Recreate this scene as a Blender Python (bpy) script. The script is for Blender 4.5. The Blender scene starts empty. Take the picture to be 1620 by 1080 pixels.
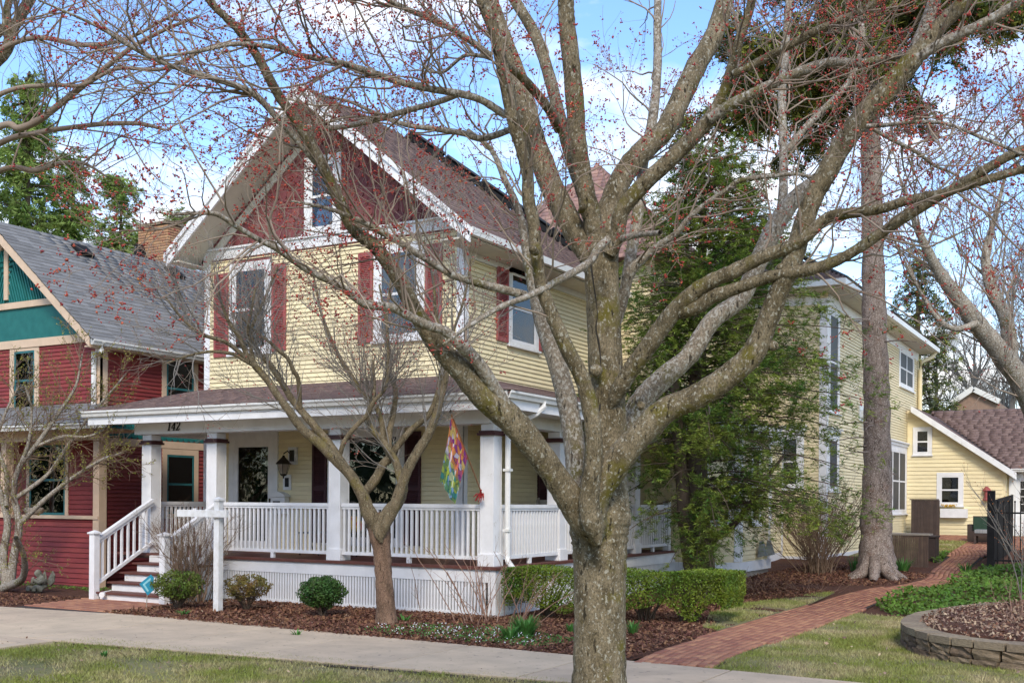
import bpy, bmesh, math, random
import numpy as np
from mathutils import Matrix, Vector
random.seed(7); rng = np.random.default_rng(7)
S = bpy.context.scene
COL = S.collection

# ------------------------------------------------------------------ camera, sky, sun, exposure
FPX = 1767.0; HY = 792.3; YAW = math.radians(29.63); EYE = 1.83; ROLL = 0.00705
cam_d = bpy.data.cameras.new('camera'); cam = bpy.data.objects.new('camera', cam_d); COL.objects.link(cam)
cam_d.sensor_width = 36.0; cam_d.lens = FPX / 1620 * 36
cam_d.shift_y = (HY - 540) / 1620; cam_d.clip_start = 0.1; cam_d.clip_end = 1500
ca, sa, cr, sr = math.cos(YAW), math.sin(YAW), math.cos(ROLL), math.sin(ROLL)
AF = np.array([-sa, ca, 0.0]); AR = np.array([ca * cr, sa * cr, sr]); AU = np.array([-ca * sr, -sa * sr, cr])
cam.matrix_world = Matrix(((AR[0], AU[0], -AF[0], 0), (AR[1], AU[1], -AF[1], 0), (AR[2], AU[2], -AF[2], EYE), (0, 0, 0, 1)))
S.camera = cam

SUN_EL, SUN_AZ = 38.0, 150.0          # elevation, compass direction the light comes from (degrees from +Y towards +X)
W = bpy.data.worlds.new('World'); S.world = W; W.use_nodes = True
wn = W.node_tree.nodes; wl = W.node_tree.links; wn.clear()
sky = wn.new('ShaderNodeTexSky'); sky.sky_type = 'NISHITA'; sky.sun_disc = False
sky.sun_elevation = math.radians(SUN_EL); sky.sun_rotation = math.radians(SUN_AZ)
sky.air_density = 1.0; sky.dust_density = 0.4; sky.ozone_density = 2.0
tc = wn.new('ShaderNodeTexCoord'); mp = wn.new('ShaderNodeMapping'); mp.inputs['Scale'].default_value = (2.2, 2.2, 5.5)
mp.inputs['Location'].default_value = (0.35, 0.2, 0.3)
nz = wn.new('ShaderNodeTexNoise'); nz.inputs['Scale'].default_value = 1.5; nz.inputs['Detail'].default_value = 7; nz.inputs['Roughness'].default_value = 0.55
cr1 = wn.new('ShaderNodeValToRGB'); cr1.color_ramp.elements[0].position = 0.49; cr1.color_ramp.elements[1].position = 0.66
nz2 = wn.new('ShaderNodeTexNoise'); nz2.inputs['Scale'].default_value = 3.0; nz2.inputs['Detail'].default_value = 5
cr2 = wn.new('ShaderNodeValToRGB'); cr2.color_ramp.elements[0].color = (3.9, 4.05, 4.3, 1); cr2.color_ramp.elements[1].color = (6.1, 6.0, 5.8, 1)
mx = wn.new('ShaderNodeMixRGB'); bg = wn.new('ShaderNodeBackground'); bg.inputs['Strength'].default_value = 0.15
wo = wn.new('ShaderNodeOutputWorld')
wl.new(tc.outputs['Generated'], mp.inputs[0]); wl.new(mp.outputs[0], nz.inputs[0]); wl.new(nz.outputs[0], cr1.inputs[0])
wl.new(mp.outputs[0], nz2.inputs[0]); wl.new(nz2.outputs[0], cr2.inputs[0])
wl.new(cr1.outputs[0], mx.inputs[0]); hs0 = wn.new('ShaderNodeHueSaturation'); hs0.inputs['Saturation'].default_value = 1.15; hs0.inputs['Hue'].default_value = .507; hs0.inputs['Value'].default_value = 1.15
wl.new(sky.outputs[0], hs0.inputs['Color']); wl.new(hs0.outputs[0], mx.inputs[1]); wl.new(cr2.outputs[0], mx.inputs[2])
wl.new(mx.outputs[0], bg.inputs[0]); wl.new(bg.outputs[0], wo.inputs[0])

sd = bpy.data.lights.new('sun', 'SUN'); sd.energy = 1.5; sd.angle = math.radians(16); sd.color = (1.0, 0.90, 0.74)
so = bpy.data.objects.new('sun', sd); COL.objects.link(so)
az = math.radians(SUN_AZ); el = math.radians(SUN_EL)
so.rotation_euler = Vector((-math.sin(az) * math.cos(el), -math.cos(az) * math.cos(el), -math.sin(el))).to_track_quat('-Z', 'Y').to_euler()
S.view_settings.view_transform = 'Standard'; S.view_settings.look = 'None'; S.view_settings.gamma = 1
S.view_settings.use_curve_mapping = False; S.view_settings.exposure = 1.0
S.render.film_transparent = False

# ------------------------------------------------------------------ helpers
def g(y): return 0.0 if y < 20 else (0.04 * (y - 20) if y < 42 else 0.88)
def gv(y): return np.clip(0.04 * (y - 20), 0, 0.88)
def ray(px, py):
    u = (px - 810) / FPX; v = -(py - HY) / FPX
    return AF + u * AR + v * AU
def at(px, py, t): return np.array([0, 0, EYE]) + ray(px, py) * t        # a point at distance t along the camera's forward axis
def on_ground(px, py):
    z = 0.0
    for _ in range(40):
        d = ray(px, py); t = (z - EYE) / d[2]; p = d * t; z = .5 * z + .5 * g(p[1])
    return float(p[0]), float(p[1]), z

def tag(o, label=None, cat=None, group=None, kind=None):
    if label: o['label'] = label
    if cat: o['category'] = cat
    if group: o['group'] = group
    if kind: o['kind'] = kind
    return o
LOC = {}
def thing(name, label, cat, loc, group=None):
    o = bpy.data.objects.new(name, None); COL.objects.link(o); o.location = loc
    o.empty_display_size = 0.2
    LOC[o.name] = Matrix.Translation(Vector([float(c) for c in loc]))
    return tag(o, label, cat, group)
def attach(o, parent):
    if parent is not None:
        o.parent = parent
        if parent.name in LOC: o.matrix_parent_inverse = LOC[parent.name].inverted()
def link(name, me, mat=None, parent=None, kind=None, mats=None):
    if mat is not None and not me.materials: me.materials.append(mat)
    o = bpy.data.objects.new(name, me); COL.objects.link(o); attach(o, parent)
    if kind: o['kind'] = kind
    return o
def mesh_np(name, V, F, smooth=False, rnd=None):
    """vertices (n,3) and faces (m,k) of one size k"""
    me = bpy.data.meshes.new(name); V = np.ascontiguousarray(V, dtype=np.float32); F = np.ascontiguousarray(F, dtype=np.int32)
    m, k = F.shape
    me.vertices.add(len(V)); me.vertices.foreach_set('co', V.ravel())
    me.loops.add(m * k); me.loops.foreach_set('vertex_index', F.ravel())
    me.polygons.add(m); me.polygons.foreach_set('loop_start', np.arange(0, m * k, k, dtype=np.int32))
    me.polygons.foreach_set('loop_total', np.full(m, k, dtype=np.int32))
    if smooth: me.polygons.foreach_set('use_smooth', np.ones(m, dtype=bool))
    me.update(calc_edges=True)
    if rnd is not None:
        a = me.attributes.new('rnd', 'FLOAT', 'FACE'); a.data.foreach_set('value', rnd.astype(np.float32))
    return me

class MB:
    """collects boxes, prisms and tubes for ONE mesh; fr = (origin, along, outward) makes the coordinates local to a wall"""
    def __init__(s, fr=None): s.v = []; s.f = []; s.fr = fr; s.smooth = False
    def P(s, a, b, c):
        if s.fr is None: return (a, b, c)
        o, d, n = s.fr; return (o[0] + d[0] * a + n[0] * b, o[1] + d[1] * a + n[1] * b, c)
    def poly(s, pts, faces):
        k = len(s.v); s.v += [s.P(*p) for p in pts]; s.f += [[k + i for i in f] for f in faces]; return s
    def box(s, a0, a1, b0, b1, c0, c1):
        return s.poly([(a0, b0, c0), (a1, b0, c0), (a1, b1, c0), (a0, b1, c0), (a0, b0, c1), (a1, b0, c1), (a1, b1, c1), (a0, b1, c1)],
                      [(0, 3, 2, 1), (4, 5, 6, 7), (0, 1, 5, 4), (1, 2, 6, 5), (2, 3, 7, 6), (3, 0, 4, 7)])
    def bar(s, p, q, w, h, up=(0, 0, 1)):
        p = Vector(s.P(*p)); q = Vector(s.P(*q)); d = (q - p).normalized(); u = Vector(up); r = d.cross(u)
        if r.length < 1e-4: r = d.cross(Vector((1, 0, 0)))
        r.normalize(); u = r.cross(d); fr = s.fr; s.fr = None
        pts = [tuple(e + r * (w / 2 * a) + u * (h / 2 * b)) for e in (p, q) for a, b in ((-1, -1), (1, -1), (1, 1), (-1, 1))]
        s.poly(pts, [(0, 1, 2, 3), (7, 6, 5, 4), (0, 4, 5, 1), (1, 5, 6, 2), (2, 6, 7, 3), (3, 7, 4, 0)]); s.fr = fr; return s
    def prism(s, pts, b0, b1):
        """polygon of (a, c) points extruded from b0 to b1 outward"""
        n = len(pts)
        return s.poly([(a, b0, c) for a, c in pts] + [(a, b1, c) for a, c in pts],
                      [list(range(n)), list(range(2 * n - 1, n - 1, -1))] + [(i, i + n, (i + 1) % n + n, (i + 1) % n) for i in range(n)])
    def tube(s, pts, rad, n=8, cap=True):
        pts = [Vector(s.P(*p)) for p in pts]; k = len(s.v); m = len(pts)
        if not hasattr(rad, '__len__'): rad = [rad] * m
        for i, p in enumerate(pts):
            d = (pts[min(i + 1, m - 1)] - pts[max(i - 1, 0)]).normalized()
            a = Vector((0, 0, 1)) if abs(d.z) < .9 else Vector((1, 0, 0))
            x = d.cross(a).normalized(); y = d.cross(x)
            for j in range(n):
                t = 2 * math.pi * j / n; s.v.append(tuple(p + (x * math.cos(t) + y * math.sin(t)) * rad[i]))
        for i in range(m - 1):
            for j in range(n):
                s.f.append([k + i * n + j, k + i * n + (j + 1) % n, k + (i + 1) * n + (j + 1) % n, k + (i + 1) * n + j])
        if cap: s.f.append([k + j for j in range(n)][::-1]); s.f.append([k + (m - 1) * n + j for j in range(n)])
        return s
    def lathe(s, prof, c, n=12):
        k = len(s.v); m = len(prof)
        for r, z in prof:
            for j in range(n):
                t = 2 * math.pi * j / n; s.v.append(s.P(c[0] + r * math.cos(t), c[1] + r * math.sin(t), c[2] + z))
        for i in range(m - 1):
            for j in range(n):
                s.f.append([k + i * n + j, k + i * n + (j + 1) % n, k + (i + 1) * n + (j + 1) % n, k + (i + 1) * n + j])
        s.f.append([k + j for j in range(n)][::-1]); s.f.append([k + (m - 1) * n + j for j in range(n)])
        return s
    def mesh(s, name):
        me = bpy.data.meshes.new(name); me.from_pydata([tuple(map(float, v)) for v in s.v], [], s.f)
        bm = bmesh.new(); bm.from_mesh(me); bmesh.ops.recalc_face_normals(bm, faces=bm.faces); bm.to_mesh(me); bm.free()
        if s.smooth: me.polygons.foreach_set('use_smooth', [True] * len(me.polygons))
        me.update(); return me
    def build(s, name, mat, parent=None, kind=None, bevel=0):
        if not s.v: return None
        o = link(name, s.mesh(name), mat, parent, kind)
        if bevel:
            b = o.modifiers.new('bevel', 'BEVEL'); b.width = bevel; b.segments = 2; b.limit_method = 'ANGLE'
        return o

# ------------------------------------------------------------------ materials
def srgb(r, g_, b): return tuple(((c / 255) / 12.92 if c / 255 <= .04045 else ((c / 255 + .055) / 1.055) ** 2.4) for c in (r, g_, b)) + (1,)
def nd(nt, t, **kw):
    n = nt.nodes.new(t)
    for k, v in kw.items():
        if k in n.inputs: n.inputs[k].default_value = v
        else: setattr(n, k, v)
    return n
def mat(name, c1, c2=None, scale=6, rough=.7, bump=.0, bscale=40, stretch=(1, 1, 1), spots=None, sscale=30, spos=.6, rnd=0.0, spec=.3, detail=6, metal=0, objvar=0.0, dist=.01, lo=.35, hi=.65, trans=0):
    m = bpy.data.materials.new(name); m.use_nodes = True; nt = m.node_tree; nt.nodes.clear(); L = nt.links.new
    out = nd(nt, 'ShaderNodeOutputMaterial'); b = nd(nt, 'ShaderNodeBsdfPrincipled'); L(b.outputs[0], out.inputs[0])
    b.inputs['Roughness'].default_value = rough; b.inputs['Specular IOR Level'].default_value = spec; b.inputs['Metallic'].default_value = metal
    tc = nd(nt, 'ShaderNodeTexCoord'); mp = nd(nt, 'ShaderNodeMapping'); mp.inputs['Scale'].default_value = stretch; L(tc.outputs['Object'], mp.inputs[0])
    if c2 is None: c2 = tuple(c * .8 for c in c1[:3]) + (1,)
    n1 = nd(nt, 'ShaderNodeTexNoise', Scale=scale, Detail=detail, Roughness=.6); L(mp.outputs[0], n1.inputs[0])
    r = nd(nt, 'ShaderNodeValToRGB'); r.color_ramp.elements[0].position = lo; r.color_ramp.elements[1].position = hi
    r.color_ramp.elements[0].color = c1; r.color_ramp.elements[1].color = c2; L(n1.outputs[0], r.inputs[0]); col = r.outputs[0]
    if spots:
        n2 = nd(nt, 'ShaderNodeTexNoise', Scale=sscale, Detail=4, Roughness=.65); L(mp.outputs[0], n2.inputs[0])
        r2 = nd(nt, 'ShaderNodeValToRGB'); r2.color_ramp.elements[0].position = spos; r2.color_ramp.elements[1].position = spos + .06
        L(n2.outputs[0], r2.inputs[0]); mxx = nd(nt, 'ShaderNodeMixRGB'); L(r2.outputs[0], mxx.inputs[0]); L(col, mxx.inputs[1]); mxx.inputs[2].default_value = spots; col = mxx.outputs[0]
    if rnd or objvar:
        hs = nd(nt, 'ShaderNodeHueSaturation'); L(col, hs.inputs['Color'])
        if rnd:
            a = nd(nt, 'ShaderNodeAttribute'); a.attribute_name = 'rnd'; src = a.outputs['Fac']
        else:
            a = nd(nt, 'ShaderNodeObjectInfo'); src = a.outputs['Random']
        k = rnd or objvar
        mr = nd(nt, 'ShaderNodeMapRange'); mr.inputs['To Min'].default_value = 1 - k; mr.inputs['To Max'].default_value = 1 + k; L(src, mr.inputs[0]); L(mr.outputs[0], hs.inputs['Value'])
        mr2 = nd(nt, 'ShaderNodeMapRange'); mr2.inputs['To Min'].default_value = .5 - k * .04; mr2.inputs['To Max'].default_value = .5 + k * .04
        L(src, mr2.inputs[0]); L(mr2.outputs[0], hs.inputs['Hue']); col = hs.outputs[0]
    L(col, b.inputs['Base Color'])
    if bump:
        n3 = nd(nt, 'ShaderNodeTexNoise', Scale=bscale, Detail=6, Roughness=.65); L(mp.outputs[0], n3.inputs[0])
        bp = nd(nt, 'ShaderNodeBump', Strength=bump, Distance=dist); L(n3.outputs[0], bp.inputs['Height']); L(bp.outputs[0], b.inputs['Normal'])
    if trans:
        tr = nd(nt, 'ShaderNodeBsdfTranslucent'); L(col, tr.inputs[0]); ms = nd(nt, 'ShaderNodeMixShader'); ms.inputs[0].default_value = trans
        L(b.outputs[0], ms.inputs[1]); L(tr.outputs[0], ms.inputs[2]); L(ms.outputs[0], out.inputs[0])
    return m
def glass_mat(name, tint=(.6, .63, .65, 1), base=.12):
    m = bpy.data.materials.new(name); m.use_nodes = True; nt = m.node_tree; nt.nodes.clear(); L = nt.links.new
    out = nd(nt, 'ShaderNodeOutputMaterial'); t = nd(nt, 'ShaderNodeBsdfTransparent'); t.inputs[0].default_value = tint
    gl = nd(nt, 'ShaderNodeBsdfGlossy', Roughness=.02); fr = nd(nt, 'ShaderNodeFresnel', IOR=1.5)
    ad = nd(nt, 'ShaderNodeMath', operation='ADD'); ad.inputs[1].default_value = base; L(fr.outputs[0], ad.inputs[0])
    no = nd(nt, 'ShaderNodeTexNoise', Scale=2.5); tc = nd(nt, 'ShaderNodeTexCoord'); L(tc.outputs['Object'], no.inputs[0])
    bp = nd(nt, 'ShaderNodeBump', Strength=.12, Distance=.02); L(no.outputs[0], bp.inputs['Height']); L(bp.outputs[0], gl.inputs['Normal'])
    ms = nd(nt, 'ShaderNodeMixShader'); L(ad.outputs[0], ms.inputs[0]); L(t.outputs[0], ms.inputs[1]); L(gl.outputs[0], ms.inputs[2]); L(ms.outputs[0], out.inputs[0])
    return m

def bark_mat(name, c1, c2, lichen, moss, lp=.56):
    m = mat(name, c1, c2, scale=9, rough=.95, stretch=(1, 1, .5)); nt = m.node_tree; L = nt.links.new
    b = [n for n in nt.nodes if n.type == 'BSDF_PRINCIPLED'][0]; base = b.inputs['Base Color'].links[0].from_socket
    tc = [n for n in nt.nodes if n.type == 'TEX_COORD'][0]
    def layer(col, tint, scale, pos, w, stretch=(1, 1, 1), detail=6):
        mp = nd(nt, 'ShaderNodeMapping'); mp.inputs['Scale'].default_value = stretch; L(tc.outputs['Object'], mp.inputs[0])
        n = nd(nt, 'ShaderNodeTexNoise', Scale=scale, Detail=detail, Roughness=.62); L(mp.outputs[0], n.inputs[0])
        r = nd(nt, 'ShaderNodeValToRGB'); r.color_ramp.elements[0].position = pos; r.color_ramp.elements[1].position = pos + w; L(n.outputs[0], r.inputs[0])
        x = nd(nt, 'ShaderNodeMixRGB'); L(r.outputs[0], x.inputs[0]); L(col, x.inputs[1]); x.inputs[2].default_value = tint; return x.outputs[0], n
    mpf = nd(nt, 'ShaderNodeMapping'); mpf.inputs['Scale'].default_value = (1, 1, .6); L(tc.outputs['Object'], mpf.inputs[0])
    nf = nd(nt, 'ShaderNodeTexNoise', Scale=95, Detail=5, Roughness=.75); L(mpf.outputs[0], nf.inputs[0])
    rf_ = nd(nt, 'ShaderNodeMapRange'); rf_.inputs['From Min'].default_value = .36; rf_.inputs['From Max'].default_value = .64; rf_.inputs['To Min'].default_value = .45; rf_.inputs['To Max'].default_value = 1.5
    L(nf.outputs[0], rf_.inputs[0]); mf = nd(nt, 'ShaderNodeMixRGB', blend_type='MULTIPLY'); mf.inputs[0].default_value = 1; L(base, mf.inputs[1]); L(rf_.outputs[0], mf.inputs[2]); base = mf.outputs[0]
    col, _ = layer(base, moss, 3.2, .56, .10)
    col, _ = layer(col, lichen, 46, lp, .06, (1, 1, .8))
    col, fis = layer(col, tuple(c * .35 for c in c1[:3]) + (1,), 30, .60, .05, (1, 1, .28))
    L(col, b.inputs['Base Color'])
    n3 = nd(nt, 'ShaderNodeTexNoise', Scale=55, Detail=8, Roughness=.7); mp = nd(nt, 'ShaderNodeMapping'); mp.inputs['Scale'].default_value = (1, 1, .45); L(tc.outputs['Object'], mp.inputs[0]); L(mp.outputs[0], n3.inputs[0])
    b1 = nd(nt, 'ShaderNodeBump', Strength=.9, Distance=.012); L(n3.outputs[0], b1.inputs['Height'])
    b2 = nd(nt, 'ShaderNodeBump', Strength=.7, Distance=.02, invert=True); L(fis.outputs[0], b2.inputs['Height']); L(b1.outputs[0], b2.inputs['Normal']); L(b2.outputs[0], b.inputs['Normal'])
    return m

M = {}
M['yellow'] = mat('yellow_siding', (.77, .665, .42, 1), (.70, .60, .37, 1), scale=3, rough=.6, bump=.08, bscale=60, objvar=.05, stretch=(1, 1, 4))
M['white'] = mat('white_paint', (.76, .755, .76, 1), (.67, .665, .665, 1), scale=3.5, rough=.55, bump=.08, bscale=50, spots=(.55, .53, .49, 1), sscale=7, spos=.66)
M['oldwhite'] = mat('weathered_white_paint', (.74, .74, .74, 1), (.6, .59, .56, 1), scale=9, rough=.6, bump=.1, bscale=50, spots=(.35, .31, .25, 1), sscale=9, spos=.68)
M['cream'] = mat('cream_soffit', (.62, .59, .50, 1), (.55, .52, .44, 1), scale=4, rough=.6)
M['maroon'] = mat('maroon_trim', (.055, .018, .018, 1), (.085, .03, .028, 1), scale=8, rough=.5, bump=.05)
M['deck'] = mat('red_brown_deck', (.10, .035, .028, 1), (.14, .055, .042, 1), scale=5, rough=.55, bump=.08, stretch=(1, 6, 1))
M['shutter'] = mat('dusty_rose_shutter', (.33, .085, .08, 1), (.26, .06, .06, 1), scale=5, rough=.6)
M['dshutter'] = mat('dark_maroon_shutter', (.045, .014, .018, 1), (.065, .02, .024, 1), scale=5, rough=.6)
M['scale_red'] = mat('dark_red_shingle', (.205, .062, .062, 1), (.15, .042, .045, 1), scale=4, rough=.7, bump=.15, bscale=50, objvar=.22, stretch=(3, 3, 1))
M['roof'] = mat('brown_asphalt_shingle', (.13, .085, .075, 1), (.19, .13, .115, 1), scale=14, rough=.95, bump=.4, bscale=160, objvar=.17, dist=.004)
M['roof_s'] = mat('brown_asphalt_shingles', (.13, .085, .075, 1), (.19, .13, .115, 1), scale=14, rough=.95, bump=.4, bscale=160, rnd=.15, dist=.004)
M['roofred'] = mat('reddish_shingles', (.25, .15, .13, 1), (.33, .20, .17, 1), scale=10, rough=.95, bump=.3, bscale=120, rnd=.2, dist=.004)
M['roofgrey'] = mat('grey_asphalt_shingle', (.15, .15, .15, 1), (.215, .215, .212, 1), scale=12, rough=.95, bump=.4, bscale=150, objvar=.2, dist=.004)
M['roofgrey_s'] = mat('grey_asphalt_shingles', (.15, .15, .15, 1), (.215, .215, .212, 1), scale=12, rough=.95, bump=.4, bscale=150, rnd=.2, dist=.004)
M['redside'] = mat('barn_red_siding', (.25, .042, .038, 1), (.195, .032, .03, 1), scale=3, rough=.6, bump=.12, bscale=50, objvar=.10, stretch=(1, 1, 4))
M['tan'] = mat('tan_trim', (.62, .46, .33, 1), (.55, .41, .29, 1), scale=4, rough=.6, bump=.05)
M['teal'] = mat('teal_paint', (.012, .13, .125, 1), (.02, .16, .15, 1), scale=5, rough=.55, objvar=.15)
M['tealdark'] = mat('dark_teal_sash', (.02, .12, .13, 1), (.03, .15, .16, 1), scale=5, rough=.5)
M['glass'] = glass_mat('window_glass', base=.03)
M['dark'] = mat('painted_dark', (.012, .012, .013, 1), (.03, .028, .026, 1), scale=1.5, rough=.9)  # near-black colour painted in for unlit rooms, shaded gaps and dark panels
M['screen'] = mat('grey_insect_screen', (.045, .048, .052, 1), (.06, .062, .066, 1), scale=3, rough=.6)
M['blind'] = mat('pale_blind', (.42, .43, .36, 1), (.34, .36, .30, 1), scale=3, rough=.8)
M['curtain'] = mat('grey_curtain', (.30, .31, .31, 1), (.2, .21, .22, 1), scale=3, rough=.9, stretch=(12, 12, .6))
M['metalw'] = mat('white_aluminium', (.72, .71, .68, 1), (.64, .63, .60, 1), scale=6, rough=.4, spec=.5)
M['black'] = mat('black_metal', (.010, .010, .011, 1), (.016, .016, .017, 1), rough=.75, spec=.15)
M['bronze'] = mat('bronze_metal', (.03, .024, .018, 1), (.05, .04, .03, 1), rough=.5, metal=.5)
M['amber'] = mat('frosted_lamp_glass', (.34, .27, .20, 1), (.26, .2, .15, 1), rough=.3, scale=8)
M['concrete'] = mat('pale_concrete', (.54, .425, .30, 1), (.42, .335, .24, 1), scale=1.7, rough=.9, bump=.4, bscale=90, objvar=.06, spots=(.29, .24, .18, 1), sscale=11, spos=.62, dist=.004)
M['brick'] = mat('red_paver', (.40, .185, .11, 1), (.29, .13, .082, 1), scale=8, rough=.9, bump=.3, bscale=80, objvar=.25, dist=.004)
M['brick_s'] = mat('red_pavers', (.40, .185, .11, 1), (.29, .13, .082, 1), scale=8, rough=.9, bump=.3, bscale=80, rnd=.25, dist=.004)
M['joint'] = mat('sandy_joint', (.06, .042, .034, 1), (.04, .03, .026, 1), scale=20, rough=1)
M['chimney'] = mat('buff_brick', (.40, .22, .12, 1), (.33, .18, .10, 1), scale=7, rough=.9, bump=.3, objvar=.18)
M['stone'] = mat('grey_brown_wall_block', (.26, .19, .125, 1), (.14, .105, .072, 1), scale=9, rough=.95, bump=.8, bscale=26, objvar=.25, dist=.02)
M['cap'] = mat('wall_cap_stone', (.30, .235, .16, 1), (.17, .135, .092, 1), scale=9, rough=.95, bump=.6, bscale=30, objvar=.15, dist=.012)
M['found'] = mat('foundation', (.36, .31, .25, 1), (.28, .24, .19, 1), scale=5, rough=.9, bump=.3)
M['soil'] = mat('soil', (.09, .06, .04, 1), (.13, .10, .06, 1), scale=2, rough=1, bump=.5)
M['mulch'] = mat('brown_mulch', (.085, .035, .02, 1), (.13, .055, .032, 1), scale=18, rough=1, bump=1, bscale=45, spots=(.028, .014, .009, 1), sscale=40, spos=.55, dist=.03)
M['chips'] = mat('mulch_chips', (.20, .095, .058, 1), (.13, .058, .036, 1), scale=4, rough=1, rnd=.55)
M['litter'] = mat('pale_wood_litter', (.34, .24, .17, 1), (.26, .17, .12, 1), scale=4, rough=1, rnd=.5)
M['turf'] = mat('turf_soil', (.24, .205, .11, 1), (.14, .15, .05, 1), scale=1.3, rough=1, bump=.6, bscale=60, spots=(.21, .165, .10, 1), sscale=3.5, spos=.56, dist=.02)
M['grass'] = mat('grass_blades', (.24, .27, .06, 1), (.46, .385, .21, 1), scale=1.1, rough=.8, rnd=.35, lo=.42, hi=.62, trans=.25)
M['cover'] = mat('ground_cover_leaves', (.075, .155, .018, 1), (.13, .22, .03, 1), scale=2, rough=.6, rnd=.4, trans=.25)
M['box'] = mat('boxwood_leaves', (.07, .125, .018, 1), (.145, .17, .028, 1), scale=3, rough=.55, rnd=.45, trans=.25, spots=(.16, .085, .03, 1), sscale=5, spos=.66)
M['boxdark'] = mat('green_boxwood_leaves', (.03, .085, .018, 1), (.07, .13, .028, 1), scale=4, rough=.55, rnd=.45, trans=.2)
M['boxrust'] = mat('rusty_boxwood_leaves', (.13, .14, .03, 1), (.22, .115, .035, 1), scale=6, rough=.6, rnd=.4, trans=.25)
M['hemlock'] = mat('hemlock_needles', (.07, .145, .024, 1), (.27, .32, .055, 1), scale=1.6, rough=.6, rnd=.4, trans=.3, lo=.4, hi=.6)
M['spruce'] = mat('spruce_needles', (.17, .20, .04, 1), (.29, .29, .055, 1), scale=1.2, rough=.7, rnd=.45, trans=.2)
M['sprucedk'] = mat('dark_spruce_needles', (.04, .07, .022, 1), (.075, .10, .035, 1), scale=1.2, rough=.7, rnd=.4, trans=.15)
M['pine'] = mat('bright_evergreen', (.17, .27, .06, 1), (.32, .40, .11, 1), scale=1, rough=.7, rnd=.4, trans=.3)
M['bark'] = bark_mat('maple_bark', (.10, .078, .042, 1), (.235, .19, .12, 1), (.36, .34, .27, 1), (.13, .11, .02, 1), .565)
M['barkpale'] = bark_mat('pale_limb_bark', (.19, .155, .115, 1), (.31, .265, .205, 1), (.42, .40, .35, 1), (.15, .13, .05, 1), .52)
M['twig'] = mat('maple_twig', (.33, .265, .205, 1), (.22, .165, .125, 1), scale=2, rough=.9)
M['bud'] = mat('red_bud', (.42, .07, .05, 1), (.27, .035, .035, 1), scale=3, rough=.7, rnd=.4)
M['bud2'] = mat('orange_bud', (.42, .16, .05, 1), (.36, .10, .035, 1), scale=3, rough=.7, rnd=.4)
M['smallbark'] = bark_mat('small_tree_bark', (.10, .078, .045, 1), (.20, .155, .095, 1), (.26, .24, .16, 1), (.15, .12, .04, 1), .58)
M['smallroot'] = bark_mat('rough_trunk_bark', (.12, .075, .048, 1), (.24, .15, .10, 1), (.30, .22, .16, 1), (.10, .06, .04, 1), .60)
M['sprucebark'] = bark_mat('flaky_spruce_bark', (.12, .088, .072, 1), (.27, .215, .185, 1), (.38, .33, .29, 1), (.16, .10, .075, 1), .54)
M['darkbark'] = mat('dark_bark', (.07, .052, .038, 1), (.11, .08, .058, 1), scale=9, rough=.95, bump=.8, bscale=30, stretch=(1, 1, .4), dist=.02)
M['cane'] = mat('bare_cane', (.22, .15, .10, 1), (.15, .10, .068, 1), scale=3, rough=.9)
M['canered'] = mat('pale_cane', (.33, .21, .15, 1), (.24, .14, .10, 1), scale=3, rough=.9)
M['greytwig'] = mat('grey_twig', (.15, .135, .115, 1), (.22, .20, .175, 1), scale=3, rough=.9)
M['statue'] = mat('mossy_stone', (.24, .225, .18, 1), (.12, .12, .085, 1), scale=14, rough=.95, bump=.8, bscale=50, dist=.01)
M['blue'] = mat('blue_sign', (.02, .24, .36, 1), (.02, .22, .33, 1), rough=.4)
M['paleblue'] = mat('pale_blue_sign', (.24, .52, .58, 1), (.22, .5, .56, 1), rough=.4)
M['darkwood'] = mat('dark_brown_wood', (.065, .045, .038, 1), (.045, .032, .028, 1), scale=5, rough=.7, bump=.2, objvar=.12)
M['solar'] = mat('solar_panel', (.008, .009, .013, 1), (.014, .015, .02, 1), rough=.35, spec=.5)
M['snow'] = mat('white_petals', (.75, .76, .74, 1), (.66, .66, .7, 1), rough=.6)
M['daff'] = mat('daffodil_leaves', (.10, .25, .05, 1), (.07, .19, .04, 1), rough=.5, rnd=.3, trans=.3)
M['wood'] = mat('flag_pole_wood', (.33, .17, .08, 1), (.26, .13, .06, 1), rough=.5)
M['ribbon'] = mat('red_ribbon', (.28, .02, .02, 1), (.2, .015, .015, 1), rough=.6)
M['pinkbrick'] = mat('tan_roof_far', (.3, .2, .15, 1), (.24, .16, .12, 1))
# ------------------------------------------------------------------ pieces laid in courses
def scan(poly, v):
    xs = []
    n = len(poly)
    for i in range(n):
        (x0, y0), (x1, y1) = poly[i], poly[(i + 1) % n]
        if (y0 <= v) != (y1 <= v): xs.append(x0 + (v - y0) * (x1 - x0) / (y1 - y0))
    xs.sort(); return [(xs[i], xs[i + 1]) for i in range(0, len(xs) - 1, 2)]
def minus(iv, holes):
    for h0, h1 in holes:
        o = []
        for a, b in iv:
            if h1 <= a or h0 >= b: o.append((a, b)); continue
            if h0 > a: o.append((a, h0))
            if h1 < b: o.append((h1, b))
        iv = o
    return iv
BOXV = np.array([(0, -.5, 0), (1, -.5, 0), (1, .5, 0), (0, .5, 0), (0, -.5, 1), (1, -.5, 1), (1, .5, 1), (0, .5, 1)], float) - np.array([.5, 0, .5])
BOXF = np.array([(0, 3, 2, 1), (4, 5, 6, 7), (0, 1, 5, 4), (1, 2, 6, 5), (2, 3, 7, 6), (3, 0, 4, 7)])
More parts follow.
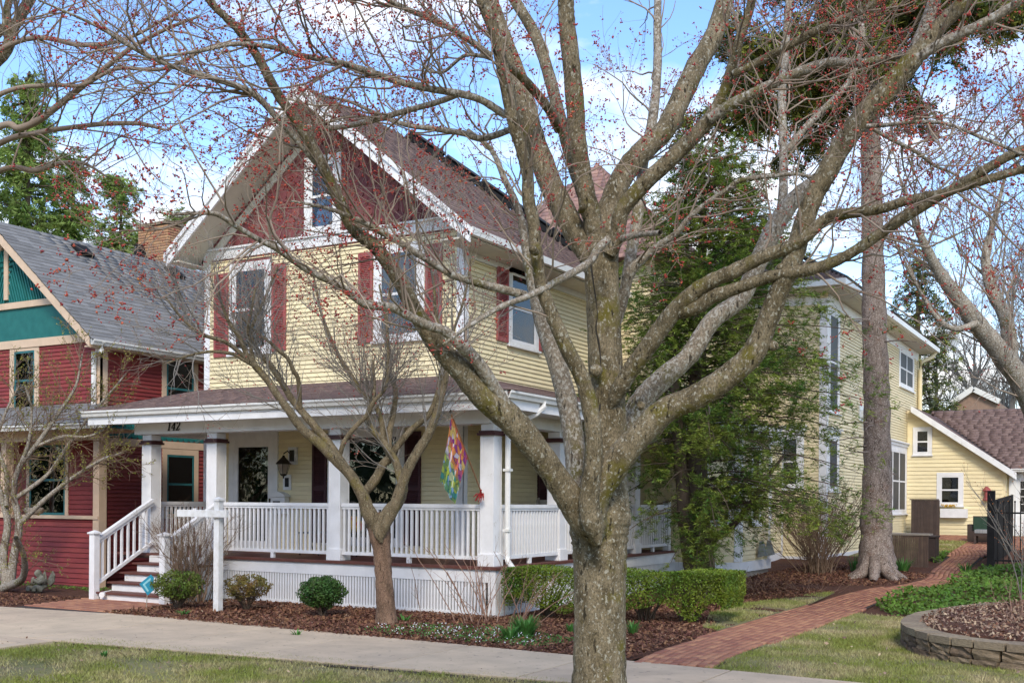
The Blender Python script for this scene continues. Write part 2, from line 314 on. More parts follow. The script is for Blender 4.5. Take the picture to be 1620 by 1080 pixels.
def pieces(name, sname, mats, m, ms, parent, limit=300, base=None):
    """mats: list of 4x4 numpy matrices for a unit piece; nearest `limit` are objects sharing one mesh, the rest one joined part"""
    V0, F0 = base if base is not None else (BOXV, BOXF)
    A = np.array(mats); c = A[:, :3, 3]; d = (c[:, 0] ** 2 + c[:, 1] ** 2); A = A[np.argsort(d)]
    me = mesh_np(name, V0, F0); me.materials.append(m)
    inv = LOC[parent.name].inverted() if parent is not None and parent.name in LOC else None
    for X in A[:limit]:
        o = bpy.data.objects.new(name, me); COL.objects.link(o); o.parent = parent
        if inv is not None: o.matrix_parent_inverse = inv
        o.matrix_basis = Matrix(X.tolist())
    B = A[limit:]
    if len(B):
        V = np.einsum('nij,kj->nki', B[:, :3, :3], V0) + B[:, None, :3, 3]
        F = F0[None] + (np.arange(len(B)) * len(V0))[:, None, None]
        me = mesh_np(sname, V.reshape(-1, 3), F.reshape(-1, F0.shape[1]), rnd=np.repeat(rng.random(len(B)), len(F0)))
        link(sname, me, ms, parent, 'stuff')
def mtx(x, y, z, c):
    A = np.eye(4); A[:3, 0] = x; A[:3, 1] = y; A[:3, 2] = z; A[:3, 3] = c; return A
def shingles(O, U, V, poly, e, w, th=.012, jit=.004):
    """returns matrices of roof tabs over a polygon given in (along U, up V) metres"""
    O, U, V = (np.array(a, float) for a in (O, U, V)); U /= np.linalg.norm(U); V /= np.linalg.norm(V); N = np.cross(U, V)
    if N[2] < 0: N = -N
    out = []; v0 = min(p[1] for p in poly); v1 = max(p[1] for p in poly); j = 0; v = v0
    while v < v1 - .01:
        for a, b in scan(poly, min(v + e * .5, v1 - 1e-3)):
            s = a - (w * .5 if j % 2 else 0) - w * random.random() * .3
            while s < b:
                ww = w * random.uniform(.8, 1.2); x0, x1 = max(s, a), min(s + ww, b); s += ww
                if x1 - x0 < .03: continue
                L = e * 1.25; t = math.atan2(th * .9, L); dv = V * math.cos(t) - N * math.sin(t); dn = N * math.cos(t) + V * math.sin(t)
                c = O + U * (x0 + x1) / 2 + V * (v - random.random() * jit + L * .5) + N * (th * .8 + random.random() * .002)
                out.append(mtx(U * (x1 - x0 - .004), dv * L, dn * th, c))
        v += e; j += 1
    return out
class Siding:
    """clapboards; every course is a part until the budget is used up"""
    def __init__(s, house, m, budget): s.h = house; s.m = m; s.left = budget; s.rest = []
    def wall(s, fr, poly, holes=(), e=.085, th=.026, stuff=False):
        z0 = min(p[1] for p in poly); z1 = max(p[1] for p in poly); z = z0
        while z < z1 - .01:
            zt = min(z + e, z1)
            iv = minus(scan(poly, (z + zt) / 2), [(h[0], h[1]) for h in holes if h[2] < zt - .01 and h[3] > z + .01])
            for a, b in iv:
                if b - a < .02: continue
                zu = zt - .010; mb = MB(fr)
                mb.poly([(a, 0, z), (b, 0, z), (b, th, z), (a, th, z), (a, 0, zu), (b, 0, zu), (b, .006, zu), (a, .006, zu)],
                        [(0, 3, 2, 1), (4, 5, 6, 7), (0, 1, 5, 4), (1, 2, 6, 5), (2, 3, 7, 6), (3, 0, 4, 7)])
                if stuff or s.left <= 0 or b - a < .12: s.rest.append(mb)
                else: mb.build('clapboard', s.m, s.h); s.left -= 1
            z = zt
    def finish(s):
        if s.rest:
            A = MB()
            for m_ in s.rest: k = len(A.v); A.v += m_.v; A.f += [[i + k for i in f] for f in m_.f]
            A.build('clapboards', s.m, s.h, 'stuff')
def frame(p0, p1):
    d = Vector((p1[0] - p0[0], p1[1] - p0[1])); d.normalize(); return (p0, (d.x, d.y), (d.y, -d.x))
def window(house, fr, a0, a1, z0, z1, frm='white', sash='white', trim=.11, pane='glass', blind=None, mid=True, cols=1, sill=True, crown=False, back='dark', o=.0, muntin=0):
    """outer trim rectangle a0..a1, z0..z1 on wall frame fr; window > frame, sash, pane, blind"""
    w = MB(fr)
    w.box(a0, a0 + trim, .0, .035 + o, z0, z1).box(a1 - trim, a1, 0, .035 + o, z0, z1).box(a0 + trim, a1 - trim, 0, .035 + o, z1 - trim, z1).box(a0 + trim, a1 - trim, 0, .035 + o, z0, z0 + trim * .5)
    root = w.build('window', M[frm], house)
    if sill: MB(fr).box(a0 - .03, a1 + .03, 0, .085 + o, z0 - .04, z0 - .002).build('sill', M[frm], root)
    if crown: MB(fr).box(a0 - .05, a1 + .05, 0, .07, z1 + .002, z1 + .10).box(a0 - .09, a1 + .09, 0, .12, z1 + .102, z1 + .15).build('crown', M['white'], root)
    i0, i1, j0, j1 = a0 + trim + .002, a1 - trim - .002, z0 + trim * .5 + .002, z1 - trim - .002
    cw = (i1 - i0) / cols
    MB(fr).box(i0, i1, -.03 + .034, .006, j0, j1).build('unlit_room_board', M[back], root)  # dark board painted as the unlit room; the wall behind is solid
    for c in range(cols):
        x0, x1 = i0 + c * cw, i0 + (c + 1) * cw; s = MB(fr); t = .045; zm = (j0 + j1) / 2
        s.box(x0, x0 + t, .008, .03, j0, j1).box(x1 - t, x1, .008, .03, j0, j1).box(x0 + t, x1 - t, .008, .03, j1 - t, j1).box(x0 + t, x1 - t, .008, .03, j0, j0 + t * 1.2)
        if mid: s.box(x0 + t, x1 - t, .008, .034, zm - .025, zm + .025)
        for k in range(1, muntin): s.box(x0 + t + (x1 - x0 - 2 * t) * k / muntin - .012, x0 + t + (x1 - x0 - 2 * t) * k / muntin + .012, .012, .028, zm + .026, j1 - t - .001)
        s.build('sash', M[sash], root)
        MB(fr).box(x0 + t, x1 - t, .017, .0175, j0 + t, j1 - t).build('pane', M[pane], root)
        if blind:
            bl = MB(fr)
            if blind[1] == 'slats':
                zz = j1 - t
                while zz > j1 - t - (j1 - j0 - 2 * t) * blind[0]: bl.box(x0 + t, x1 - t, .010, .0135, zz - .03, zz); zz -= .035
                bl.build('blind', M['blind'], root)
            else:
                zb = j1 - t - (j1 - j0 - 2 * t) * blind[0]
                bl.box(x0 + t, x1 - t, .010, .013, zb, j1 - t); bl.build('curtain', M[blind[1]], root)
    return root
def shutter(house, fr, a0, a1, z0, z1, m):
    b = MB(fr); t = .05
    b.box(a0, a0 + t, .02, .055, z0, z1).box(a1 - t, a1, .02, .055, z0, z1)
    for zz in (z0, (z0 + z1) / 2 - .04, z1 - .08): b.box(a0 + t, a1 - t, .02, .052, zz, zz + .08)
    b.box(a0 + t, a1 - t, .02, .026, z0 + .08, z1 - .08)
    r = b.build('shutter', m, house)
    s = MB(fr); zz = z0 + .09
    while zz < z1 - .1:
        if not (z0 + z1) / 2 - .06 < zz < (z0 + z1) / 2 + .03:
            s.poly([(a0 + t, .026, zz + .02), (a1 - t, .026, zz + .02), (a1 - t, .048, zz), (a0 + t, .048, zz), (a0 + t, .026, zz + .028), (a1 - t, .026, zz + .028), (a1 - t, .048, zz + .008), (a0 + t, .048, zz + .008)],
                   [(0, 3, 2, 1), (4, 5, 6, 7), (0, 1, 5, 4), (1, 2, 6, 5), (2, 3, 7, 6), (3, 0, 4, 7)])
        zz += .034
    s.build('louvres', m, r, 'stuff')
def fishscale(fr, poly, w=.2, e=.17, holes=(), square=True):
    out = []; z = min(p[1] for p in poly); z1 = max(p[1] for p in poly); j = 0
    o, d, n = fr; U = np.array([d[0], d[1], 0]); N = np.array([n[0], n[1], 0]); Z = np.array([0, 0, 1.])
    while z < z1:
        for a, b in minus(scan(poly, min(z + e * .5, z1 - .001)), [(h[0], h[1]) for h in holes if h[2] < z + e and h[3] > z]):
            s = a - (w / 2 if j % 2 else 0)
            while s < b:
                x0, x1 = max(s, a), min(s + w, b); s += w
                if x1 - x0 < .03: continue
                c = np.array([o[0], o[1], 0]) + U * (x0 + x1) / 2 + N * .016 + Z * z
                out.append(mtx(U * (x1 - x0 - .014), N * .024 + Z * 0, Z * e * 1.12 - N * .012, c + N * random.random() * .003))
        z += e; j += 1
    return out
def scale_base():
    """rounded-bottom shingle, unit width, height 0..1, thickness -.5...5"""
    p = [(-.5, 1), (-.5, .42)] + [(-.5 * math.cos(t), .42 - .42 * math.sin(t)) for t in np.linspace(.35, math.pi - .35, 5)] + [(.5, .42), (.5, 1)]
    n = len(p); V = [(x, -.5 + 1, z) for x, z in p] + [(x, -.5, z) for x, z in p]
    V = np.array(V, float); F = []
    for i in range(1, n - 1): F.append((0, i, i + 1)); F.append((n, n + i + 1, n + i))
    for i in range(n): k = (i + 1) % n; F.append((i, i + n, k + n)); F.append((i, k + n, k))
    return V, np.array(F)

def sheet(name, poly, off, m, parent=None, kind='structure', step=.5, bumpy=0.0, mound=0.0, skirt=0.0):
    bm = bmesh.new(); f = bm.faces.new([bm.verts.new((x, y, 0)) for x, y in poly])
    xs = [p[0] for p in poly]; ys = [p[1] for p in poly]
    def cuts(a, b, st):
        k = a + st
        while k < b: yield k; k += st
    for x in cuts(min(xs), max(xs), step): bmesh.ops.bisect_plane(bm, geom=bm.verts[:] + bm.edges[:] + bm.faces[:], plane_co=(x, 0, 0), plane_no=(1, 0, 0))
    for y in cuts(min(ys), max(ys), step): bmesh.ops.bisect_plane(bm, geom=bm.verts[:] + bm.edges[:] + bm.faces[:], plane_co=(0, y, 0), plane_no=(0, 1, 0))
    bm.normal_update()
    edge = {v for e in bm.edges if e.is_boundary for v in e.verts}
    for v in bm.verts:
        z = g(v.co.y) + off
        if v not in edge: z += mound + bumpy * (math.sin(v.co.x * 7.3 + 1.7 * v.co.y) * math.sin(v.co.y * 6.1 - v.co.x) + random.uniform(-.6, .6))
        v.co.z = z
    if skirt:
        ex = bmesh.ops.extrude_edge_only(bm, edges=[e for e in bm.edges if e.is_boundary])
        for v in ex['geom']:
            if isinstance(v, bmesh.types.BMVert): v.co.z -= skirt
    bmesh.ops.triangulate(bm, faces=bm.faces[:])
    for f in bm.faces:
        if f.normal.z < 0: f.normal_flip()
    me = bpy.data.meshes.new(name); bm.to_mesh(me); bm.free(); me.polygons.foreach_set('use_smooth', [True] * len(me.polygons))
    return link(name, me, m, parent, kind)
def inpoly(P, poly):
    x, y = P[:, 0], P[:, 1]; r = np.zeros(len(P), bool); n = len(poly)
    for i in range(n):
        (x0, y0), (x1, y1) = poly[i], poly[(i + 1) % n]
        if y0 == y1: continue
        c = ((y0 <= y) != (y1 <= y)) & (x < (x1 - x0) * (y - y0) / (y1 - y0) + x0); r ^= c
    return r
def sample(poly, n):
    a = np.array(poly); lo, hi = a.min(0), a.max(0); P = lo + rng.random((int(n * 1.0), 2)) * (hi - lo); return P[inpoly(P, poly)]
def unit(v): return v / np.maximum(np.linalg.norm(v, axis=-1, keepdims=True), 1e-9)
def leaves(name, C, size, m, parent=None, aspect=.6, N=None, spread=1.0, D=None, dspread=.4, kind='stuff'):
    """one quad (diamond) per centre; N = mean normals, D = mean long directions"""
    n = len(C); nn = rng.normal(size=(n, 3)); nn = unit(nn) if N is None else unit(N + nn * spread)
    d = rng.normal(size=(n, 3)) if D is None else D + rng.normal(size=(n, 3)) * dspread
    d = unit(d - nn * (d * nn).sum(1, keepdims=True)); w = np.cross(nn, d)
    s = (size * rng.uniform(.6, 1.4, n))[:, None]
    V = np.stack([C - d * s * .5, C + w * s * aspect * .5 + d * s * .05, C + d * s * .5, C - w * s * aspect * .5 + d * s * .05], 1).reshape(-1, 3)
    F = np.arange(4 * n).reshape(n, 4)
    return link(name, mesh_np(name, V, F, rnd=rng.random(n)), m, parent, kind)
def tubes(P, R, sides, twist=None):
    """P (N,K,3), R (N,K) -> verts, quads"""
    P = np.asarray(P, float); R = np.asarray(R, float); N, K, _ = P.shape
    T = np.empty_like(P); T[:, 1:-1] = P[:, 2:] - P[:, :-2]; T[:, 0] = P[:, 1] - P[:, 0]; T[:, -1] = P[:, -1] - P[:, -2]; T = unit(T)
    mean = unit(P[:, -1] - P[:, 0]); ref = np.where(np.abs(mean[:, 2:3]) < .8, np.array([[0, 0, 1.]]), np.array([[1., 0, 0]]))
    X = unit(np.cross(T, ref[:, None, :])); Y = np.cross(T, X)
    th = np.arange(sides) * 2 * np.pi / sides
    ring = P[:, :, None, :] + (X[:, :, None, :] * np.cos(th)[None, None, :, None] + Y[:, :, None, :] * np.sin(th)[None, None, :, None]) * R[:, :, None, None]
    V = ring.reshape(-1, 3); idx = np.arange(N * K * sides).reshape(N, K, sides)
    a = idx[:, :-1]; b = idx[:, 1:]; F = np.stack([a, np.roll(a, -1, 2), np.roll(b, -1, 2), b], -1).reshape(-1, 4)
    return V, F
def tube_obj(name, P, R, sides, m, parent=None, kind=None, smooth=True):
    V, F = tubes(P, R, sides); return link(name, mesh_np(name, V, F, smooth), m, parent, kind)
def smooth_path(pts, n_per=6):
    """Catmull-Rom through (x,y,z,r) points"""
    p = np.array(pts, float); p = np.vstack([2 * p[0] - p[1], p, 2 * p[-1] - p[-2]]); out = []
    for i in range(1, len(p) - 2):
        for t in np.linspace(0, 1, n_per, endpoint=False):
            out.append(.5 * ((2 * p[i]) + (-p[i - 1] + p[i + 1]) * t + (2 * p[i - 1] - 5 * p[i] + 4 * p[i + 1] - p[i + 2]) * t * t + (-p[i - 1] + 3 * p[i] - 3 * p[i + 1] + p[i + 2]) * t ** 3))
    out.append(p[-2]); return np.array(out)
def limb(name, pts, m, parent, sides=12, knob=.05, n_per=6):
    q = smooth_path(pts, n_per); P = q[:, :3]; R = np.maximum(q[:, 3], .002)
    V, F = tubes(P[None], R[None], sides); V = V.reshape(len(P), sides, 3)
    nz = rng.normal(size=(len(P), sides)) * knob * .35 + (rng.normal(size=(len(P), 1)) * knob * .5)
    V = P[:, None, :] + (V - P[:, None, :]) * (1 + nz[..., None])
    o = link(name, mesh_np(name, V.reshape(-1, 3), F, True), m, parent)
    return P, R
def ramify(P, R, n, length, k, ang=(25, 60), up=.25, t0=.15, rfrac=.55, rmin=.0012, wig=.16, thin=True, out=None, droop=0, rpar=9, rpow=0):
    """spawn n children in all from parent polylines P (N,K,3), R (N,K)"""
    N, K, _ = P.shape; L = np.linalg.norm(np.diff(P, axis=1), axis=2).sum(1); pw = L / np.maximum(R.mean(1), .004) ** rpow; pi = rng.choice(N, n, p=pw / pw.sum())
    t = (t0 + (1 - t0) * rng.random(n)) * (K - 1); i = np.minimum(t.astype(int), K - 2); f = (t - i)[:, None]
    p = P[pi, i] * (1 - f) + P[pi, i + 1] * f; r = R[pi, i] * (1 - f[:, 0]) + R[pi, i + 1] * f[:, 0]
    ok = r < rpar; pi, t, i, f, p, r = pi[ok], t[ok], i[ok], f[ok], p[ok], r[ok]; n = len(pi)
    T = unit(P[pi, i + 1] - P[pi, i]); q = unit(np.cross(T, rng.normal(size=(n, 3)))); a = np.radians(rng.uniform(ang[0], ang[1], n))[:, None]
    d = unit(T * np.cos(a) + q * np.sin(a) + np.array([0, 0, up])); ln = rng.uniform(length[0], length[1], n) * (1.1 - .5 * t / (K - 1))
    Q = np.empty((n, k, 3)); Q[:, 0] = p; st = (ln / (k - 1))[:, None]
    for j in range(1, k):
        Q[:, j] = Q[:, j - 1] + d * st; d = unit(d + rng.normal(size=(n, 3)) * wig + np.array([0, 0, up * .35 - droop]))
    rr = np.maximum(np.minimum(r * rfrac, out if out else 9), rmin); RR = rr[:, None] * np.linspace(1, .35, k)[None]
    return Q, np.maximum(RR, rmin * .6)
def octs(name, C, s, m, parent, kind='stuff', D=None):
    """small irregular octahedra (buds)"""
    n = len(C); A = rng.normal(size=(n, 3, 3)); A[:, 0] = unit(A[:, 0] if D is None else D + A[:, 0] * .4); A[:, 1] = unit(np.cross(A[:, 0], A[:, 1])); A[:, 2] = np.cross(A[:, 0], A[:, 1])
    sc = s * rng.uniform(.5, 1.4, (n, 1, 1)) * np.array([1.25, .8, .8])[None, :, None]; A = A * sc
    V = np.stack([C + A[:, 0], C - A[:, 0], C + A[:, 1], C - A[:, 1], C + A[:, 2], C - A[:, 2]], 1).reshape(-1, 3)
    F0 = np.array([(0, 2, 4), (2, 1, 4), (1, 3, 4), (3, 0, 4), (2, 0, 5), (1, 2, 5), (3, 1, 5), (0, 3, 5)])
    F = (F0[None] + (np.arange(n) * 6)[:, None, None]).reshape(-1, 3)
    return link(name, mesh_np(name, V, F, rnd=np.repeat(rng.random(n), 8)), m, parent, kind)
# ------------------------------------------------------------------ the ground
gm = []
ys = [-60, 0, 10, 20, 25, 30, 35, 42, 60, 100, 200, 500]; xs = [-400, -100, -40, -20, -10, 0, 10, 40, 100, 400]
V = [(x, y, g(y) - .06) for y in ys for x in xs]; nx = len(xs)
F = [(j * nx + i, j * nx + i + 1, (j + 1) * nx + i + 1, (j + 1) * nx + i) for j in range(len(ys) - 1) for i in range(nx - 1)]
link('ground', mesh_np('ground', np.array(V, float), np.array(F)), M['turf'], None, 'structure')
def walk_far(x): return 12.24 - .068 * (x + 13) if x > -13 else 12.24 + .10 * max(x + 13, -6)      # far edge of the public sidewalk
def walk_near(x): return 9.80 + .078 * (min(max(x, -17), 3) + 7.5)
LAWN = [(-30, 3), (6, 3), (6, walk_near(6) + .02), (-30, walk_near(-30) + .02)]
LAWN2 = [(-4.22, walk_far(-4.2) - .02), (6, walk_far(6) - .02), (6, 15.5), (1, 16.5), (-2.6, 17.3), (-3.2, 18.6), (-4.17, 19.0)]
LAWN3 = [(-5.22, 15.0), (-5.22, 21.8), (-5.6, 21.2), (-6.2, 19.2), (-6.1, 17.2), (-5.5, 15.2)]
LAWN4 = [(-6.9, 35), (-6.7, 31), (-4.6, 31), (-4.75, 36.5), (-7, 37)]
MULCH = [(-14.3, walk_far(-14.5) - .02), (-5.2, walk_far(-5.2) - .02), (-5.22, 21.9), (-4.9, 23.3), (-4.35, 24.0), (-4.12, 25), (-4.35, 28.5), (-5, 30.5), (-11, 30.5), (-11, 15.2), (-14.2, 15.2), (-14.05, 13.7), (-14.2, 12.9)]
MULCH2 = [(-34, 12.9), (-24, 12.6), (-16.35, walk_far(-16.3) - .02), (-16.75, 13.7), (-16.9, 15.2), (-17.0, 24), (-34, 24)]
sheet('lawn', LAWN, .0, M['turf'], bumpy=.012)
sheet('lawn', [(-4.38, walk_far(-4.2) - .02), (6, walk_far(6) - .02), (6, 15.5), (1, 16.5), (-2.6, 17.3), (-3.2, 18.6), (-4.35, 19.0)], .010, M['turf'], bumpy=.02)
sheet('lawn', LAWN3, .036, M['turf'], bumpy=.012)
sheet('lawn', LAWN4, .02, M['turf'], bumpy=.01, step=1)
sheet('mulch_bed', [(x + (.15 if x > -5.3 and y > 12 and y < 29 else 0), y) for x, y in MULCH], -.005, M['mulch'], bumpy=.02, mound=.035, step=.3)
sheet('mulch_bed', MULCH2, -.005, M['mulch'], bumpy=.02, mound=.03, step=.4)
sheet('mulch_bed', [(-4.34, 18.9), (-3.1, 18.4), (-2.4, 17.3), (1, 16.6), (6, 15.5), (12, 15.5), (12, 36), (-3.5, 36), (-3.75, 28), (-3.6, 25), (-4.0, 22.6), (-4.34, 21.6)], -.004, M['mulch'], bumpy=.02, mound=.02, step=.5)

# sidewalk of separate slabs
sw = thing('sidewalk', None, None, (-8, 11, 0)); sw['kind'] = 'structure'
x = -31.4
while x < 8:
    a, b = x, x + 1.72; m_ = MB()
    p = [(a + .01, walk_near(a)), (b - .01, walk_near(b)), (b - .01, walk_far(b)), (a + .01, walk_far(a))]
    h = .03 + random.uniform(-.004, .004)
    m_.poly([(q[0], q[1], -.1) for q in p] + [(q[0], q[1], h) for q in p], [(3, 2, 1, 0), (4, 5, 6, 7)] + [(i, (i + 1) % 4, (i + 1) % 4 + 4, i + 4) for i in range(4)])
    m_.build('paving_slab', M['concrete'], sw, bevel=.008); x += 1.72
MB().poly([(-31, walk_near(-31) + .02, .010), (8, walk_near(8) + .02, .010), (8, walk_far(8) - .02, .010), (-31, walk_far(-31) - .02, .010), (-17, walk_near(-17) + .02, .010)], [(0, 4, 1, 2, 3)]).build('joint_filler', M['joint'], sw)
for y0, y1 in ((9.0, walk_near(-12.6) - .03), (7.4, 8.98), (5.8, 7.38), (4.2, 5.78)):
    MB().box(-13.5, -11.95, y0, y1, -.1, .036).build('paving_slab', M['concrete'], sw, bevel=.008)

# brick path down the side of the house
PL = [(-5.02, 11.66), (-5.2, 13), (-5.25, 16), (-5.25, 19.6), (-5.06, 21.3), (-4.75, 23.0), (-4.3, 24.1), (-4.12, 25.2), (-4.32, 27), (-4.45, 29.5), (-4.6, 31.5), (-5.4, 33.2), (-6.4, 34.4), (-6.6, 39.4)]
PR = [(-4.12, 11.6), (-4.2, 13), (-4.17, 16), (-4.2, 19.6), (-4.2, 21.4), (-3.98, 22.6), (-3.6, 23.9), (-3.45, 25.5), (-3.55, 27), (-3.65, 29.5), (-3.7, 31.5), (-3.5, 33.2), (-3.0, 34.4), (-2.6, 39.4)]
path = thing('brick_path', None, None, (-4.7, 16, 0)); path['kind'] = 'structure'
bedV = []; 
for (a, b), (c, d) in zip(PL, PR):
    bedV += [(a, b, g(b) + .008), (c, d, g(d) + .008)]
o = link('mortar_bed', mesh_np('mortar_bed', np.array(bedV), np.array([(2 * i, 2 * i + 1, 2 * i + 3, 2 * i + 2) for i in range(len(PL) - 1)])), M['joint'], path)
def dense(poly, st):
    q = np.array(poly, float); out = [q[0]]
    for i in range(len(q) - 1):
        L = np.linalg.norm(q[i + 1] - q[i]); k = max(1, int(L / st))
        for j in range(1, k + 1): out.append(q[i] + (q[i + 1] - q[i]) * j / k)
    return np.array(out)
mats_ = []
cl = smooth_path([((a + c) / 2, (b + d) / 2, 0, math.hypot(c - a, d - b)) for (a, b), (c, d) in zip(PL, PR)], 24)
cum = np.concatenate([[0], np.cumsum(np.linalg.norm(np.diff(cl[:, :2], axis=0), axis=1))])
def cl_at(s_): return np.array([np.interp(s_, cum, cl[:, i]) for i in range(4)])
for r_ in range(-22, 23):
    s_ = .02 + (r_ % 2) * .1
    while s_ < cum[-1] - .05:
        c = cl_at(s_ + .1); d_ = cl_at(s_ + .15) - cl_at(s_ + .05); t_ = unit(np.array([d_[0], d_[1], 0])); n_ = np.array([t_[1], -t_[0], 0]); off = r_ * .1
        if abs(off) < c[3] / 2 - .02:
            z_ = g(c[1]); t3 = unit(t_ + np.array([0, 0, (g(c[1] + .05) - g(c[1] - .05)) / .1])); up = np.cross(n_, t3); up = up if up[2] > 0 else -up
            tl = rng.normal() * .012; t3 = unit(t3 + up * tl)
            mats_.append(mtx(t3 * .188, n_ * .087, up * .05, np.array([c[0], c[1], z_ + .008 + random.uniform(-.002, .003)]) + n_ * off + np.array([rng.normal() * .0015, 0, 0])))
        s_ += .2
pieces('brick', 'bricks', mats_, M['brick'], M['brick_s'], path)
# brick walk to the steps
fw = thing('front_walk', None, None, (-15.5, 13, 0)); fw['kind'] = 'structure'
FW = [(-16.35, walk_far(-16.3) + .0), (-14.35, walk_far(-14.3) + .0), (-14.2, 12.9), (-14.05, 13.75), (-16.75, 13.75)]
sheet('mortar_bed', FW, .012, M['joint'], fw, kind=None, step=3)
mats_ = []; y = 12.3; j = 0
while y < 13.75:
    for a, b in scan(FW, y + .05):
        x = a + (.1 if j % 2 else 0)
        while x < b - .05:
            w_ = min(.2, b - x); mats_.append(mtx(np.array([w_ - .008, 0, 0]), np.array([0, .092, 0]), np.array([rng.normal() * .0003, 0, .05]), np.array([x + w_ / 2, y + .05, .0 + random.uniform(0, .004)]))); x += w_
    y += .1; j += 1
pieces('brick', 'bricks', mats_, M['brick'], M['brick_s'], fw)

# ------------------------------------------------------------------ the yellow house
yh = thing('yellow_house', 'yellow clapboard house with white trim, dark red gable and wraparound porch', 'house', (-13.8, 17, 0))
FF = frame((0, 17.0), (1, 17.0)); SF = frame((-10.7, 0), (-10.7, 1))
SL = .82; RX = -13.85; RZ = 9.60
MB().box(-17, -10.7, 17.0, 23.0, -.1, 6.55).build('wall', M['yellow'], yh)
MB(frame((0, 17.0), (1, 17.0))).prism([(-17, 6.552), (-10.7, 6.552), (-10.72, 6.84), (RX, RZ - .22), (-16.98, 6.84)], -.2, 0).build('gable_wall', M['scale_red'], yh)
sd_ = Siding(yh, M['yellow'], 292)
fh = [(-16.33, -15.21, 4.75, 6.62), (-12.68, -11.53, 4.78, 6.6), (-16.3, -15.0, .8, 3.22), (-13.75, -11.95, 1.0, 3.2)]
sd_.wall(FF, [(-16.87, .82), (-10.83, .82), (-10.83, 6.72), (-16.87, 6.72)], fh)
sh = [(18.55, 19.82, 4.8, 6.36), (20.15, 21.6, 1.2, 3.1)]
sd_.wall(SF, [(17.13, .82), (22.98, .82), (22.98, 6.22), (17.13, 6.22)], sh)
# corner boards, friezes
for a0, a1 in ((-17.02, -16.87), (-10.83, -10.67)): MB(FF).box(a0, a1, 0, .03, .8, 6.74).build('corner_board', M['white'], yh)
MB(SF).box(16.972, 17.13, 0, .03, .8, 6.4).build('corner_board', M['white'], yh)
MB(FF).box(-17.05, -10.65, 0, .04, 6.742, 6.93).box(-17.08, -10.62, .0, .08, 6.932, 6.97).build('frieze', M['white'], yh)
MB(SF).box(17.05, 22.98, 0, .035, 6.222, 6.46).build('frieze', M['white'], yh)
# gable shingles
GP = [(-16.95, 6.98), (-10.75, 6.98), (RX, RZ - .20)]
pieces('gable_shingle', 'gable_shingles', fishscale(FF, GP, .205, .19, [(-14.4, -13.45, 6.98, 8.5)]), M['scale_red'], M['scale_red'], yh, 290, scale_base())
window(yh, FF, -14.38, -13.48, 7.0, 8.5, trim=.15, blind=(.5, 'curtain'))
window(yh, FF, -16.33, -15.21, 4.77, 6.62, blind=(.75, 'slats'), frm='white', crown=False, trim=.13)
window(yh, FF, -12.68, -11.53, 4.80, 6.60, blind=(.5, 'curtain'), trim=.13)
window(yh, SF, 18.57, 19.80, 4.84, 6.36, blind=(.4, 'slats'), frm='oldwhite', trim=.12)
for f_, a0, a1, z0, z1 in ((FF, -16.74, -16.36, 4.74, 6.45), (FF, -15.18, -14.82, 4.78, 6.50), (FF, -13.03, -12.70, 4.80, 6.5), (FF, -11.50, -11.14, 4.80, 6.5), (SF, 18.13, 18.55, 4.86, 6.25), (SF, 19.82, 20.22, 4.86, 6.25)):
    shutter(yh, f_, a0, a1, z0, z1, M['shutter'])
# porch level: door, window, shutters
d_ = MB(FF); d_.box(-16.3, -16.16, 0, .05, .8, 3.2).box(-15.14, -15.0, 0, .05, .8, 3.2).box(-16.16, -15.14, 0, .05, 3.02, 3.2)
door = d_.build('door', M['metalw'], yh)
MB(FF).box(-16.16, -15.14, .0, .008, .82, 3.02).build('inner_door', M['dshutter'], door)
MB(FF).box(-16.16, -16.05, .012, .045, .82, 3.02).box(-15.25, -15.14, .012, .045, .82, 3.02).box(-16.05, -15.25, .012, .045, 2.88, 3.02).box(-16.05, -15.25, .012, .045, .82, 1.0).build('storm_door', M['metalw'], door)
MB(FF).box(-16.05, -15.25, .025, .027, 1.0, 2.88).build('door_glass', M['glass'], door)
MB(FF).box(-15.215, -15.18, .046, .06, 1.6, 1.85).tube([(-15.2, .06, 1.75), (-15.2, .1, 1.75), (-15.32, .1, 1.75)], .009, 6).build('handle', M['bronze'], door)
window(yh, FF, -13.75, -11.95, 1.0, 3.2, trim=.14, mid=False, frm='white')
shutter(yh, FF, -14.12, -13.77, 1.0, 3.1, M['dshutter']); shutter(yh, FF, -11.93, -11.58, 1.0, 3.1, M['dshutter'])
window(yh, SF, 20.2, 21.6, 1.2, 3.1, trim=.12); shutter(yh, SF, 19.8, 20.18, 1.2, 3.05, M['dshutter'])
MB(FF).box(-14.86, -14.66, 0.022, .04, 2.02, 2.32).build('doorbell_plate', M['oldwhite'], yh)
MB(FF).box(-14.81, -14.71, 0.041, .046, 2.08, 2.26).build('plate_panel', M['dark'], yh)
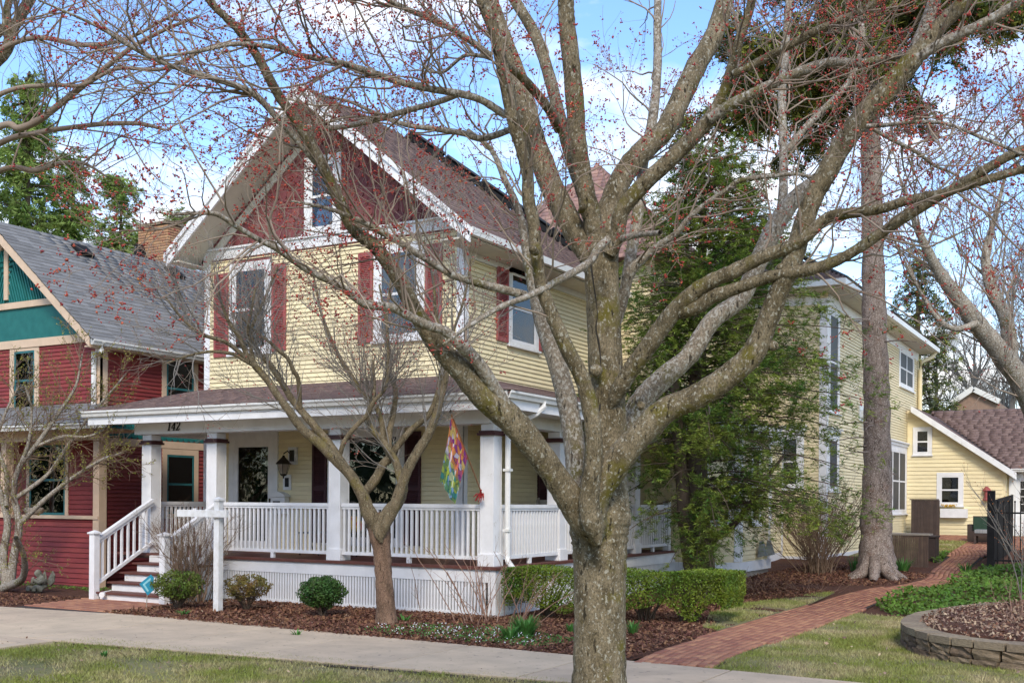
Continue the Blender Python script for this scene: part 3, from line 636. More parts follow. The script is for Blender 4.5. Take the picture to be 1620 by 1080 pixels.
# lantern
lan = MB(FF).box(-14.72, -14.5, .022, .06, 2.52, 2.86).build('wall_lantern', M['oldwhite'], yh)
MB(FF).box(-14.66, -14.56, .061, .09, 2.58, 2.8).tube([(-14.61, .09, 2.7), (-14.61, .2, 2.78), (-14.62, .30, 2.72)], .012, 6).build('bracket', M['bronze'], lan)
lc = MB(FF); lc.lathe([(.02, .36), (.03, .33), (.16, .20), (.155, .185)], (-14.62, .3, 2.33), 6); lc.lathe([(.075, .0), (.06, -.03), (.015, -.05), (.015, -.09)], (-14.62, .3, 2.33), 6)
for k in range(6):
    t = k * math.pi / 3; lc.tube([(-14.62 + .072 * math.cos(t), .3 + .072 * math.sin(t), 2.33), (-14.62 + .13 * math.cos(t), .3 + .13 * math.sin(t), 2.52)], .007, 4)
lc.build('lantern_cage', M['bronze'], lan)
lc = MB(FF); lc.lathe([(.062, .0), (.115, .185)], (-14.62, .3, 2.335), 6); lc.build('lamp_glass', M['amber'], lan)
# roof of the front block
def slope(x0, z0, x1, z1, y0, y1, th, name, m, parent):
    return MB().poly([(x0, y0, z0), (x1, y0, z1), (x1, y0, z1 - th), (x0, y0, z0 - th), (x0, y1, z0), (x1, y1, z1), (x1, y1, z1 - th), (x0, y1, z0 - th)],
                     [(0, 1, 2, 3), (7, 6, 5, 4), (0, 4, 5, 1), (1, 5, 6, 2), (2, 6, 7, 3), (3, 7, 4, 0)]).build(name, m, parent)
YR, YE = 19.2, 22.95
EZ = RZ - SL * 3.75
q8 = [(RX, 16.22, RZ), (RX, YR, RZ), (RX + 3.75, YE, EZ), (RX + 3.75, 16.22, EZ), (RX - 3.42, 16.22, RZ - SL * 3.42), (RX - 3.42, YE - .33, RZ - SL * 3.42)]
rf = MB().poly(q8 + [(a, b, c - .12) for a, b, c in q8], [(0, 1, 2, 3), (0, 4, 5, 1), (1, 5, 2), (9, 8, 7, 6), (7, 11, 10, 6), (8, 11, 7), (3, 2, 8, 9), (5, 4, 10, 11), (2, 5, 11, 8), (0, 3, 9, 6), (4, 0, 6, 10)]).build('roof', M['roof_s'], yh)
slope(RX, RZ - .123, RX + 3.7, RZ - .123 - SL * 3.7, 16.26, 17.0, .02, 'soffit', M['cream'], yh); slope(RX, RZ - .123, RX - 3.38, RZ - .123 - SL * 3.38, 16.26, 17.0, .02, 'soffit', M['cream'], yh)
for s_, wd in ((1, 3.78), (-1, 3.44)):
    MB().poly([(RX, 16.215, RZ + .02), (RX + s_ * wd, 16.215, RZ + .02 - SL * wd), (RX + s_ * wd, 16.215, RZ - .26 - SL * wd), (RX, 16.215, RZ - .26), (RX, 16.17, RZ + .02), (RX + s_ * wd, 16.17, RZ + .02 - SL * wd), (RX + s_ * wd, 16.17, RZ - .26 - SL * wd), (RX, 16.17, RZ - .26)],
              [(0, 3, 2, 1), (4, 5, 6, 7), (0, 1, 5, 4), (1, 2, 6, 5), (2, 3, 7, 6)]).build('rake_board', M['white'], yh)
    MB().poly([(RX, 16.168, RZ + .03), (RX + s_ * (wd + .02), 16.168, RZ + .03 - SL * (wd + .02)), (RX + s_ * (wd + .02), 16.168, RZ - .07 - SL * (wd + .02)), (RX, 16.168, RZ - .07), (RX, 16.13, RZ + .03), (RX + s_ * (wd + .02), 16.13, RZ + .03 - SL * (wd + .02)), (RX + s_ * (wd + .02), 16.13, RZ - .07 - SL * (wd + .02)), (RX, 16.13, RZ - .07)],
              [(0, 3, 2, 1), (4, 5, 6, 7), (0, 1, 5, 4), (1, 2, 6, 5), (2, 3, 7, 6)]).build('rake_moulding', M['white'], yh)
    # inner frieze along the gable wall
    MB(FF).prism([(RX, RZ - .24), (RX + s_ * 3.2, RZ - .24 - SL * 3.2), (RX + s_ * 3.2, RZ - .44 - SL * 3.2), (RX, RZ - .44)], .02, .05).build('gable_frieze', M['cream'], yh)
    wo = 3.75 if s_ > 0 else 3.42; ex = RX + s_ * wo; ez = RZ - SL * wo
    MB().box(min(ex - s_ * .0, ex + s_ * .1), max(ex, ex + s_ * .1), 16.17, YE, ez - .16, ez - .03).build('gutter', M['metalw'], yh)
    MB().box(min(ex - s_ * .02, RX + s_ * 3.152), max(ex - s_ * .02, RX + s_ * 3.152), 16.23, YE, ez - .19, ez - .161).build('soffit', M['cream'], yh)
n_ = math.hypot(1, SL)
pieces('roof_shingle', 'roof_shingles', shingles((RX + 3.78, 16.15, RZ - SL * 3.78 + .005), (0, 1, 0), (-1, 0, SL), [(0, 0), (6.82, 0), (3.05, 3.78 * n_), (0, 3.78 * n_)], .14, .32)
       + shingles((RX + 3.78, YE + .03, EZ - .02), (-1, 0, 0), (0, -1, SL), [(0, 0), (7.56, 0), (3.78, 3.78 * n_)], .14, .32), M['roof'], M['roof_s'], rf, 60)
# dark panels on racks along the rear hip, standing a little above it
for k in range(6):
    t0, t1 = .06 + k * .15, .06 + (k + .93) * .15
    a_ = Vector((RX + 3.75 * t0, YR + 3.75 * t0 + .10, RZ - SL * 3.75 * t0 + .0)); b_ = Vector((RX + 3.75 * t1, YR + 3.75 * t1 + .10, RZ - SL * 3.75 * t1)); w_ = Vector((-1.0, .55, -.22)); up_ = Vector((0, 0, .24)); th_ = Vector((0, .0, .05))
    MB().poly([tuple(v) for v in (a_ + up_, b_ + up_, b_ + up_ + w_, a_ + up_ + w_, a_ + up_ + th_, b_ + up_ + th_, b_ + up_ + w_ + th_, a_ + up_ + w_ + th_)], [(0, 3, 2, 1), (4, 5, 6, 7), (0, 1, 5, 4), (1, 2, 6, 5), (2, 3, 7, 6), (3, 0, 4, 7)]).build('solar_panel', M['solar'], yh)
    MB().bar(tuple(a_ + Vector((.0, .02, 0))), tuple(a_ + up_ + Vector((0, .02, 0))), .05, .05).bar(tuple(a_ + Vector((0, .02, .1))), tuple(b_ + Vector((0, .02, .1))), .03, .12).build('panel_rack', M['black'], yh)
# hipped middle block
def hip(name, x0, x1, y0, y1, ze, px0, px1, py0, py1, zp, m, parent, shingle=None, faces=(0, 1), nparts=0, e=.16, w=.34):
    """hipped roof: eave rectangle, ridge from (px0,py0) to (px1,py1)"""
    A = [(x0, y0, ze), (x1, y0, ze), (x1, y1, ze), (x0, y1, ze)]
    if abs(py1 - py0) > abs(px1 - px0): R_ = [(px0, py0, zp), (px1, py1, zp)]; fs = [(0, 1, 4), (1, 2, 5, 4), (2, 3, 5), (3, 0, 4, 5)]
    else: R_ = [(px0, py0, zp), (px1, py1, zp)]; fs = [(0, 1, 5, 4), (1, 2, 5), (2, 3, 4, 5), (3, 0, 4)]
    b = MB().poly(A + R_, fs + [(3, 2, 1, 0)]); r = b.build(name, m, parent)
    if shingle:
        al = []
        for k in faces:
            f = [Vector((A + R_)[i]) for i in fs[k]]; O = f[0]; U = (f[1] - f[0]).normalized(); nn = (f[1] - f[0]).cross(f[-1] - f[0]).normalized(); Vv = nn.cross(U)
            if Vv.z < 0: Vv = -Vv
            al += shingles(O - Vv * .02, U, Vv, [((p - O).dot(U), (p - O).dot(Vv)) for p in f], e, w)
        pieces('roof_shingle', 'roof_shingles', al, shingle[0], shingle[1], r, nparts)
    return r
MB().box(-14.6, -9.6, 23.0, 28.2, 0, 7.2).build('wall', M['yellow'], yh)
sd_.wall(frame((0, 23.0), (1, 23.0)), [(-10.66, 3.6), (-9.6, 3.6), (-9.6, 7.1), (-10.7, 7.1)], stuff=True)
sd_.wall(frame((-9.6, 0), (-9.6, 1)), [(23, 3.6), (28.2, 3.6), (28.2, 7.1), (23, 7.1)], stuff=True)
hip('roof', -14.7, -9.1, 22.5, 28.3, 7.2, -12.02, -11.98, 25.28, 25.32, 10.25, M['roofred'], yh, (M['roofred'], M['roofred']), (0, 1))
MB().tube([(-11.3, 24.9, 9.5), (-11.3, 24.9, 10.0)], .06, 8).build('vent_pipe', M['metalw'], yh); MB().tube([(-9.9, 24.6, 8), (-9.9, 24.6, 8.55)], .05, 8).build('vent_pipe', M['metalw'], yh)
# one-storey bay behind the hemlock
BP = [(-10.69, 22.6), (-8.35, 22.6), (-7.6, 23.25), (-7.6, 25.4), (-8.3, 26.1), (-8.3, 28.88), (-10.69, 28.88)]
def ring(poly, z0, z1, name, m, parent, grow=0):
    c = np.mean(poly, 0); q = [tuple(np.array(p) + unit(np.array(p) - c) * grow) for p in poly]; n = len(q)
    return MB().poly([(x, y, z0) for x, y in q] + [(x, y, z1) for x, y in q], [list(range(n))[::-1], list(range(n, 2 * n))] + [(i, (i + 1) % n, (i + 1) % n + n, i + n) for i in range(n)]).build(name, m, parent)
ring(BP, 0, .33, 'foundation', M['found'], yh, -.02); ring(BP, .332, .55, 'water_table', M['white'], yh, .05); ring(BP, .552, 3.3, 'wall', M['yellow'], yh)
ring(BP, 3.302, 3.55, 'eave_board', M['white'], yh, .28)
c_ = np.mean(BP, 0); q = [tuple(np.array(p) + unit(np.array(p) - c_) * .32) for p in BP]; n = len(q)
top = [(-10.69, 23.6), (-9.6, 23.6), (-9.4, 23.9), (-9.4, 25.2), (-9.6, 25.6), (-9.6, 28.8), (-10.69, 28.8)]
MB().poly([(x, y, 3.56) for x, y in q] + [(x, y, 4.3) for x, y in top], [list(range(n))[::-1], list(range(n, 2 * n))] + [(i, (i + 1) % n, (i + 1) % n + n, i + n) for i in range(n)]).build('roof', M['roofred'], yh)
for i, (p, q2) in enumerate(zip(BP[:5], BP[1:6])):
    L = math.hypot(q2[0] - p[0], q2[1] - p[1]); fr = frame(p, q2)
    wh = [] if i in (0,) or L < .9 else [(L / 2 - .36, L / 2 + .36, 1.35, 3.1)]
    sd_.wall(fr, [(.1, .6), (L - .1, .6), (L - .1, 3.2), (.1, 3.2)], wh, e=.1)
    MB(fr).box(.0, .13, 0, .03, .56, 3.3).box(L - .13, L, 0, .03, .56, 3.3).build('corner_board', M['white'], yh)
    for h in wh: window(yh, fr, h[0], h[1], h[2], h[3], trim=.09, pane='glass')
# rear two-storey block
AX, AY = -7.2, 28.95
MB().box(-13, AX, AY, 42.1, -.1, 7.3).build('wall', M['yellow'], yh)
AF_ = frame((0, AY), (1, AY)); AS = frame((AX, 0), (AX, 1))
ah = [(30.15 - 1.13, 30.18, 2.2, 3.65), (29.05, 30.15, 4.1, 6.95), (38.4, 41.3, 5.7, 7.12), (36.6, 40.1, 1.45, 3.78)]
ah = [(29.12, 30.28, 2.15, 3.65), (29.12, 30.28, 4.2, 6.9), (38.55, 41.2, 5.75, 7.1), (36.3, 39.95, 1.5, 3.75)]
sd_.wall(AS, [(29.08, .5), (42.0, .68), (42.0, 6.95), (29.08, 6.95)], ah)
sd_.wall(AF_, [(-8.3, .45), (-7.33, .45), (-7.33, 6.95), (-8.3, 6.95)], [(-8.9, -7.75, 2.2, 3.7)])
sd_.wall(AF_, [(-10.6, 3.8), (-8.3, 3.8), (-8.3, 6.95), (-10.6, 6.95)], stuff=True)
MB(AF_).box(-7.36, -7.17, 0, .04, .3, 7.1).build('corner_board', M['white'], yh); MB(AS).box(AY - .042, AY + .12, 0, .04, .3, 7.1).build('corner_board', M['white'], yh)
MB(AS).box(41.98, 42.1, 0, .04, .5, 7.1).build('corner_board', M['yellow'], yh)
MB(AS).box(29.1, 42.1, 0, .03, 6.96, 7.24).build('frieze', M['white'], yh); MB(AF_).box(-13, -7.37, 0, .03, 6.96, 7.24).build('frieze', M['white'], yh)
MB(AS).box(28.92, 33.9, 0, .05, .28, .5).build('water_table', M['white'], yh); MB(AF_).box(-8.3, -7.15, .0, .05, .28, .45).build('water_table', M['white'], yh)
MB(AS).box(28.95, 42.1, -.2, .01, -.1, .279).build('foundation', M['found'], yh)
window(yh, AS, 29.12, 30.28, 2.15, 3.65, frm='white', trim=.13, pane='screen', crown=True, mid=False)
window(yh, AS, 29.12, 30.28, 4.2, 6.9, frm='white', trim=.13, pane='screen', mid=True, sill=True)
window(yh, AS, 38.55, 41.2, 5.75, 7.1, trim=.16, pane='screen', cols=2)
window(yh, AS, 36.3, 39.95, 1.5, 3.75, trim=.18, pane='screen', cols=3, crown=True)
window(yh, AF_, -8.9, -7.75, 2.2, 3.7, trim=.15, pane='glass', blind=(.5, 'slats'), crown=True)
MB(AS).box(32.6, 33.1, .02, .06, 4.2, 4.65).box(32.75, 33.0, .06, .28, 4.3, 4.5).build('exterior_light', M['metalw'], yh)
ez = 7.45
hip('roof', -13.7, -6.58, 28.3, 42.7, ez, -10.1, -10.1, 31.8, 39.2, ez + 2.0, M['roof_s'], yh, (M['roof'], M['roof_s']), (0, 1), 0)
MB().box(-13.6, -6.72, 28.4, 42.6, 7.25, 7.30).build('soffit', M['cream'], yh)
MB().box(-6.72, -6.55, 28.2, 42.75, 7.29, 7.44).box(-13.6, -6.721, 28.2, 28.36, 7.29, 7.44).build('gutter', M['metalw'], yh)
for y0 in (29.6, 31.0, 36.2, 37.6, 39.0):
    sl2 = 2.0 / 3.52; nn = math.hypot(1, sl2); P_ = lambda v, y, h: (-6.58 - v / nn + h * sl2 / nn, y, ez + sl2 * v / nn + h / nn)
    MB().poly([P_(.35, y0, .1), P_(2.0, y0, .1), P_(2.0, y0 + 1.38, .1), P_(.35, y0 + 1.38, .1), P_(.35, y0, .15), P_(2.0, y0, .15), P_(2.0, y0 + 1.38, .15), P_(.35, y0 + 1.38, .15)],
              [(0, 3, 2, 1), (4, 5, 6, 7), (0, 1, 5, 4), (1, 2, 6, 5), (2, 3, 7, 6), (3, 0, 4, 7)]).build('solar_panel', M['solar'], yh)
def pipe(pts, w, name, m, parent, straps=()):
    b = MB(); b.tube(pts, w, 8); o_ = b.build(name, m, parent)
    for s_ in straps: MB().box(s_[0] - w * 1.25, s_[0] + w * 1.25, s_[1] - w * 1.3, s_[1] + w * 1.3, s_[2], s_[2] + .04).build('strap', m, o_)
    return o_
pipe([(-6.65, 42.5, 7.3), (-6.75, 42.3, 7.1), (-7.05, 41.95, 6.9), (-7.08, 41.9, 6.6), (-7.08, 41.9, 5.0), (-7.0, 42.15, 4.6), (-7.0, 42.25, 4.3), (-7.0, 42.25, .9)], .07, 'downspout', M['yellow'], yh)
# deck at the rear of the house
dk = thing('rear_deck', 'dark brown slatted deck enclosure at the back corner of the yellow house', 'deck', (-6.5, 39.2, .8))
MB().box(-7.12, -5.98, 38.97, 39.9, .62, .79).build('platform', M['darkwood'], dk)
x = -6.85
while x < -6.02: MB().box(x, x + .096, 39.0, 39.03, .80, 1.96).build('slat', M['darkwood'], dk); x += .1
MB().box(-6.9, -5.98, 38.98, 39.05, 1.962, 2.0).build('rail', M['darkwood'], dk)

# ---- porch
MB().box(-17.2, -8.86, 15.02, 16.98, .70, .798).box(-10.68, -8.86, 16.982, 22.55, .70, .798).build('porch_floor', M['deck'], yh)
MB().box(-17.25, -8.76, 14.93, 15.018, .757, .803).box(-8.858, -8.76, 15.018, 22.62, .757, .803).build('floor_nosing', M['deck'], yh)
MB().box(-14.72, -8.80, 14.97, 15.015, .555, .755).build('skirt_board', M['white'], yh)
MB().box(-8.845, -8.80, 15.016, 22.58, .555, .755).build('skirt_board', M['white'], yh)
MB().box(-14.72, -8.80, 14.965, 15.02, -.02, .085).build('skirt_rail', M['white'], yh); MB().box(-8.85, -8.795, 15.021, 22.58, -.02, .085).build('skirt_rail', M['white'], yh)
MB().box(-14.7, -8.9, 15.08, 15.12, -.05, .7).build('skirt_shade_sheet', M['dark'], yh); MB().box(-8.95, -8.9, 15.13, 22.5, -.05, .7).build('skirt_shade_sheet', M['dark'], yh)  # near-black sheets stand in for the shade under the porch floor
MB().box(-8.93, -8.79, 14.96, 15.09, -.02, .552).build('skirt_post', M['white'], yh)
def slats(n0, n1, st, f):
    out = []; a = n0
    while a < n1: out.append(f(a)); a += st
    return out
me_ = MB().box(-.018, .018, -.012, .012, .086, .553).mesh('skirt_slat'); me_.materials.append(M['white'])
def clone(me, name, parent, loc, rz=0):
    o = bpy.data.objects.new(name, me); COL.objects.link(o); attach(o, parent); o.location = loc; o.rotation_euler = (0, 0, rz); return o
k = -14.68
while k < -8.95: clone(me_, 'skirt_slat', yh, (k, 14.99, 0)); k += .0585
k = 15.12
while k < 22.55: clone(me_, 'skirt_slat', yh, (-8.825, k, 0), math.pi / 2); k += .0585 if k < 19 else .07
def column(x, y, parent=yh):
    o = MB().box(x - .12, x + .12, y - .12, y + .12, .97, 3.045).build('porch_column', M['white'], parent, bevel=.012)
    MB().box(x - .15, x + .15, y - .15, y + .15, .80, 1.0).build('column_base', M['white'], o, bevel=.008)
    b = MB()
    for s_ in (-1, 1): b.box(x - .125, x - .09, y + s_ * .121 - .004, y + s_ * .121 + .004, 1.001, 2.858).box(x + .09, x + .125, y + s_ * .121 - .004, y + s_ * .121 + .004, 1.001, 2.858)
    b.build('column_trim', M['white'], o)
    MB().box(x - .165, x + .165, y - .165, y + .165, 2.86, 2.90).box(x - .145, x + .145, y - .145, y + .145, 2.9, 2.935).build('column_band', M['maroon'], o)
    return o
for p in ((-16.58, 15.18), (-14.90, 15.18), (-12.05, 15.18), (-9.02, 15.18), (-9.02, 17.45), (-9.02, 20.75)): column(*p)
def railing(fr, a0, a1, pitch, zt=1.775, zb=.90, name='porch_railing'):
    r = MB(fr).box(a0, a1, -.045, .045, zt - .06, zt).box(a0, a1, -.028, .028, zt - .10, zt - .062).build(name, M['white'], yh)
    MB(fr).box(a0, a1, -.03, .03, zb, zb + .055).build('bottom_rail', M['white'], r)
    MB(fr).box((a0 + a1) / 2 - .035, (a0 + a1) / 2 + .035, -.028, .028, .802, zb - .001).build('foot_block', M['white'], r)
    n = int((a1 - a0) / pitch); o, d, nn = fr
    me = MB().box(-.019, .019, -.019, .019, zb + .056, zt - .101).mesh('baluster'); me.materials.append(M['white'])
    for k in range(n):
        a = a0 + (k + .5) * (a1 - a0) / n; clone(me, 'baluster', r, (o[0] + d[0] * a, o[1] + d[1] * a, 0), math.atan2(d[1], d[0]))
    return r
RF = frame((0, 15.12), (1, 15.12)); RS = frame((-8.94, 0), (-8.94, 1))
railing(RF, -14.75, -12.18, .098); railing(RF, -11.92, -9.15, .098); railing(RS, 15.32, 17.3, .098); railing(RS, 17.6, 20.6, .098); railing(RS, 20.9, 22.4, .098)
MB().box(-9.01, -8.88, 22.38, 22.52, .8, 1.85).build('end_post', M['white'], yh)
railing(frame((-16.75, 0), (-16.75, 1)), 15.35, 16.9, .11)
# beam, soffit, fascia, gutter, roof
MB().box(-16.85, -8.93, 15.0, 15.3, 3.047, 3.28).build('porch_beam', M['white'], yh); MB().box(-9.2, -8.932, 15.302, 22.5, 3.047, 3.28).build('porch_beam', M['white'], yh)
MB().box(-16.85, -16.6, 15.302, 17, 3.047, 3.28).build('porch_beam', M['white'], yh)
MB().box(-16.6, -9.21, 15.31, 16.98, 3.24, 3.27).box(-10.68, -9.21, 16.981, 22.5, 3.24, 3.27).build('porch_ceiling', M['cream'], yh)
MB().box(-17.55, -8.36, 14.56, 14.999, 3.25, 3.27).box(-8.93, -8.36, 15.0, 22.75, 3.25, 3.27).build('soffit', M['white'], yh)
MB().box(-17.58, -8.35, 14.52, 14.558, 3.22, 3.37).build('fascia', M['white'], yh); MB().box(-8.358, -8.32, 14.56, 22.8, 3.22, 3.37).build('fascia', M['white'], yh)
def gutter(p0, p1, z, parent, m=M['metalw'], w=.10):
    d = unit(np.array([p1[0] - p0[0], p1[1] - p0[1]])); fr = ((p0[0], p0[1]), (d[0], d[1]), (d[1], -d[0])); L = math.hypot(p1[0] - p0[0], p1[1] - p0[1])
    prof = [(0, 0), (w * .6, 0), (w * .75, .05), (w, .075), (w, .11), (w - .012, .11), (w * .62, .06), (w * .5, .015), (.01, .015), (.01, .11), (0, .11)]
    n = len(prof); b = MB(fr); b.poly([(0, o_, z + h) for o_, h in prof] + [(L, o_, z + h) for o_, h in prof], [list(range(n)), list(range(2 * n - 1, n - 1, -1))] + [(i, i + n, (i + 1) % n + n, (i + 1) % n) for i in range(n)])
    return b.build('gutter', m, parent)
gutter((-17.68, 14.518), (-8.32, 14.518), 3.372, yh); gutter((-8.318, 14.42), (-8.318, 22.8), 3.372, yh)
zr = lambda d: 3.47 + d * .235
prf = MB().poly([(-17.62, 14.45, 3.47), (-8.25, 14.45, 3.47), (-10.68, 16.98, 4.07), (-17.1, 16.98, 4.07), (-17.62, 14.45, 3.44), (-8.25, 14.45, 3.44), (-10.68, 16.98, 3.9), (-17.1, 16.98, 3.9)],
          [(0, 1, 2, 3), (7, 6, 5, 4), (0, 4, 5, 1), (2, 6, 7, 3), (3, 7, 4, 0), (1, 5, 6, 2)]).build('porch_roof', M['roof_s'], yh)
prs = MB().poly([(-8.25, 14.452, 3.47), (-8.25, 22.85, 3.47), (-10.68, 22.85, 4.07), (-10.68, 16.982, 4.07)], [(0, 1, 2, 3)]).build('porch_roof', M['roof_s'], yh)
L1 = math.hypot(2.53, .6); L2 = math.hypot(2.43, .6)
pieces('porch_shingle', 'porch_shingles', shingles((-17.62, 14.42, 3.472), (1, 0, 0), (0, 2.53, .6), [(0, 0), (9.37, 0), (6.94, L1), (.52, L1)], .145, .32)
       + shingles((-8.22, 14.45, 3.472), (0, 1, 0), (-2.43, 0, .6), [(0, 0), (8.4, 0), (8.4, L2), (2.53, L2)], .145, .32), M['roof'], M['roof_s'], yh, 297)
for a, b in (((-8.25, 14.45), (-10.68, 16.98)),):
    for k in range(12):
        t0, t1 = k / 12, (k + 1.25) / 12; MB().bar((a[0] + (b[0] - a[0]) * t0, a[1] + (b[1] - a[1]) * t0, 3.50 + .6 * t0), (a[0] + (b[0] - a[0]) * t1, a[1] + (b[1] - a[1]) * t1, 3.49 + .6 * t1), .26, .015).build('hip_cap', M['roof'], yh)
sd_.finish()
# house number on the beam
def word(txt, size, M4, name, m, parent, shear=.25, off=.004, ext=.006):
    c = bpy.data.curves.new('t', 'FONT'); c.body = txt; c.size = size; c.extrude = ext; c.shear = shear; c.offset = off
    t = bpy.data.objects.new('t', c); COL.objects.link(t); bpy.context.view_layer.update()
    me = bpy.data.meshes.new_from_object(t); bpy.data.objects.remove(t); me.transform(M4); me.name = name
    return link(name, me, m, parent)
def digits(parent):
    """serif numerals 1 4 2, sheared, each a part"""
    O = Vector((-15.96, 14.988, 3.10)); h = .17
    def stroke(b, pts, w):
        for p, q in zip(pts, pts[1:]): b.bar((O.x + p[0] + p[1] * .22, O.y, O.z + p[1]), (O.x + q[0] + q[1] * .22, O.y, O.z + q[1]), w, .012, (0, 1, 0))
    one = MB(); stroke(one, [(.03, .0), (.03, h)], .026); stroke(one, [(.0, .006), (.06, .006)], .012); stroke(one, [(.0, h - .03), (.03, h - .006)], .014); one.build('digit', M['black'], parent)
    O.x += .10; b = MB(); stroke(b, [(.06, 0), (.06, h)], .024); stroke(b, [(.06, h), (-.005, .05)], .011); stroke(b, [(-.005, .05), (.09, .05)], .014); stroke(b, [(.035, .006), (.085, .006)], .012); b.build('digit', M['black'], parent)
    O.x += .12; b = MB(); stroke(b, [(.0, h - .045), (.012, h - .015), (.035, h - .004), (.06, h - .014), (.072, h - .045), (.06, h - .08), (.0, .012)], .018); stroke(b, [(-.005, .009), (.075, .009)], .02); stroke(b, [(.075, .009), (.082, .04)], .012); b.build('digit', M['black'], parent)
digits(yh)
# steps
st_ = []
for k in range(5):
    y0 = 13.75 + k * .29; z1 = .16 * (k + 1)
    MB().box(-16.3, -14.78, y0, y0 + .03, .16 * k - (.02 if k else .05), z1 - .036).build('riser', M['white'], yh)
    if k < 4: MB().box(-16.42, -14.7, y0 - .045, y0 + .30, z1 - .035, z1).build('tread', M['deck'], yh, bevel=.008)
for xs_ in (-16.3, -14.78):
    fr = ((xs_, 0), (0, 1), (1, 0)); pts = [(13.78, -.05), (14.95, -.05), (14.95, .76)] + [p for k in range(4, 0, -1) for p in ((13.75 + k * .29, .16 * k + .12), (13.75 + k * .29, .16 * k - .04))] + [(13.78, .12)]
    MB(fr).prism(pts, -.03 if xs_ < -15 else 0, 0 if xs_ < -15 else .03).build('stringer', M['white'], yh)
for xs_ in (-16.42, -14.66):
    nw = MB().box(xs_ - .065, xs_ + .065, 13.66, 13.79, -.02, 1.19).build('newel_post', M['white'], yh, bevel=.006)
    MB().box(xs_ - .09, xs_ + .09, 13.635, 13.815, 1.191, 1.22).poly([(xs_ - .08, 13.645, 1.221), (xs_ + .08, 13.645, 1.221), (xs_ + .08, 13.805, 1.221), (xs_ - .08, 13.805, 1.221), (xs_, 13.725, 1.26)], [(0, 1, 4), (1, 2, 4), (2, 3, 4), (3, 0, 4)]).build('post_cap', M['white'], nw)
    r = MB().bar((xs_, 13.78, 1.10), (xs_, 15.06, 1.80), .09, .06).bar((xs_, 13.78, 1.03), (xs_, 15.06, 1.73), .05, .05).build('stair_railing', M['white'], yh)
    MB().bar((xs_, 13.78, .30), (xs_, 15.06, 1.0), .06, .055).build('bottom_rail', M['white'], r)
    for k in range(8):
        y0 = 13.9 + k * .145; zb = .30 + (y0 - 13.78) * .547; MB().box(xs_ - .019, xs_ + .019, y0 - .019, y0 + .019, zb + .02, zb + .72).build('baluster', M['white'], r)
pipe([(-8.28, 15.55, 3.42), (-8.26, 15.52, 3.32), (-8.36, 15.45, 3.2), (-8.68, 15.32, 3.02), (-8.77, 15.28, 2.9), (-8.77, 15.28, .96), (-8.74, 15.25, .88), (-8.5, 15.12, .70)], .045, 'downspout', M['metalw'], yh, [(-8.77, 15.28, 2.3), (-8.77, 15.28, 1.35)])
# things on the porch
mbx = thing('mailbox', 'white vertical wall mailbox beside the front door', 'mailbox', (-14.9, 16.85, 1.3))
MB(FF).box(-15.05, -14.7, .03, .17, 1.55, 1.88).build('box', M['metalw'], mbx, bevel=.01); MB(FF).prism([(-15.09, 1.882), (-14.66, 1.882), (-14.72, 1.94), (-14.875, 1.99), (-15.03, 1.94)], .02, .2).build('lid', M['metalw'], mbx); MB(FF).box(-15.0, -14.82, .171, .176, 1.7, 1.8).build('slot', M['dark'], mbx)
def bench(x, y, label, cush=None):
    t = thing('garden_chair', label, 'chair', (x, y, .8))
    b = MB(); b.box(x - .25, x + .25, y - .25, y + .2, 1.2, 1.23); b.build('seat', M['black'], t)
    for sx in (-1, 1):
        for sy in (-1, 1): MB().tube([(x + sx * .22, y + sy * .2, .8), (x + sx * .25, y + sy * .17, 1.0), (x + sx * .22, y + sy * .2, 1.2)], .012, 6).build('leg', M['black'], t)
    b = MB(); b.tube([(x - .25, y + .2, 1.2), (x - .26, y + .24, 1.55), (x, y + .26, 1.68), (x + .26, y + .24, 1.55), (x + .25, y + .2, 1.2)], .013, 6)
    for i in range(5): b.tube([(x - .16 + i * .08, y + .21, 1.22), (x - .18 + i * .09, y + .24, 1.4), (x - .14 + i * .07, y + .25, 1.6)], .008, 5)
    b.build('scroll_back', M['black'], t)
    if cush:
        c = thing('cushion', cush[0], 'cushion', (x, y, 1.23)); q = MB(); q.lathe([(.05, 0), (.19, .05), (.2, .12), (.15, .2), (.05, .3)], (x, y, 1.23), 10); q.smooth = True; q.build('cover', cush[1], c)
bench(-13.55, 16.4, 'black wrought iron porch chair in front of the first dark shutter')
M['cush'] = mat('red_yellow_cushion', (.5, .05, .02, 1), (.6, .35, .03, 1), scale=5, lo=.48, hi=.52)
bench(-12.75, 16.5, 'black wrought iron porch chair behind the middle column carrying a red and yellow cushion', ('red and yellow cushion on the porch chair by the big window', M['cush']))
t = thing('wooden_chair', 'pale wooden chair with a flat top rail on the side porch', 'chair', (-9.9, 19.2, .8))
MB().box(-10.2, -9.6, 18.9, 19.5, 1.2, 1.24).build('seat', M['found'], t)
for sx in (-10.17, -9.63):
    for sy in (18.93, 19.47): MB().box(sx - .025, sx + .025, sy - .025, sy + .025, .8, 1.2).build('leg', M['found'], t)
MB().box(-10.2, -10.16, 18.88, 19.52, 1.72, 1.86).box(-10.2, -10.16, 18.9, 18.94, 1.24, 1.9).box(-10.2, -10.16, 19.46, 19.5, 1.24, 1.9).build('backrest', M['found'], t)
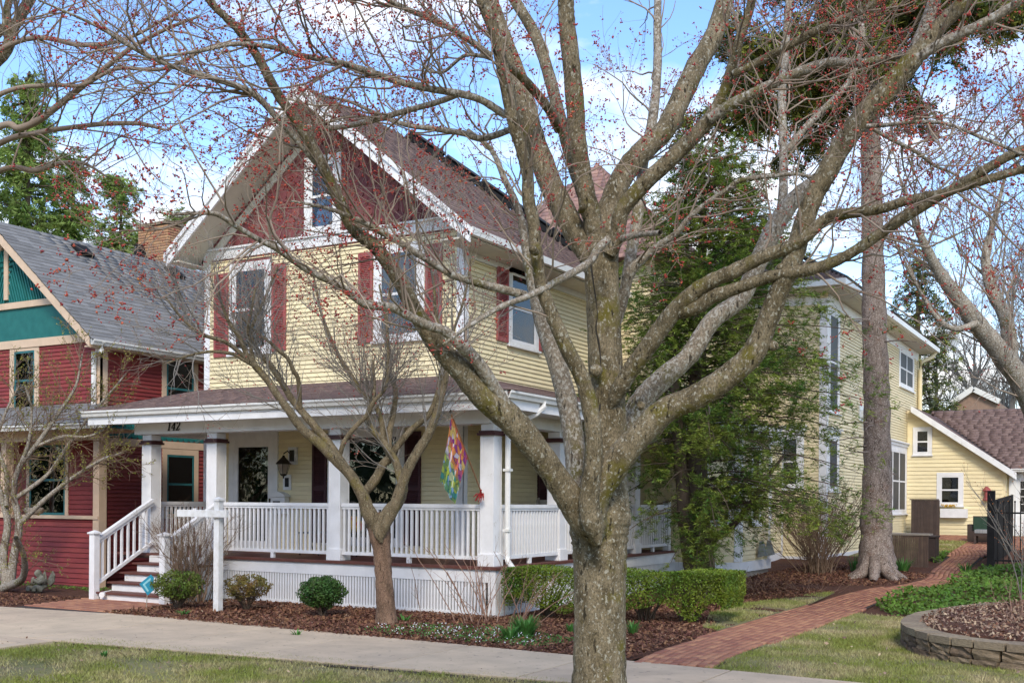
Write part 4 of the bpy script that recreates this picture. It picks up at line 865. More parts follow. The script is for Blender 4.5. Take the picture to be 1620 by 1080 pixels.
# ------------------------------------------------------------------ the red house next door
rh = thing('red_house', 'barn red clapboard house with teal and tan gable and grey shingle roof', 'house', (-22.6, 16.5, 0))
RFY, RSX = 16.45, -19.5; FR = frame((0, RFY), (1, RFY)); SR = frame((RSX, 0), (RSX, 1)); GX, GZ, GS = -22.6, 8.0, .84
MB().box(-25.7, RSX, RFY, 27, -.2, 5.2).build('wall', M['redside'], rh)
MB(FR).prism([(-25.7, 5.202), (RSX, 5.202), (GX, GZ - .2)], -10.5, 0).build('gable_wall', M['teal'], rh)
rs = Siding(rh, M['redside'], 280)
rs.wall(FR, [(-25.6, 3.2), (-19.63, 3.2), (-19.63, 5.28), (-25.6, 5.28)], [(-22.5, -21.5, 3.7, 5.3)], e=.088)
rs.wall(SR, [(RFY + .13, .1), (24, .1), (24, 2.98), (RFY + .13, 2.98)], [(18.15, 19.25, 1.4, 2.98)], e=.088)
rs.wall(SR, [(RFY + .13, 3.5), (24, 3.5), (24, 5.2), (RFY + .13, 5.2)], [(18.12, 19.22, 3.6, 5.2)], e=.088)
for f_, a0, a1 in ((FR, -19.65, -19.46), (SR, RFY - .04, RFY + .13)): MB(f_).box(a0, a1, 0, .04, 0, 5.2).build('corner_board', M['tan'], rh)
MB(FR).box(-25.55, -19.62, .0, .06, 5.2, 5.38).build('frieze', M['tan'], rh)
MB(SR).box(RFY + .13, 24, 0, .03, 5.2, 5.42).build('frieze', M['tan'], rh)
MB(SR).box(RFY + .13, 24, 0, .035, 2.98, 3.14).build('belt_board', M['tan'], rh)
pieces('teal_shingle', 'teal_shingles', fishscale(SR, [(RFY + .13, 3.14), (22.5, 3.14), (22.5, 3.5), (RFY + .13, 3.5)], .17, .12), M['teal'], M['teal'], rh, 120, scale_base())
window(rh, FR, -22.5, -21.5, 3.72, 5.28, frm='tan', sash='tealdark', trim=.15, blind=(.55, 'curtain'))
window(rh, SR, 18.12, 19.22, 3.6, 5.18, frm='tan', sash='tealdark', trim=.13, blind=(.9, 'slats'))
window(rh, SR, 18.15, 19.25, 1.42, 2.97, frm='tan', sash='tealdark', trim=.13, blind=(.6, 'slats'))
# gable front: teal band, tan collar, two slatted panels
zc = 6.25
MB(FR).prism([(-25.4, 5.385), (-19.8, 5.385), (-20.65, 6.095), (-24.55, 6.095)], .004, .02).build('gable_band', M['teal'], rh)
MB(FR).box(-24.5, -20.7, .0, .08, 6.1, 6.24).build('collar_beam', M['tan'], rh); MB(FR).box(GX - .07, GX + .07, .0, .08, 6.32, GZ - .2).build('king_post', M['tan'], rh)
for s_ in (1, -1):
    for k in range(24):
        a = GX + s_ * (.12 + k * .085); zt = GZ - .28 - GS * abs(a - GX)
        if zt > 6.35: MB(FR).bar((a, .03, 6.25), (a - s_ * min(.5, (zt - 6.25) * .35), .03, 6.25 + (zt - 6.25) * .98), .05, .035).build('gable_slat', M['teal'], rh)
    fr2 = ((0, 15.97), (1, 0), (0, -1)); o_ = s_ * 3.35
    MB(fr2).prism([(GX, GZ + .02), (GX + o_, GZ + .02 - GS * 3.35), (GX + o_, GZ - .2 - GS * 3.35), (GX, GZ - .2)], 0, .05).build('rake_board', M['tan'], rh)
    MB(FR).prism([(GX, GZ - .18), (GX + o_ * .94, GZ - .18 - GS * 3.35 * .94), (GX + o_ * .94, GZ - .36 - GS * 3.35 * .94), (GX, GZ - .36)], .0, .07).build('gable_trim', M['tan'], rh)
    slope(GX, GZ + .03, GX + s_ * 3.42, GZ + .03 - GS * 3.42, 15.93, 27, .12, 'roof', M['roofgrey_s'], rh)
    slope(GX, GZ - .1, GX + s_ * 3.3, GZ - .1 - GS * 3.3, 15.98, RFY, .02, 'soffit', M['tan'], rh)
n_ = math.hypot(1, GS)
pieces('roof_shingle', 'roof_shingles', shingles((GX + 3.45, 15.9, GZ + .035 - GS * 3.45), (0, 1, 0), (-1, 0, GS), [(0, 0), (11, 0), (11, 3.45 * n_), (0, 3.45 * n_)], .15, .34, th=.016), M['roofgrey'], M['roofgrey_s'], rh, 260)
gz_ = GZ - GS * 3.42
gutter((GX + 3.42, 15.9), (GX + 3.42, 26), gz_ - .09, rh, M['metalw'], .11)
MB().box(RSX + .03, GX + 3.4, 15.98, 26, gz_ - .12, gz_ - .09).build('soffit', M['tan'], rh)
pipe([(GX + 3.5, 16.15, gz_ - .02), (GX + 3.45, 16.15, gz_ - .2), (-19.62, 16.35, 4.95), (-19.62, 16.35, 3.55)], .055, 'downspout', M['metalw'], rh)
for y0, v in ((18.1, .55), (21.0, .55)):
    c = Vector((GX + v / n_, y0, GZ + .06 - GS * v / n_)); b = MB(); b.bar(c + Vector((-.12, 0, .16)), c + Vector((.22, 0, -.10)), .42, .09, (SL, 0, 1)); b.build('roof_vent', M['black'], rh, bevel=.02)
# chimney, every brick of it a piece
CX0, CX1 = -25.25, -24.1
ch = MB().box(CX0, CX1, 22.6, 23.3, 6, 9.6).build('chimney', M['joint'], rh)
mats_ = []
for k in range(21):
    z = 8.0 + k * .075
    for f_, a0, a1 in (((0, 22.6), CX0 - .02, CX1 + .02), ((CX1, 0), 22.6, 23.3)):
        s_ = a0 - (.1 if k % 2 else 0)
        while s_ < a1:
            x0, x1 = max(s_, a0), min(s_ + .2, a1); s_ += .2
            if x1 - x0 < .03: continue
            if f_[0] == 0: mats_.append(mtx(np.array([x1 - x0 - .008, 0, 0]), np.array([0, .05, 0]), np.array([0, 0, .066]), np.array([(x0 + x1) / 2, 22.6, z + .037])))
            else: mats_.append(mtx(np.array([0, x1 - x0 - .008, 0]), np.array([.05, 0, 0]), np.array([0, 0, .066]), np.array([CX1, (x0 + x1) / 2, z + .037])))
pieces('brick', 'bricks', mats_, M['chimney'], M['chimney'], ch, 300)
MB().box(CX0 - .08, CX1 + .08, 22.53, 23.37, 9.6, 9.68).build('chimney_cap', M['cap'], ch)
MB().box(CX0 - .05, CX1 - .1, 22.25, 22.58, 7.0, 8.45).poly([(CX0 - .05, 22.23, 8.2), (CX0 + .6, 22.23, 8.2), (CX0 + .3, 22.23, 9.05), (CX0 - .05, 22.5, 8.2), (CX0 + .6, 22.5, 8.2), (CX0 + .3, 22.5, 9.05)], [(0, 1, 2), (5, 4, 3), (0, 3, 4, 1), (1, 4, 5, 2), (2, 5, 3, 0)]).build('flashing', M['black'], rh)
# its porch: low clapboard wall, posts, roof
PY, PX = 15.55, -18.55; PF = frame((0, PY), (1, PY))
MB(PF).box(-26, PX - .04, -.12, -.002, -.1, 1.40).build('porch_wall', M['redside'], rh)
rs.wall(PF, [(-26, -.02), (PX - .04, -.02), (PX - .04, 1.38), (-26, 1.38)], e=.105)
MB(PF).box(-26, PX + .1, -.16, .06, 1.402, 1.47).build('porch_sill', M['tan'], rh)
for x in (PX + .02, -21.45): MB(PF).box(x - .09, x + .09, -.15, .035, 1.47 if x < -19 else 0.0, 3.1).build('porch_post', M['tan'], rh)
MB(PF).box(-26, PX + .12, -.2, .04, 3.02, 3.24).build('porch_beam', M['tan'], rh)
MB().box(-26, -17.95, 15.15, 16.4, 3.2, 3.23).build('porch_soffit', M['tan'], rh)
MB().poly([(-26, 15.05, 3.32), (-17.75, 15.05, 3.32), (-19.6, 16.44, 3.85), (-26, 16.44, 3.85), (-17.75, 17.9, 3.32)], [(0, 1, 2, 3), (1, 4, 2)]).build('porch_roof', M['roofgrey_s'], rh)
pieces('porch_shingle', 'porch_shingles', shingles((-25.5, 15.02, 3.322), (1, 0, 0), (0, 1.39, .53), [(0, 0), (7.75, 0), (5.9, 1.48), (0, 1.48)], .14, .32), M['roofgrey'], M['roofgrey_s'], rh, 150)
gutter((-26, 15.08), (-17.7, 15.08), 3.21, rh, M['metalw'], .10)
pipe([(-22.6, 15.02, 3.3), (-22.6, 15.15, 3.0), (-22.35, 15.4, 2.8), (-22.35, 15.45, .1)], .05, 'downspout', M['metalw'], rh)
window(rh, FR, -21.9, -20.5, 1.4, 3.1, frm='tan', sash='tealdark', trim=.1, blind=(.9, 'curtain'))
sd2 = rs.wall(FR, [(-25.6, .1), (-19.63, .1), (-19.63, 3.1), (-25.6, 3.1)], [(-21.9, -20.5, 1.4, 3.1)], e=.1, stuff=True)
rs.finish()
pt = thing('flower_pot', 'round white bowl planter on the sill of the red porch wall', 'planter', (-20.6, 15.55, 1.47))
b = MB(); b.lathe([(.10, 0), (.18, .03), (.21, .10), (.18, .15), (.16, .14)], (-20.55, 15.6, 1.472), 14); b.smooth = True; b.build('bowl', M['found'], pt)

# ------------------------------------------------------------------ garage at the back
gh = thing('garage', 'yellow clapboard garage with brown roof at the end of the brick path', 'garage', (-4, 40, .8))
GY = 40.0; GF = frame((0, GY), (1, GY)); GPX, GPZ = -7.0, 5.15; gs = 2.17 / 3.1
MB().box(-7.17, -4.05, GY, 46, .4, 2.95).build('wall', M['yellow'], gh); MB(GF).prism([(-7.17, 2.952), (-4.05, 2.952), (GPX, GPZ - .12), (-7.17, GPZ - .14)], -6, 0).build('gable_wall', M['yellow'], gh)
MB().box(-4.05, 6, GY + .5, 46, .4, 3.0).build('wall', M['yellow'], gh)
gsid = Siding(gh, M['yellow'], 60)
gsid.wall(GF, [(-7.3, .75), (-4.15, .75), (-4.15, 3.0), (-7.0, 5.0), (-7.3, 5.0)], [(-7.3, -6.35, 3.5, 4.6), (-6.2, -5.35, 1.75, 2.9)], e=.13)
gsid.wall(frame((0, GY + .5), (1, GY + .5)), [(-4.04, .75), (4, .75), (4, 3.0), (-4.04, 3.0)], [(-4.6, -3.2, .8, 2.95)], e=.13); gsid.finish()
window(gh, GF, -6.98, -6.36, 3.5, 4.45, trim=.1); w_ = window(gh, GF, -6.2, -5.35, 1.78, 2.9, trim=.12)
fb = thing('window_box', 'white flower box with yellow flowers below the garage window', 'planter', (-5.75, 39.9, 1.4))
MB(GF).box(-6.05, -5.2, .04, .26, 1.38, 1.68).build('box', M['white'], fb)
octs('flowers', np.array([(-5.8 + rng.normal() * .1, 39.86 + rng.normal() * .03, 1.74 + rng.random() * .08) for _ in range(40)]), .03, mat('yellow_petals', (.6, .35, .03, 1)), fb)
# door and lamp in the cross wing
DF = frame((0, GY + .5), (1, GY + .5))
dr = MB(DF).box(-4.0, -3.78, 0, .06, .8, 2.85).box(-3.78, -2.9, 0, .06, 2.75, 2.9).box(-2.9, -2.75, 0, .06, .8, 2.85).build('door', M['white'], gh); MB(DF).box(-3.78, -2.9, 0, .02, .8, 2.75).build('door_leaf', M['white'], dr); MB(DF).box(-3.65, -3.03, .021, .03, 1.6, 2.6).build('door_glass', M['dark'], dr)
for k in range(1, 3): MB(DF).box(-3.65 + .207 * k - .012, -3.65 + .207 * k + .012, .031, .04, 1.6, 2.6).build('muntin', M['white'], dr)
for k in range(1, 4): MB(DF).box(-3.65, -3.03, .031, .042, 1.6 + .25 * k - .012, 1.6 + .25 * k + .012).build('muntin', M['white'], dr)
lm = MB(GF).lathe([(.04, .42), (.12, .33), (.13, .28), (.07, .26), (.08, .04), (.13, .0), (.12, -.04)], (-4.62, .12, 2.0), 8).build('wall_lamp', M['shutter'], gh)
slope(GPX, GPZ, GPX + 3.25, GPZ - gs * 3.25, GY - .3, 46, .1, 'roof', M['roof_s'], gh)
for s_ in (1,): MB(((0, GY - .302), (1, 0), (0, -1))).prism([(GPX, GPZ + .02), (GPX + s_ * 3.3, GPZ + .02 - gs * 3.3), (GPX + s_ * 3.3, GPZ - .2 - gs * 3.3), (GPX, GPZ - .2)], 0, .05).build('rake_board', M['white'], gh)
# cross wing roof facing the camera
MB().poly([(GPX + .1, GY + 3.2, GPZ + .01), (9, GY + 3.2, GPZ + .01), (9, GY + .15, GPZ - gs * 3.12), (-3.85, GY + .15, GPZ - gs * 3.12), (9, GY + 3.2, GPZ - .1), (GPX + .1, GY + 3.2, GPZ - .1)], [(0, 3, 2, 1), (0, 1, 4, 5)]).build('roof', M['roof_s'], gh)
n_ = math.hypot(3.05, gs * 3.12); 
pieces('roof_shingle', 'roof_shingles', shingles((-3.85, GY + .12, GPZ - gs * 3.12 + .012), (1, 0, 0), (0, 3.05, gs * 3.12), [(0, 0), (10, 0), (10, n_), (-3.05, n_)], .16, .34, th=.006), M['roof'], M['roof_s'], gh, 40)
gutter((-3.9, GY + .14), (8, GY + .14), GPZ - gs * 3.12 - .06, gh, M['metalw'], .1)
fd = thing('distant_house', 'small grey-brown gable end rising behind the garage roof', 'house', (-7, 58, 1))
q = [py for py in ()]
F2 = frame((0, 58), (1, 58))
def atY(px, py, Y):
    d = ray(px, py); t = Y / d[1]; return d[0] * t, EYE + d[2] * t
pa, pb, pc = atY(1503, 640, 58), atY(1541, 616, 58), atY(1582, 637, 58)
MB(F2).prism([(pa[0], pa[1]), (pb[0], pb[1] - .1), (pc[0], pc[1]), (pc[0], 1), (pa[0], 1)], -6, 0).build('wall', M['pinkbrick'], fd)
for e0, e1 in ((pa, pb), (pb, pc)): MB(F2).bar((e0[0], .1, e0[1]), (e1[0], .1, e1[1] + .05), .3, .25).build('rake_board', M['metalw'], fd)
# ------------------------------------------------------------------ small things in the yard
sp = thing('sign_post', 'white wooden estate sign post with an empty crossarm', 'sign post', (-12.91, 13.21, 0))
MB().box(-12.965, -12.855, 13.155, 13.265, -.02, 1.80).build('post', M['oldwhite'], sp, bevel=.005)
MB().box(-12.985, -12.835, 13.135, 13.285, 1.801, 1.83).poly([(-12.975, 13.145, 1.831), (-12.845, 13.145, 1.831), (-12.845, 13.275, 1.831), (-12.975, 13.275, 1.831), (-12.91, 13.21, 1.87)], [(0, 1, 4), (1, 2, 4), (2, 3, 4), (3, 0, 4)]).build('cap', M['oldwhite'], sp)
MB().box(-13.72, -12.64, 13.10, 13.153, 1.54, 1.655).build('crossarm', M['oldwhite'], sp, bevel=.004)
for x in (-13.35, -13.05): MB().box(x - .03, x + .03, 13.11, 13.14, 1.656, 1.68).build('hanger', M['oldwhite'], sp)
# chevron sign on a stake
sg = thing('garden_sign', 'small diamond shaped blue chevron yard sign on a thin stake by the steps', 'sign', (-14.4, 13.1, 0))
c = at(234, 925, 18.5); bx = Vector((AR[0], AR[1], 0)); nrm = Vector((-AF[0], -AF[1], 0))
def cp(u, v, d=0): return tuple(Vector(c) + bx * u + Vector((0, 0, v)) + nrm * d)
def slab(pts, d0, d1, name, m, parent):
    n = len(pts); return MB().poly([cp(u, v, d0) for u, v in pts] + [cp(u, v, d1) for u, v in pts], [list(range(n))[::-1], list(range(n, 2 * n))] + [(i, (i + 1) % n, (i + 1) % n + n, i + n) for i in range(n)]).build(name, m, parent)
slab([(-.14, .02), (.05, .18), (.10, .12), (.08, -.02), (.12, -.06), (-.0, -.17)], 0, .008, 'panel', M['blue'], sg)
slab([(-.085, .012), (.045, .125), (.055, .09), (-.045, .008), (.02, -.09), (.0, -.115)], .0085, .012, 'chevron', M['paleblue'], sg)
gz0 = 0; MB().tube([cp(-.01, -.16), (cp(-.01, -.16)[0] - .02, cp(-.01, -.16)[1], 0)], .008, 6).build('stake', M['found'], sg)
# stone cherub
cb = thing('stone_cherub', 'mossy stone cherub statue curled up beside the red porch wall', 'statue', (-18.41, 14.17, 0))
def blob(name, parts, m, parent, sub=2):
    """skinned figure: parts = list of vertices (x,y,z,r) and edges"""
    vs, es = parts; me = bpy.data.meshes.new(name); me.from_pydata([v[:3] for v in vs], es, []); o = link(name, me, m, parent)
    md = o.modifiers.new('skin', 'SKIN'); sk = me.skin_vertices[0].data
    for i, v in enumerate(vs): sk[i].radius = (v[3], v[3]); sk[i].use_root = (i == 0)
    s2 = o.modifiers.new('sub', 'SUBSURF'); s2.levels = sub; s2.render_levels = sub; md.use_smooth_shade = True
    return o
cx, cy = -18.41, 14.17
vs = [(cx, cy, .10, .10), (cx + .01, cy, .22, .095), (cx - .03, cy - .02, .33, .05), (cx - .07, cy - .05, .40, .085), (cx - .11, cy - .08, .43, .05),
      (cx + .10, cy - .06, .26, .05), (cx + .08, cy - .15, .20, .04), (cx - .03, cy - .16, .28, .035), (cx - .10, cy - .06, .24, .05), (cx - .12, cy - .14, .18, .04), (cx - .07, cy - .14, .32, .032),
      (cx + .10, cy - .10, .09, .065), (cx + .04, cy - .20, .15, .05), (cx + .03, cy - .2, .04, .045), (cx - .10, cy - .10, .07, .065), (cx - .16, cy - .2, .13, .05), (cx - .12, cy - .22, .04, .045)]
es = [(0, 1), (1, 2), (2, 3), (3, 4), (1, 5), (5, 6), (6, 7), (1, 8), (8, 9), (9, 10), (0, 11), (11, 12), (12, 13), (0, 14), (14, 15), (15, 16)]
blob('figure', (vs, es), M['statue'], cb)
for s_ in (1, -.6):
    b = MB(); b.poly([(cx + .05, cy + .05, .22), (cx + .05 + s_ * .14, cy + .07, .44), (cx + .05 + s_ * .22, cy + .06, .36), (cx + .05 + s_ * .20, cy + .06, .22), (cx + .05 + s_ * .1, cy + .05, .14)] + [(cx + .05, cy + .09, .22), (cx + .05 + s_ * .14, cy + .10, .44), (cx + .05 + s_ * .22, cy + .09, .36), (cx + .05 + s_ * .20, cy + .09, .22), (cx + .05 + s_ * .1, cy + .09, .14)],
                   [(4, 3, 2, 1, 0), (5, 6, 7, 8, 9)] + [(i, (i + 1) % 5, (i + 1) % 5 + 5, i + 5) for i in range(5)]); b.build('wing', M['statue'], cb, bevel=.01)
dp = thing('drain_pipe', 'short white drain pipe lying on the mulch beside the bottom step', 'pipe', (-16.2, 13.95, .1)); MB().tube([(-16.36, 14.05, .12), (-16.1, 13.62, .12)], .05, 12).build('tube', M['oldwhite'], dp)
# flag on the corner column
fl = thing('garden_flag', 'colourful floral flag on a slanted wooden pole at the porch corner', 'flag', (-9.15, 14.95, 1.9))
A_ = Vector((-9.08, 15.0, 1.95)); B_ = Vector(at(713, 652, 16.3)); 
MB().tube([tuple(A_), tuple(A_.lerp(B_, .98))], .012, 8).build('pole', M['wood'], fl); b = MB(); b.lathe([(.005, -.02), (.022, .0), (.024, .02), (.008, .045)], tuple(B_), 8); b.build('finial', M['bronze'], fl)
nu, nv = 26, 44; V = []
Lp = (A_ - B_); 
for j in range(nv + 1):
    v = j / nv
    for i in range(nu + 1):
        u = i / nu; top = B_ + Lp * (.02 + .52 * u)          # along the pole
        drop = v * (1.02 - .18 * u); gather = 1 - .22 * min(1, v * 2.2) * (1 - .25 * v)
        mid = B_ + Lp * .20
        p = Vector((mid.x + (top.x - mid.x) * gather - .20 * v, mid.y + (top.y - mid.y) * gather, top.z - drop * .86 - .10 * v * (1 - u)))
        w_ = math.sin(u * 17 + v * 2) * .035 * min(1, v * 3) + math.sin(u * 9 - v * 4) * .02 * v
        p += Vector((.3, -1, 0)) * w_; V.append(tuple(p))
F = [(j * (nu + 1) + i, j * (nu + 1) + i + 1, (j + 1) * (nu + 1) + i + 1, (j + 1) * (nu + 1) + i) for j in range(nv) for i in range(nu)]
me = mesh_np('cloth', np.array(V), np.array(F), True)
uv = me.uv_layers.new(name='uv'); li = np.empty(len(me.loops), np.int32); me.loops.foreach_get('vertex_index', li)
UV = np.stack([(li % (nu + 1)) / nu, 1 - (li // (nu + 1)) / nv], 1); uv.data.foreach_set('uv', UV.astype(np.float32).ravel())
fm = bpy.data.materials.new('floral_flag_cloth'); fm.use_nodes = True; nt = fm.node_tree; bs = nt.nodes['Principled BSDF']; bs.inputs['Roughness'].default_value = .8
uvn = nd(nt, 'ShaderNodeUVMap', uv_map='uv'); mpn = nd(nt, 'ShaderNodeMapping'); mpn.inputs['Scale'].default_value = (1, 1.3, 1)
vo = nd(nt, 'ShaderNodeTexVoronoi', Scale=9); sepn = nd(nt, 'ShaderNodeSeparateXYZ'); no_ = nd(nt, 'ShaderNodeTexNoise', Scale=5)
nt.links.new(uvn.outputs[0], mpn.inputs[0]); nt.links.new(mpn.outputs[0], vo.inputs[0]); nt.links.new(uvn.outputs[0], sepn.inputs[0]); nt.links.new(uvn.outputs[0], no_.inputs[0])
sc_ = nd(nt, 'ShaderNodeSeparateColor'); nt.links.new(vo.outputs['Color'], sc_.inputs[0])
up_ = nd(nt, 'ShaderNodeValToRGB'); up_.color_ramp.interpolation = 'CONSTANT'; e = up_.color_ramp.elements
cols = [(.0, (.62, .22, .06, 1)), (.18, (.62, .42, .12, 1)), (.34, (.22, .03, .2, 1)), (.5, (.42, .08, .18, 1)), (.64, (.62, .52, .6, 1)), (.8, (.55, .12, .06, 1))]
e[0].position = 0; e[0].color = cols[0][1]; e[1].position = .18; e[1].color = cols[1][1]
for p_, c_2 in cols[2:]: q_ = e.new(p_); q_.color = c_2
dn_ = nd(nt, 'ShaderNodeValToRGB'); dn_.color_ramp.interpolation = 'CONSTANT'; e = dn_.color_ramp.elements
cols = [(.0, (.15, .25, .08, 1)), (.2, (.35, .42, .06, 1)), (.4, (.03, .22, .2, 1)), (.6, (.25, .4, .6, 1)), (.78, (.1, .25, .12, 1)), (.9, (.5, .55, .3, 1))]
e[0].color = cols[0][1]; e[1].position = .2; e[1].color = cols[1][1]
for p_, c_2 in cols[2:]: q_ = e.new(p_); q_.color = c_2
nt.links.new(sc_.outputs[0], up_.inputs[0]); nt.links.new(sc_.outputs[1], dn_.inputs[0])
mm = nd(nt, 'ShaderNodeMixRGB'); th_ = nd(nt, 'ShaderNodeMapRange'); th_.inputs['From Min'].default_value = .40; th_.inputs['From Max'].default_value = .48
ad_ = nd(nt, 'ShaderNodeMath', operation='ADD'); ms_ = nd(nt, 'ShaderNodeMath', operation='MULTIPLY_ADD'); ms_.inputs[1].default_value = .2; ms_.inputs[2].default_value = -.1
nt.links.new(no_.outputs[0], ms_.inputs[0]); nt.links.new(ms_.outputs[0], ad_.inputs[0]); nt.links.new(sepn.outputs[1], ad_.inputs[1]); nt.links.new(ad_.outputs[0], th_.inputs[0])
nt.links.new(th_.outputs[0], mm.inputs[0]); nt.links.new(dn_.outputs[0], mm.inputs[1]); nt.links.new(up_.outputs[0], mm.inputs[2])
dk_ = nd(nt, 'ShaderNodeMapRange'); dk_.inputs['From Max'].default_value = .06; dk_.inputs['To Min'].default_value = .25
v2 = nd(nt, 'ShaderNodeTexVoronoi', Scale=9, feature='DISTANCE_TO_EDGE'); nt.links.new(mpn.outputs[0], v2.inputs[0]); nt.links.new(v2.outputs['Distance'], dk_.inputs[0])
ml = nd(nt, 'ShaderNodeMixRGB', blend_type='MULTIPLY'); ml.inputs[0].default_value = 1; nt.links.new(mm.outputs[0], ml.inputs[1]); nt.links.new(dk_.outputs[0], ml.inputs[2]); nt.links.new(ml.outputs[0], bs.inputs['Base Color'])
link('cloth', me, fm, fl)
rb = MB(); c = A_ + Vector((0, -.06, -.02))
for k in range(9):
    d = Vector((random.uniform(-1, 1), random.uniform(-.6, 0), random.uniform(-1, .7))).normalized() * .1; rb.tube([tuple(c), tuple(c + d * .6 + Vector((.02, 0, .02))), tuple(c + d + Vector((0, 0, -.03)))], [.012, .014, .006], 5)
rb.build('ribbon', M['ribbon'], fl)
# black picket fence on the right
bf = thing('iron_fence', 'black metal picket fence at the right behind the ground cover', 'fence', (-3.1, 28, .4))
f0 = np.array([-3.15, 28.0]); 
def zf(y): return g(y)
MB().box(-3.22, -3.06, 27.9, 28.06, .1, 2.15).build('post', M['black'], bf)
me_ = MB().box(-.012, .012, -.012, .012, .12, 1.55).box(-.018, .018, -.018, .018, 1.551, 1.60).mesh('picket'); me_.materials.append(M['black'])
for k in range(26): clone(me_, 'picket', bf, (-3.0 + k * .12, 28.0, g(28)))
for z in (.2, 1.3): MB().box(-3.06, .2, 27.975, 28.025, g(28) + z, g(28) + z + .04).build('rail', M['black'], bf)
me_ = MB().box(-.012, .012, -.05, .05, .12, 1.6).mesh('fence_slat'); me_.materials.append(M['black'])
for k in range(34): clone(me_, 'fence_slat', bf, (-3.12, 28.2 + k * .13, g(28.2 + k * .13)))
for z in (.2, 1.3): MB().bar((-3.14, 28.1, g(28.1) + z), (-3.14, 32.6, g(32.6) + z), .03, .04).build('rail', M['black'], bf)
# planter box and the dark utility box by the rear block
bx_ = thing('storage_box', 'dark brown square planter box at the back corner of the yellow house', 'planter box', (-6.2, 33, .5))
c0 = on_ground(1466, 889); MB().box(c0[0] - .2, c0[0] + .2, c0[1], c0[1] + .6, c0[2], c0[2] + .62).build('box', M['darkwood'], bx_, bevel=.01); MB().box(c0[0] - .22, c0[0] + .22, c0[1] - .03, c0[1] + .63, c0[2] + .621, c0[2] + .66).build('rim', M['darkwood'], bx_)
M['screenwood'] = mat('faded_brown_slats', (.15, .10, .07, 1), (.10, .068, .05, 1), objvar=.2)
sk = thing('lattice_screen', 'brown slatted screen against the wall right of the spruce trunk', 'screen', (-6.6, 31, .4))
c1 = on_ground(1402, 897); c2 = on_ground(1452, 880)
for k in range(24):
    t = k / 23; x = c1[0] + (c1[0] * 0) + (-.15) * 0 + t * .85; MB().box(c1[0] + t * .92, c1[0] + t * .92 + .032, c1[1], c1[1] + .03, c1[2], c1[2] + .78).build('slat', M['screenwood'], sk)
MB().box(c1[0] - .02, c1[0] + .98, c1[1] - .02, c1[1] + .5, c1[2] + .781, c1[2] + .82).build('top', M['found'], sk)
M['vent'] = mat('grey_zinc', (.12, .14, .14, 1), (.17, .19, .19, 1), rough=.6)
# two grey flap vents at the foot of the bay
for k, (yy) in enumerate((24.3, 24.85)):
    v_ = thing('flap_vent', ('left' if k == 0 else 'right') + ' grey metal hooded vent at the foot of the bay wall', 'vent', (-7.5, yy, .6))
    MB().poly([(-7.53, yy, .62), (-7.53, yy + .22, .62), (-7.36, yy + .22, .66), (-7.36, yy, .66), (-7.50, yy + .05, .98), (-7.50, yy + .17, .98), (-7.44, yy + .17, .98), (-7.44, yy + .05, .98)], [(0, 3, 2, 1), (4, 5, 6, 7), (0, 1, 5, 4), (1, 2, 6, 5), (2, 3, 7, 6), (3, 0, 4, 7)]).build('hood', M['vent'], v_)
M['darkgreen'] = mat('dark_green_cushion', (.02, .05, .03, 1), (.03, .06, .04, 1))
# patio chairs far back
pc_ = on_ground(1549, 862)
ot = thing('wicker_ottoman', 'low brown wicker seat with grey cushion on the far patio', 'outdoor seat', pc_)
x, y, z = pc_
MB().box(x - .15, x + .55, y, y + .55, z + .28, z + .36).build('seat', M['darkwood'], ot); MB().box(x - .13, x + .53, y + .02, y + .53, z + .361, z + .46).build('cushion', M['curtain'], ot)
for sx in (x - .12, x + .5):
    for sy in (y + .04, y + .5): MB().box(sx - .03, sx + .03, sy - .03, sy + .03, z, z + .28).build('leg', M['darkwood'], ot)
ac = thing('wicker_armchair', 'brown wicker armchair with green cushion beside the far patio seat', 'armchair', (x - .3, y + 1, z))
MB().box(x - .45, x + .35, y + .9, y + 1.5, z + .05, z + .4).build('seat', M['darkwood'], ac); MB().box(x - .35, x + .45, y + 1.4, y + 1.5, z + .401, z + .85).build('backrest', M['darkwood'], ac); MB().box(x - .45, x - .35, y + .9, y + 1.5, z + .401, z + .6).build('armrest', M['darkwood'], ac); MB().box(x - .32, x + .34, y + 1.27, y + 1.38, z + .42, z + .82).build('cushion', M['darkgreen'], ac)
# retaining wall of blocks
rw = thing('retaining_wall', 'curved low retaining wall of rough grey-brown blocks around a raised bed', 'wall', (-1.8, 14.2, 0))
RWp = [(-2.0, 18.9), (-2.4, 17.8), (-2.68, 16.7), (-2.72, 15.7), (-2.58, 14.85), (-2.2, 14.05), (-1.65, 13.6), (-1.0, 13.45), (0, 13.5), (1.5, 13.8), (3.5, 14.2)]
rp = smooth_path([(a, b, 0, 0) for a, b in RWp], 14)[:, :2]; cu = np.concatenate([[0], np.cumsum(np.linalg.norm(np.diff(rp, axis=0), axis=1))])
def rat(s_): return np.array([np.interp(s_, cu, rp[:, 0]), np.interp(s_, cu, rp[:, 1]), 0])
blockV = []
def block_mesh(seed):
    r_ = random.Random(seed); bm = bmesh.new(); bmesh.ops.create_cube(bm, size=1); bmesh.ops.subdivide_edges(bm, edges=bm.edges[:], cuts=2, use_grid_fill=True)
    for v in bm.verts:
        if v.co.y < -.4 or abs(v.co.y) < .4: v.co.y += r_.uniform(-.09, .09) * (v.co.y < 0)
        v.co.x += r_.uniform(-.025, .025); v.co.z += r_.uniform(-.03, .03)
    me = bpy.data.meshes.new('stone_block'); bm.to_mesh(me); bm.free(); me.materials.append(M['stone']); return me
bms = [block_mesh(k) for k in range(6)]
capm = MB().box(-.5, .5, -.5, .5, -.5, .5).mesh('cap_stone'); capm.materials.append(M['cap'])
